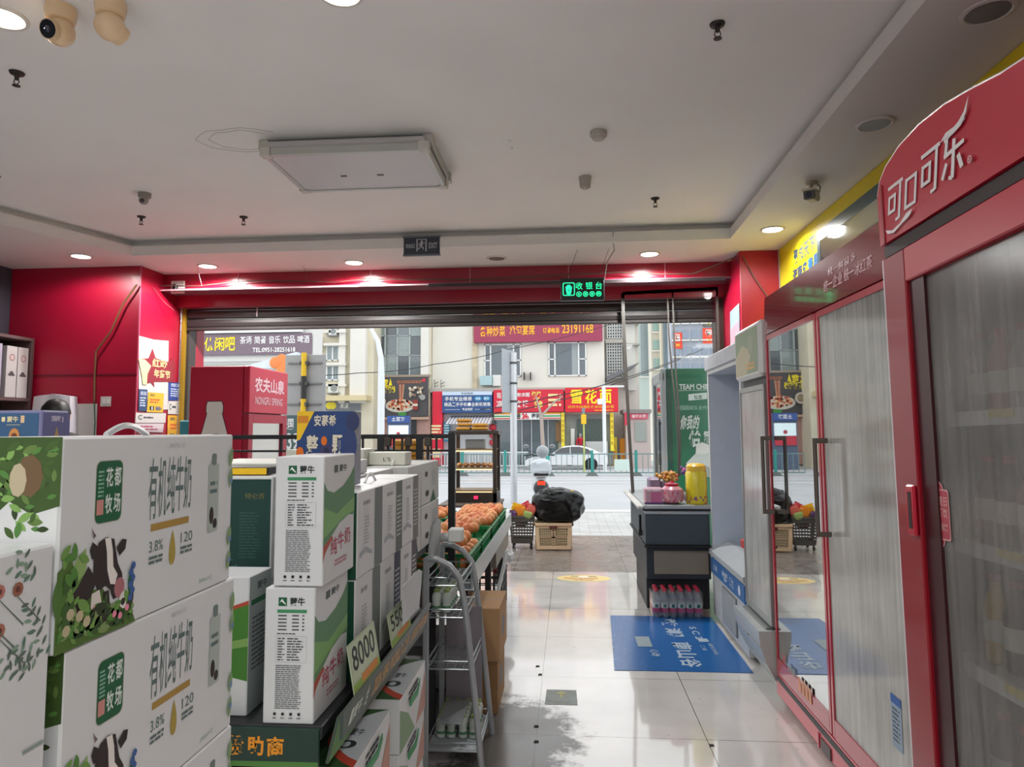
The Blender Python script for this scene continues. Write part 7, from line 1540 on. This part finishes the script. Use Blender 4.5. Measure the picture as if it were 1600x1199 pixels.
m = MB(); m.prism([aY(372, 575, 24), aY(463, 550, 24), aY(463, 562, 24), aY(440, 600, 24), aY(440, 576, 24)], (0, .4, 0), mat('#d5dfe6', .5)); tag(m.build('canopy_panel', loc=(-8, 24, 3)), 'pale blue slanted canopy panel above the red water fridge', 'canopy')
m = MB(); q = aY(437, 570, 23.5)
for i in range(4): m.disc if 0 else None
for i, (x, y) in enumerate(((430, 567), (440, 563), (440, 580), (445, 572))): p = aY(x, y, 23.9); m.ball(p, (.22, .06, .22), mat('#e8884a', .6), 7, 5)
tag(m.build('wall_flowers', loc=tuple(q)), 'orange flower decoration on the pale blue canopy panel', 'decoration')
# balcony building
YB_ = 44
t = thing('building', 'cream old building with stacked balcony windows left of the street lamp', 'building', (-17, YB_, zg(YB_)))
m = MB(); ground_box(m, 487, 583, 440, YB_, 1.9, WALLY); a, b, c, d = Rp(548, 440, 572, 630, YB_-.4); m.box(a, YB_-.5, c, b, YB_, d, WALL); a, b, c, d = Rp(530, 440, 540, 630, YB_-.3); m.box(a, YB_-.35, c, b, YB_, d, WALL); m.build('wall', t)
for y0, y1 in ((495, 513), (540, 564), (571, 595)):
    window_(t, 510, y0, 530, y1, YB_, (.5,), pane=WIN2)
for y in (516, 536, 567, 600): m = MB(); pbox(m, 505, y, 540, y+4, YB_-.5, .5, WALL); m.build('ledge', t)
def aircon(label, x0, y0, x1, y1, Y, rack=True):
    t2 = thing('air_conditioner', label, 'air conditioner', (aY(x0, y1, Y).x, Y-.2, aY(x0, y1, Y).z), 'outdoor air conditioner units')
    a, b, c, d = Rp(x0, y0, x1, y1, Y-.4); m = MB(); m.box(a, Y-.5, c, b, Y-.1, d, mat('#d8dad6', .5), .02); m.build('casing', t2)
    m = MB(); r_ = (d-c)*.38; m.cyl(((a+b)/2+.1*(b-a), Y-.515, (c+d)/2), ((a+b)/2+.1*(b-a), Y-.5, (c+d)/2), r_, mat('#8c9090', .6), n=20); m.build('fan_grille', t2)
    if rack: m = MB(); m.box(a-.1, Y-.5, c-.06, b+.1, Y, c, mat('#8a8c8a', .6)); m.build('bracket', t2)
aircon('air conditioner unit hanging low on the cream balcony building', 513, 600, 529, 614, YB_); aircon('air conditioner unit high on the cream balcony building', 514, 513, 526, 524, YB_); aircon('dark edged air conditioner at the corner beside the leisure bar sign', 489, 524, 499, 548, YB_)
def ydot(m, w, h):
    for u in (.12, .22): m.disc(w*u, h*.5, h*.35, mat('#ecd83c', .5))
    hts(m, '米皮', w, h, .42, .2, .68, .8, mat('#e6e4de', .5), .03)
sign('shop_sign', 'grey shop sign with two yellow dots above the alley stall', 508, 626, 563, 642, 43.86, mat('#7d8288', .5), ydot)
m = MB(); pbox(m, 500, 618, 572, 626, 42.8, 1.18, mat('#d8c9a0', .7)); tag(m.build('awning_board', loc=(-15, 43, 2)), 'beige ledge above the grey dotted shop sign', 'board')
# glass block with food billboard
YC = 46
t = thing('building', 'building with a grid of grey glass windows above the food billboard', 'building', (-11, YC, zg(YC)))
m = MB(); ground_box(m, 572, 672, 430, YC, 10, WALLY); a, b, c, d = Rp(660, 430, 672, 590, YC); m.box(a, YC-.5, c, b, YC, d, WALL); m.build('wall', t)
a, b, c, d = Rp(583, 510, 660, 588, YC-.2)
for i in range(4):
    for j in range(4):
        xa_, xb_ = a+(b-a)*i/4, a+(b-a)*(i+1)/4; za, zb2 = c+(d+2-c)*j/4, c+(d+2-c)*(j+1)/4
        m = MB(); f = .05; m.box(xa_, YC-.3, za, xb_, YC-.2, za+f, mat('#a8b0b0', .4)); m.box(xa_, YC-.3, za, xa_+f, YC-.2, zb2, mat('#a8b0b0', .4)); m.box(xb_-f, YC-.3, za, xb_, YC-.2, zb2, mat('#a8b0b0', .4)); o = m.build('window', t)
        m = MB(); m.box(xa_+f, YC-.24, za+f, xb_-f, YC-.2, zb2, [mat('#6c787c', .1, coat=1, nz=.3), mat('#4c565c', .1, coat=1, nz=.3), mat('#8a9896', .1, coat=1, nz=.3)][(i*2+j) % 3]); m.build('pane', o)
m = MB(); pbox(m, 570, 650, 672, 727, YC-.3, .3, BRK); m.build('brick_front', t)
m = MB(); pbox(m, 620, 655, 650, 727, YC-.45, .12, DARK); m.build('shop_opening', t)
def food(m, w, h):
    Yw = mat('#f2dc2c', .5); Wt = mat('#d8d4cc', .5)
    hts(m, '吃货', w, h, .10, .76, .36, .96, Yw, .05); hts(m, '酒馆烧炒', w, h, .20, .60, .48, .78, Yw, .04); m.poly([(w*.36, h*.78), (w*.39, h*.98), (w*.42, h*.80)], Yw)
    m.lines(w*.50, h*.84, w*.92, h*.92, 2, mat('#c8744c', .5), .45, .1); m.disc(w*.94, h*.92, w*.03, mat('#c82c3c', .5))
    m.disc(w*.55, h*.27, w*.24, mat('#c9c4b8', .5), rv=h*.17); f0 = m.off; r2 = random.Random(8)
    for i in range(90):
        a_ = r2.uniform(0, 6.28); q_ = r2.uniform(0, 1)**.5; m.off = f0+.006*(i % 3)
        m.disc(w*(.55+.20*q_*math.cos(a_)), h*(.30+.13*q_*math.sin(a_)), w*.02, mat(r2.choice(['#c8552c', '#d88a5c', '#e8b48c', '#a83c24', '#e0c4a0']), .5), n=6)
    m.off = f0+.04
    for i in range(5): m.poly([(w*(.545+.012*i), h*.4), (w*(.535+.02*i), h*.82), (w*(.545+.02*i), h*.82), (w*(.553+.012*i), h*.4)], mat(['#e08c64', '#d8b094', '#c8643c'][i % 3], .5))
    for i in range(26): m.disc(w*r2.uniform(.70, .92), h*r2.uniform(.50, .74), w*.022, mat(r2.choice(['#c9b8a0', '#a89880', '#e0d4c0', '#8c7058']), .5), n=6)
    m.rect(w*.77, h*.16, w*.85, h*.42, mat('#8c3428', .5)); m.rect(w*.77, h*.26, w*.85, h*.32, mat('#d8c8b4', .5)); m.disc(w*.60, h*.06, w*.07, mat('#3f8a3c', .5), rv=h*.05)
    m.disc(w*.24, h*.38, w*.09, mat('#c4bcae', .5)); m.disc(w*.24, h*.38, w*.06, mat('#8c7a60', .5)); m.disc(w*.12, h*.38, w*.045, mat('#9a9a98', .5)); m.disc(w*.93, h*.48, w*.045, mat('#9a9a98', .5)); m.disc(w*.12, h*.06, w*.06, mat('#b83c4c', .5), rv=h*.06)
sign('billboard', 'dark food billboard showing a bowl of noodles with yellow characters', 573, 590, 668, 651, YC-.6, mat('#4a4749', .5), food, .28, 'billboard')
m = MB(); pbox(m, 568, 586, 672, 589.5, YC-.6, .3, mat('#9a8c7c', .7)); tag(m.build('ledge', loc=(-10, YC-1, 2)), 'weathered ledge above the food billboard', 'ledge')
m = MB(); pbox(m, 572, 652, 670, 656, YC-.6, .3, mat('#b89c88', .7)); tag(m.build('ledge', loc=(-10, YC-1, 2)), 'weathered ledge under the food billboard', 'ledge')
t = thing('lottery_kiosk', 'small blue topped notice stand with white screen under the food billboard', 'kiosk', (aY(624, 700, 42).x, 42, zg(42)))
m = MB(); a, b, c, d = Rp(605, 650, 640, 725, 42); m.box(a, 42, zg(42), b, 42.4, d, mat('#5c6a80', .5), .02); m.build('cabinet', t)
a, b, c, d = Rp(605, 650, 640, 661, 41.95); m = MB(); m.box(a, 41.9, c, b, 42, d, mat('#3c5a9c', .5)); m.face((a, 41.9, c), (1, 0, 0), (0, 0, 1)); m.st = .01; m.off = m.st; hts(m, '土豆粉', b-a, d-c, .2, .25, .8, .8, WHITE); m.build('top_sign', t)
a, b, c, d = Rp(607, 665, 638, 684, 41.95); m = MB(); m.box(a, 41.92, c, b, 42, d, mat('#d4e6ea', .4, emis=.3)); m.face((a, 41.92, c), (1, 0, 0), (0, 0, 1)); m.st = .01; m.off = m.st; m.disc((b-a)*.5, (d-c)*.3, .12, mat('#b84a5c', .5)); m.rect(0, -.55, b-a, -.02, mat('#c83c4c', .5)); m.build('screen', t)
def menu(m, w, h): m.lines(w*.1, h*.1, w*.9, h*.9, 5, mat('#f0e0d0', .5), .5, .2)
sign('menu_board', 'dark menu board on the brick front left of the street lamp pole', 566, 672, 580, 690, YC-.5, mat('#3c3c3c', .5), menu, .05, 'board')
# white wall with red pillar panel and phone shop
YD = 46.5
t = thing('building', 'large cream restaurant building with two windows above the row of red shop signs', 'building', (0, YD, zg(YD)))
m = MB(); a, b, zt = ground_box(m, 675, 946, 400, YD, 12, WALLC); m.build('wall', t)
m = MB(); pbox(m, 738, 440, 746, 640, YD-.15, .15, mat('#cfc0a4', .8, nz=.3, sc=2)); m.build('stained_pilaster', t)
m = MB(); pbox(m, 672, 606, 966, 612, YD-.6, .6, mat('#b4b2aa', .7)); m.build('canopy_edge', t)
window_(t, 757, 538, 814, 589, YD, (.17, .80), ((0, .17, .5), (.8, 1, .5))); window_(t, 857, 535, 916, 588, YD, (.17, .80), ((0, .17, .5), (.8, 1, .5)))
# ground floor shop fronts
for x0, x1, y0, mm_, lb in ((692, 768, 648, mat('#c4c8cc', .4), 'phone'), (772, 872, 655, mat('#5c6a70', .15, coat=1, nz=.4, sc=.8), 'store'), (884, 958, 648, mat('#8a908c', .4, nz=.4, sc=1.2), 'noodle')):
    m = MB(); pbox(m, x0, y0, x1, 727, YD-.12, .1, mm_); m.build('shop_front', t)
for x in (830, 815, 856): m = MB(); pbox(m, x, 655, x+1.2, 725, YD-.2, .1, mat('#c8ccd0', .4)); m.build('glass_mullion', t)
m = MB(); pbox(m, 868, 660, 878, 690, YD-.25, .1, mat('#8a6a4c', .6)); m.build('poster_panel', t)
m = MB(); pbox(m, 892, 670, 898, 725, YD-.3, .15, mat('#dcdedc', .5)); pbox(m, 902, 655, 945, 690, YD-.22, .06, mat('#4c5a54', .3, nz=.4)); pbox(m, 915, 690, 950, 727, YD-.3, .12, mat('#c4c8c8', .5)); m.build('kitchen_window', t)
def top_(m, w, h):
    G_ = mat('#f2b01c', .45, emis=.1)
    hts(m, '通达酒店餐厅', w, h, .04, .42, .96, 1.0, G_, .03, .10); hts(m, '各种炒菜', w, h, .05, .12, .25, .33, G_, .012); hts(m, '承包宴席', w, h, .28, .14, .48, .35, G_, .012); hts(m, '订餐电话', w, h, .54, .17, .67, .28, G_, .02); m.text('23191168', w*.69, h*.16, w*.93, h*.34, G_, .012)
    for i in range(22): m.off = .004; m.rect(0, h*i/22, w, h*i/22+.02, mat('#8c2c48', .5))
sign('shop_sign', 'large dark red restaurant sign with orange characters at the top of the cream building', 740, 458, 941, 534, YD-.5, mat('#a03a58', .5), top_, .4)
m = MB(); pbox(m, 675.5, 612, 691, 727, YD-.7, .68, mat('#e0203c', .5)); a, b, c, d = Rp(672, 612, 693, 727, YD-.7); m.face((a, YD-.7, c), (1, 0, 0), (0, 0, 1)); m.st = .012; m.off = m.st; m.lines((b-a)*.1, (d-c)*.34, (b-a)*.85, (d-c)*.55, 5, mat('#f2e4b0', .5), .6, .1); m.rect((b-a)*.2, (d-c)*.1, (b-a)*.8, (d-c)*.22, mat('#f0d8b0', .5))
tag(m.build('vertical_sign', loc=(a, YD-.7, c)), 'bright red vertical panel left of the phone repair sign', 'sign panel')
def phone(m, w, h):
    m.rect(0, h*.83, w, h, mat('#c4d4e8', .5)); m.text('手机维修', w*.38, h*.86, w*.62, h*.96, PRINT); hts(m, '手机专业维修', w, h, .05, .56, .60, .76, WHITE, .015)
    for u in (.72, .89): m.disc(w*u, h*.66, w*.075, mat('#2a8fc0', .5), rv=h*.11); hts(m, '快修' if u < .8 else '配件', w, h, u-.05, .60, u+.05, .72, WHITE, .012)
    hts(m, '精品二手手机·全新机销售', w, h, .04, .30, .97, .48, WHITE, .012); hts(m, '专业贴膜', w, h, .40, .10, .62, .22, WHITE, .02); m.rect(w*.06, h*.14, w*.36, h*.155, WHITE); m.rect(w*.66, h*.14, w*.96, h*.155, WHITE)
sign('shop_sign', 'blue phone repair shop sign with white characters', 691, 612, 769, 645, YD-.9, mat('#2c4f86', .5), phone, .88)
m = MB()
for i in range(14):
    a = aY(697+i*5, 660, 44.5).x; z1 = aY(700, 649, 45.4).z; z0 = aY(700, 662, 44.6).z
    m.prism([(a, 46.45, z1), (a+.11, 46.45, z1), (a+.11, 44.4, z0), (a, 44.4, z0)], (0, 0, -.04), mat('#dcdcde', .6)); m.prism([(a+.11, 46.45, z1), (a+.21, 46.45, z1), (a+.21, 44.4, z0), (a+.11, 44.4, z0)], (0, 0, -.04), mat('#9a9498', .6))
tag(m.build('striped_awning', loc=(a, 45, z1)), 'grey and white striped awning under the phone repair sign', 'awning')
m = MB(); pbox(m, 693, 660, 703, 690, 45.9, .08, mat('#2f7a92', .5)); a, b, c, d = Rp(693, 660, 703, 690, 45.9); m.face((a, 45.9, c), (1, 0, 0), (0, 0, 1)); m.st = .01; m.off = m.st; m.lines((b-a)*.1, .1, (b-a)*.9, (d-c)*.9, 6, mat('#c4dce4', .5), .5, .1); tag(m.build('notice_board', loc=(a, 45.9, c)), 'teal notice board beside the red vertical panel', 'board')
def snack(m, w, h):
    hts(m, '锅盔', w, h, .05, .62, .11, .88, WHITE, .012); hts(m, '小吃米粉凉面', w, h, .15, .68, .52, .86, WHITE, .02); hts(m, '凉皮肉夹馍', w, h, .04, .22, .50, .52, WHITE, .015); hts(m, '烧烤', w, h, .54, .56, .68, .92, mat('#f0dc6c', .5), .04); hts(m, '炸串', w, h, .58, .18, .70, .5, mat('#f0dc6c', .5), .03); m.lines(w*.78, h*.2, w*.97, h*.85, 3, mat('#f2d8a0', .5), .5, .1)
sign('shop_sign', 'red snack shop sign with white characters between phone and noodle signs', 771, 609, 881, 644, YD-.9, mat('#cf1f3a', .5), snack, .88)
def noodle(m, w, h):
    G_ = mat('#f6da1c', .45, emis=.1); hts(m, '雪花面', w, h, .08, .34, .90, .92, G_, .02, .09); hts(m, '招牌牛肉面酸辣粉砂锅炒面', w, h, .05, .15, .92, .27, mat('#f0a82c', .5), .02); m.lines(w*.55, h*.03, w*.92, h*.1, 1, mat('#f0a82c', .5), .6, .1)
sign('shop_sign', 'red noodle shop sign with large yellow characters', 883, 606, 966, 644, YD-1.0, mat('#d8182e', .5), noodle, .98)
def conv(m, w, h):
    m.rect(0, h*.75, w*.40, h, mat('#e0982c', .5)); m.rect(w*.72, h*.75, w, h, mat('#e0982c', .5)); m.rect(0, h*.4, w*.40, h*.6, mat('#3f9a5c', .5)); m.rect(w*.72, h*.4, w, h*.6, mat('#3f9a5c', .5)); m.rect(0, h*.1, w*.40, h*.25, mat('#c8402c', .5)); m.rect(w*.72, h*.1, w, h*.25, mat('#c8402c', .5))
    m.text('24', w*.42, h*.1, w*.50, h*.95, mat('#d8243c', .5), .06); m.text('h', w*.505, h*.1, w*.525, h*.6, mat('#d8243c', .5), .04); hts(m, '便利', w, h, .56, .15, .70, .9, PRINT, .03); hts(m, '营', w, h, .34, .15, .40, .9, PRINT, .03)
sign('shop_sign', 'striped 24 hour convenience strip under the red snack sign', 772, 645, 876, 656, YD-.8, mat('#eef0ee', .5), conv, .7)
for x0, x1, y1, lb in ((877, 882, 700, 'yellow vertical banner left of the noodle shop front'), (954, 959, 705, 'yellow and orange vertical banner right of the noodle shop front')):
    m = MB(); pbox(m, x0, 645, x1, y1, YD-.8, .67, mat('#f2e43c', .5)); a, b, c, d = Rp(x0, 645, x1, y1, YD-.8); m.face((a, YD-.8, c), (1, 0, 0), (0, 0, 1)); m.st = .01; m.off = m.st
    for i, ch in enumerate('牛肉面馆小吃'): m.text(ch, .02, (d-c)*(.85-.14*i), b-a-.02, (d-c)*(.96-.14*i), mat('#c8902c', .5)); m.off = .012
    tag(m.build('vertical_banner', loc=(a, YD-.8, c)), lb, 'banner')
m = MB(); pbox(m, 750, 588, 769, 602, YD-.6, .5, mat('#a8c4c8', .5)); pbox(m, 770, 586, 782, 603, YD-.5, .4, mat('#d8dad6', .5)); tag(m.build('wall_boxes', loc=(-6, YD-.5, 4)), 'pale blue and white boxes on the wall under the left window', 'boxes')
for x, lb in ((679, 'left'), (689, 'right')):
    m = MB(); q = aY(x, 604, YD-.3); m.cyl((q.x, YD-.3, q.z-.1), (q.x, YD-.3, q.z+.45), .02, BLACK, n=5); m.cyl((q.x, YD-.3, q.z+.15), (q.x+.3, YD-.5, q.z+.28), .02, BLACK, n=5); m.cyl((q.x, YD-.3, q.z-.0), (q.x+.25, YD-.3, q.z+.05), .015, BLACK, n=5); tag(m.build('roof_bracket', loc=tuple(q)), 'small black antenna bracket above the phone sign, %s one' % lb, 'antenna')
for x, lb in ((819, 'left'), (829, 'right')):
    m = MB(); q = aY(x, 588, YD-.3); m.box(q.x-.03, YD-.5, q.z-.25, q.x+.03, YD, q.z+.25, BLACK); tag(m.build('wall_bracket', loc=tuple(q)), 'short black wall bracket between the two windows, %s one' % lb, 'bracket')
# stair tower with lattice
YE = 48
t = thing('building', 'stair tower with white lattice screens right of the restaurant', 'building', (4, YE, zg(YE)))
m = MB(); ground_box(m, 946, 1000, 400, YE+.6, 8, mat('#dcd6cc', .8, nz=.1)); m.build('wall', t)
for y0, y1 in ((440, 485), (490, 528), (535, 590)):
    a, b, c, d = Rp(949, y0, 972, y1, YE); m = MB()
    m.box(a, YE+.3, c, b, YE+.35, d, mat('#6e6a68', .7))
    nx = 6; nzz = max(4, int((d-c)/.2))
    for i in range(nx+1): x = a+(b-a)*i/nx; m.box(x-.03, YE+.1, c, x+.03, YE+.3, d, FRM)
    for j in range(nzz+1): z = c+(d-c)*j/nzz; m.box(a, YE+.1, z-.03, b, YE+.3, z+.03, FRM)
    m.build('lattice_screen', t)
for y in (486, 530): m = MB(); pbox(m, 946, y, 976, y+6, YE-.1, .5, mat('#b8b4ac', .7)); m.build('ledge', t)
m = MB(); pbox(m, 976, 440, 992, 610, YE-.2, .8, WALL)
for y in (502, 536): pbox(m, 974, y, 1000, y+3, YE-.8, 1.4, mat('#b4b0a8', .7))
m.build('balcony_column', t)
m = MB(); m.prism([aY(948, 588, YE-2), aY(948, 596, YE-2), aY(990, 574, YE-2), aY(1000, 566, YE-2)], (0, 1.8, 0), mat('#6a6c6e', .6)); tag(m.build('sloped_roof', loc=(4, YE-2, 5)), 'dark sloped sheet roof over the alley beside the noodle sign', 'roof')
def clinic(m, w, h): hts(m, '信记火锅', w, h, .1, .2, .9, .8, mat('#f0dce0', .5), .03)
t = thing('building', 'low pinkish shop at the right behind the clear curtain', 'building', (8, 45.4, zg(45.4)))
m = MB(); ground_box(m, 978, 1016, 645, 45.4, 2.8, mat('#c4b4b0', .8)); m.build('wall', t)
m = MB(); pbox(m, 992, 660, 1010, 690, 45.32, .1, mat('#9aa09a', .4)); m.build('window', t); m = MB(); pbox(m, 974, 640, 1018, 646, 45.2, 2.9, mat('#8c8684', .7)); m.build('roof_edge', t)
sign('shop_sign', 'small pink red sign on the low shop behind the clear curtain', 984, 646, 1012, 655, 45.28, mat('#cf5064', .5), clinic)
m = MB(); pbox(m, 976, 645, 981, 665, 45.0, .25, mat('#c8304c', .5)); tag(m.build('small_sign', loc=(5, 48.2, 2)), 'small red sign edge at the alley corner', 'sign')
m = MB(); pbox(m, 962, 648, 976, 700, 49.5, .4, mat('#5a4c40', .7)); pbox(m, 962, 672, 976, 676, 49.3, .2, mat('#d8a83c', .5)); pbox(m, 962, 680, 976, 697, 49.3, .2, mat('#2f7a5c', .5)); tag(m.build('alley_stall', loc=(4.4, 49.5, 0)), 'dark alley stall with gold strip and green tarpaulin', 'stall')
# towers far behind
def tower(label, x0, x1, ytop, Y, base, rows, cols, ybot=640, pane=WIN2, dp=3):
    t = thing('building', label, 'building', (aY(x0, 600, Y).x, Y, zg(60))); m = MB(); a, b, zt = ground_box(m, x0, x1, ytop, Y, dp, base); m.build('wall', t)
    za = aY((x0+x1)/2, ybot, Y).z
    for i in range(cols):
        for j in range(rows):
            xa_ = a+(b-a)*(i+.18)/cols; xb_ = a+(b-a)*(i+.82)/cols; z0 = za+(zt-za)*(j+.2)/rows; z1 = za+(zt-za)*(j+.72)/rows
            m = MB(); m.box(xa_, Y-.1, z0, xb_, Y, z1, pane); m.box(xa_-.1, Y-.35, z0-.25, xb_+.1, Y, z0-.1, mat('#e8e6e0', .7)); m.build('window', t)
tower('pale green tower with plain wall far behind the alley', 1000, 1020, 380, 88, mat('#c2d0cc', .8), 1, 1)
tower('tower with balconies and yellow green windows behind the curtain', 1020, 1036, 380, 84, mat('#d4cec0', .8), 9, 1, pane=mat('#8fb0a8', .2, coat=1))
tower('cream narrow tower between the two curtain edges', 1036, 1052, 380, 82, mat('#d8cdb8', .8), 1, 1, dp=1.6)
tower('blue grey glass tower seen through the right plastic sheet', 1052, 1126, 380, 78, mat('#a9b0bc', .5), 10, 5, pane=mat('#8694a8', .15, coat=1))
tower('pale block behind the left traffic sign', 486, 512, 470, 70, mat('#d0d8da', .8), 6, 2)
def fu(m, w, h): m.text('慢', w*.2, h*.42, w*.8, h*.92, WHITE, .06); m.rect(w*.3, h*.15, w*.7, h*.3, mat('#f0b83c', .5))
sign('shop_sign', 'orange red square sign with a white character on the glass tower', 1098, 513, 1117, 537, 77.86, mat('#e0462c', .5, emis=.15), fu)
sign('shop_sign', 'orange red sign half hidden by the curtain edge on the glass tower', 1052, 520, 1066, 545, 77.86, mat('#e0462c', .5, emis=.15), fu)
m = MB(); pbox(m, 1099, 496, 1117, 510, 77.8, .2, mat('#7c7470', .5)); q = Rp(1099, 496, 1117, 510, 77.8); m.face((q[0], 77.8, q[2]), (1, 0, 0), (0, 0, 1)); m.st = .02; m.off = m.st; m.text('米', (q[1]-q[0])*.25, (q[3]-q[2])*.15, (q[1]-q[0])*.8, (q[3]-q[2])*.9, mat('#d8c83c', .5), .05); tag(m.build('shop_sign', loc=(q[0], 77.8, q[2])), 'grey sign with a yellow character above the orange one', 'shop sign')
# left and right end blocks so the street goes on
for (xa_, xb_, Y0, hh, lb) in ((-60, -24, 46, 11, 'plain pale block far left along the street'), (12, 40, 50, 9, 'plain pale block far right along the street')):
    t = thing('building', lb, 'building', (xa_, Y0, zg(Y0))); m = MB(); m.box(xa_, Y0, zg(Y0)-.2, xb_, Y0+8, hh, WALL); m.build('wall', t)
    for i in range(6):
        for j in range(2): x = xa_+(xb_-xa_)*(i+.2)/6; m = MB(); m.box(x, Y0-.08, 2.5+j*3.4, x+2, Y0, 4.2+j*3.4, WIN); m.build('window', t)
# overhead wires
def wire(pts, label, r_=.02):
    P_ = [aY(x, y, Y) for x, y, Y in pts]; o_ = []
    for i in range(len(P_)-1):
        for k in range(6): s = k/6; p = P_[i].lerp(P_[i+1], s); p.z -= .35*4*s*(1-s)*.3; o_.append(p)
    o_.append(P_[-1]); m = MB(); m.tube(o_, r_, mat('#2c2c30', .6), 5); tag(m.build('overhead_wire', loc=tuple(o_[0])), label, 'wire')
wire([(440, 583, 30), (560, 583, 32), (680, 569, 36), (790, 547, 40), (960, 505, 45)], 'black overhead wire crossing the whole doorway view')
wire([(750, 640, 40), (860, 620, 42), (960, 596, 44), (1080, 552, 60)], 'pale bundle of wires running over the noodle sign', .03)
wire([(770, 647, 40), (870, 626, 42), (960, 600, 44), (1100, 545, 60)], 'second wire of the bundle over the noodle sign', .03)

# ================================================================ GREEN WATER FRIDGE OUTSIDE AT THE RIGHT
t = thing('display_fridge', 'green water fridge standing outside right with large white characters on its side', 'fridge', (1.6, 9.6, 0))
GCb = mat('#0f6a48', .35, coat=.4, nz=.06, sc=2); WG = mat('#c6d4cc', .5)
x0, x1, y0, y1 = 1.24, 1.98, 9.0, 9.95
m = MB(); m.box(x0, y0, .05, x1, y1, 2.26, GCb, .01); m.face((x0, y0, .05), (1, 0, 0), (0, 0, 1)); m.st = .002; m.off = m.st
m.text('TEAM CHINA', .16, 1.94, .60, 2.01, WG, .03); m.poly([(.27, 1.80), (.50, 1.82), (.50, 1.90), (.27, 1.88)], WG); m.text('怡宝', .34, 1.82, .44, 1.87, GCb, .03); m.rect(.14, 1.925, .60, 1.93, WG); hts(m, '中国国家队合作伙伴', .74, 2.2, .15, .765, .82, .79, mat('#8ab8a4', .5), .01)
hts(m, '你我的', .74, 2.2, .20, .655, .52, .735, WG, .03, skew=.15); hts(m, '怡寶', .74, 2.2, .32, .555, .78, .65, WG, .04, skew=.15)
m.poly([(.25, .85), (.22, 1.02), (.30, 1.10), (.34, 1.14), (.35, 1.24), (.42, 1.28), (.50, 1.25), (.52, 1.12), (.58, 1.02), (.62, .85)], mat('#b9c2bc', .5)); m.poly([(.34, 1.14), (.35, 1.24), (.42, 1.28), (.50, 1.25), (.51, 1.16), (.44, 1.13)], mat('#d0d4cc', .5)); m.poly([(.25, .85), (.30, .95), (.44, 1.0), (.62, .9), (.62, .85)], mat('#8f9a94', .5))
m.rect(.012, 0, .06, 2.2, mat('#1c4a3c', .5)); m.build('cabinet', t)
m = MB(); fr = mat('#a8b0b0', .35, .3); m.box(1.17, y0, .05, x0, y0+.09, 2.26, fr, .01); m.box(1.17, y1-.09, .05, x0, y1, 2.2, fr, .01); m.box(1.17, y0, 2.08, x0, y1, 2.24, fr, .03); m.box(1.17, y0, .05, x0, y1, .4, fr); d = m.build('door', t)
for a_ in (x0+.05, x1-.05):
    for b_ in (y0+.08, y1-.08): m = MB(); m.cyl((a_, b_, -.004), (a_, b_, .05), .025, BLACK); m.build('foot', t)
m = MB(); m.box(1.20, y0+.09, .4, 1.21, y1-.09, 2.08, glass('outdoor_fridge_glass', refl=.4, edge=.9, tint=(.7, .75, .78))); m.build('glass', d)
m = MB(); m.box(1.14, y0+.04, .9, 1.16, y0+.07, 1.6, DGREY, .004); m.box(1.15, y0+.04, .92, 1.18, y0+.07, .95, DGREY); m.box(1.15, y0+.04, 1.55, 1.18, y0+.07, 1.58, DGREY); m.build('handle', d)
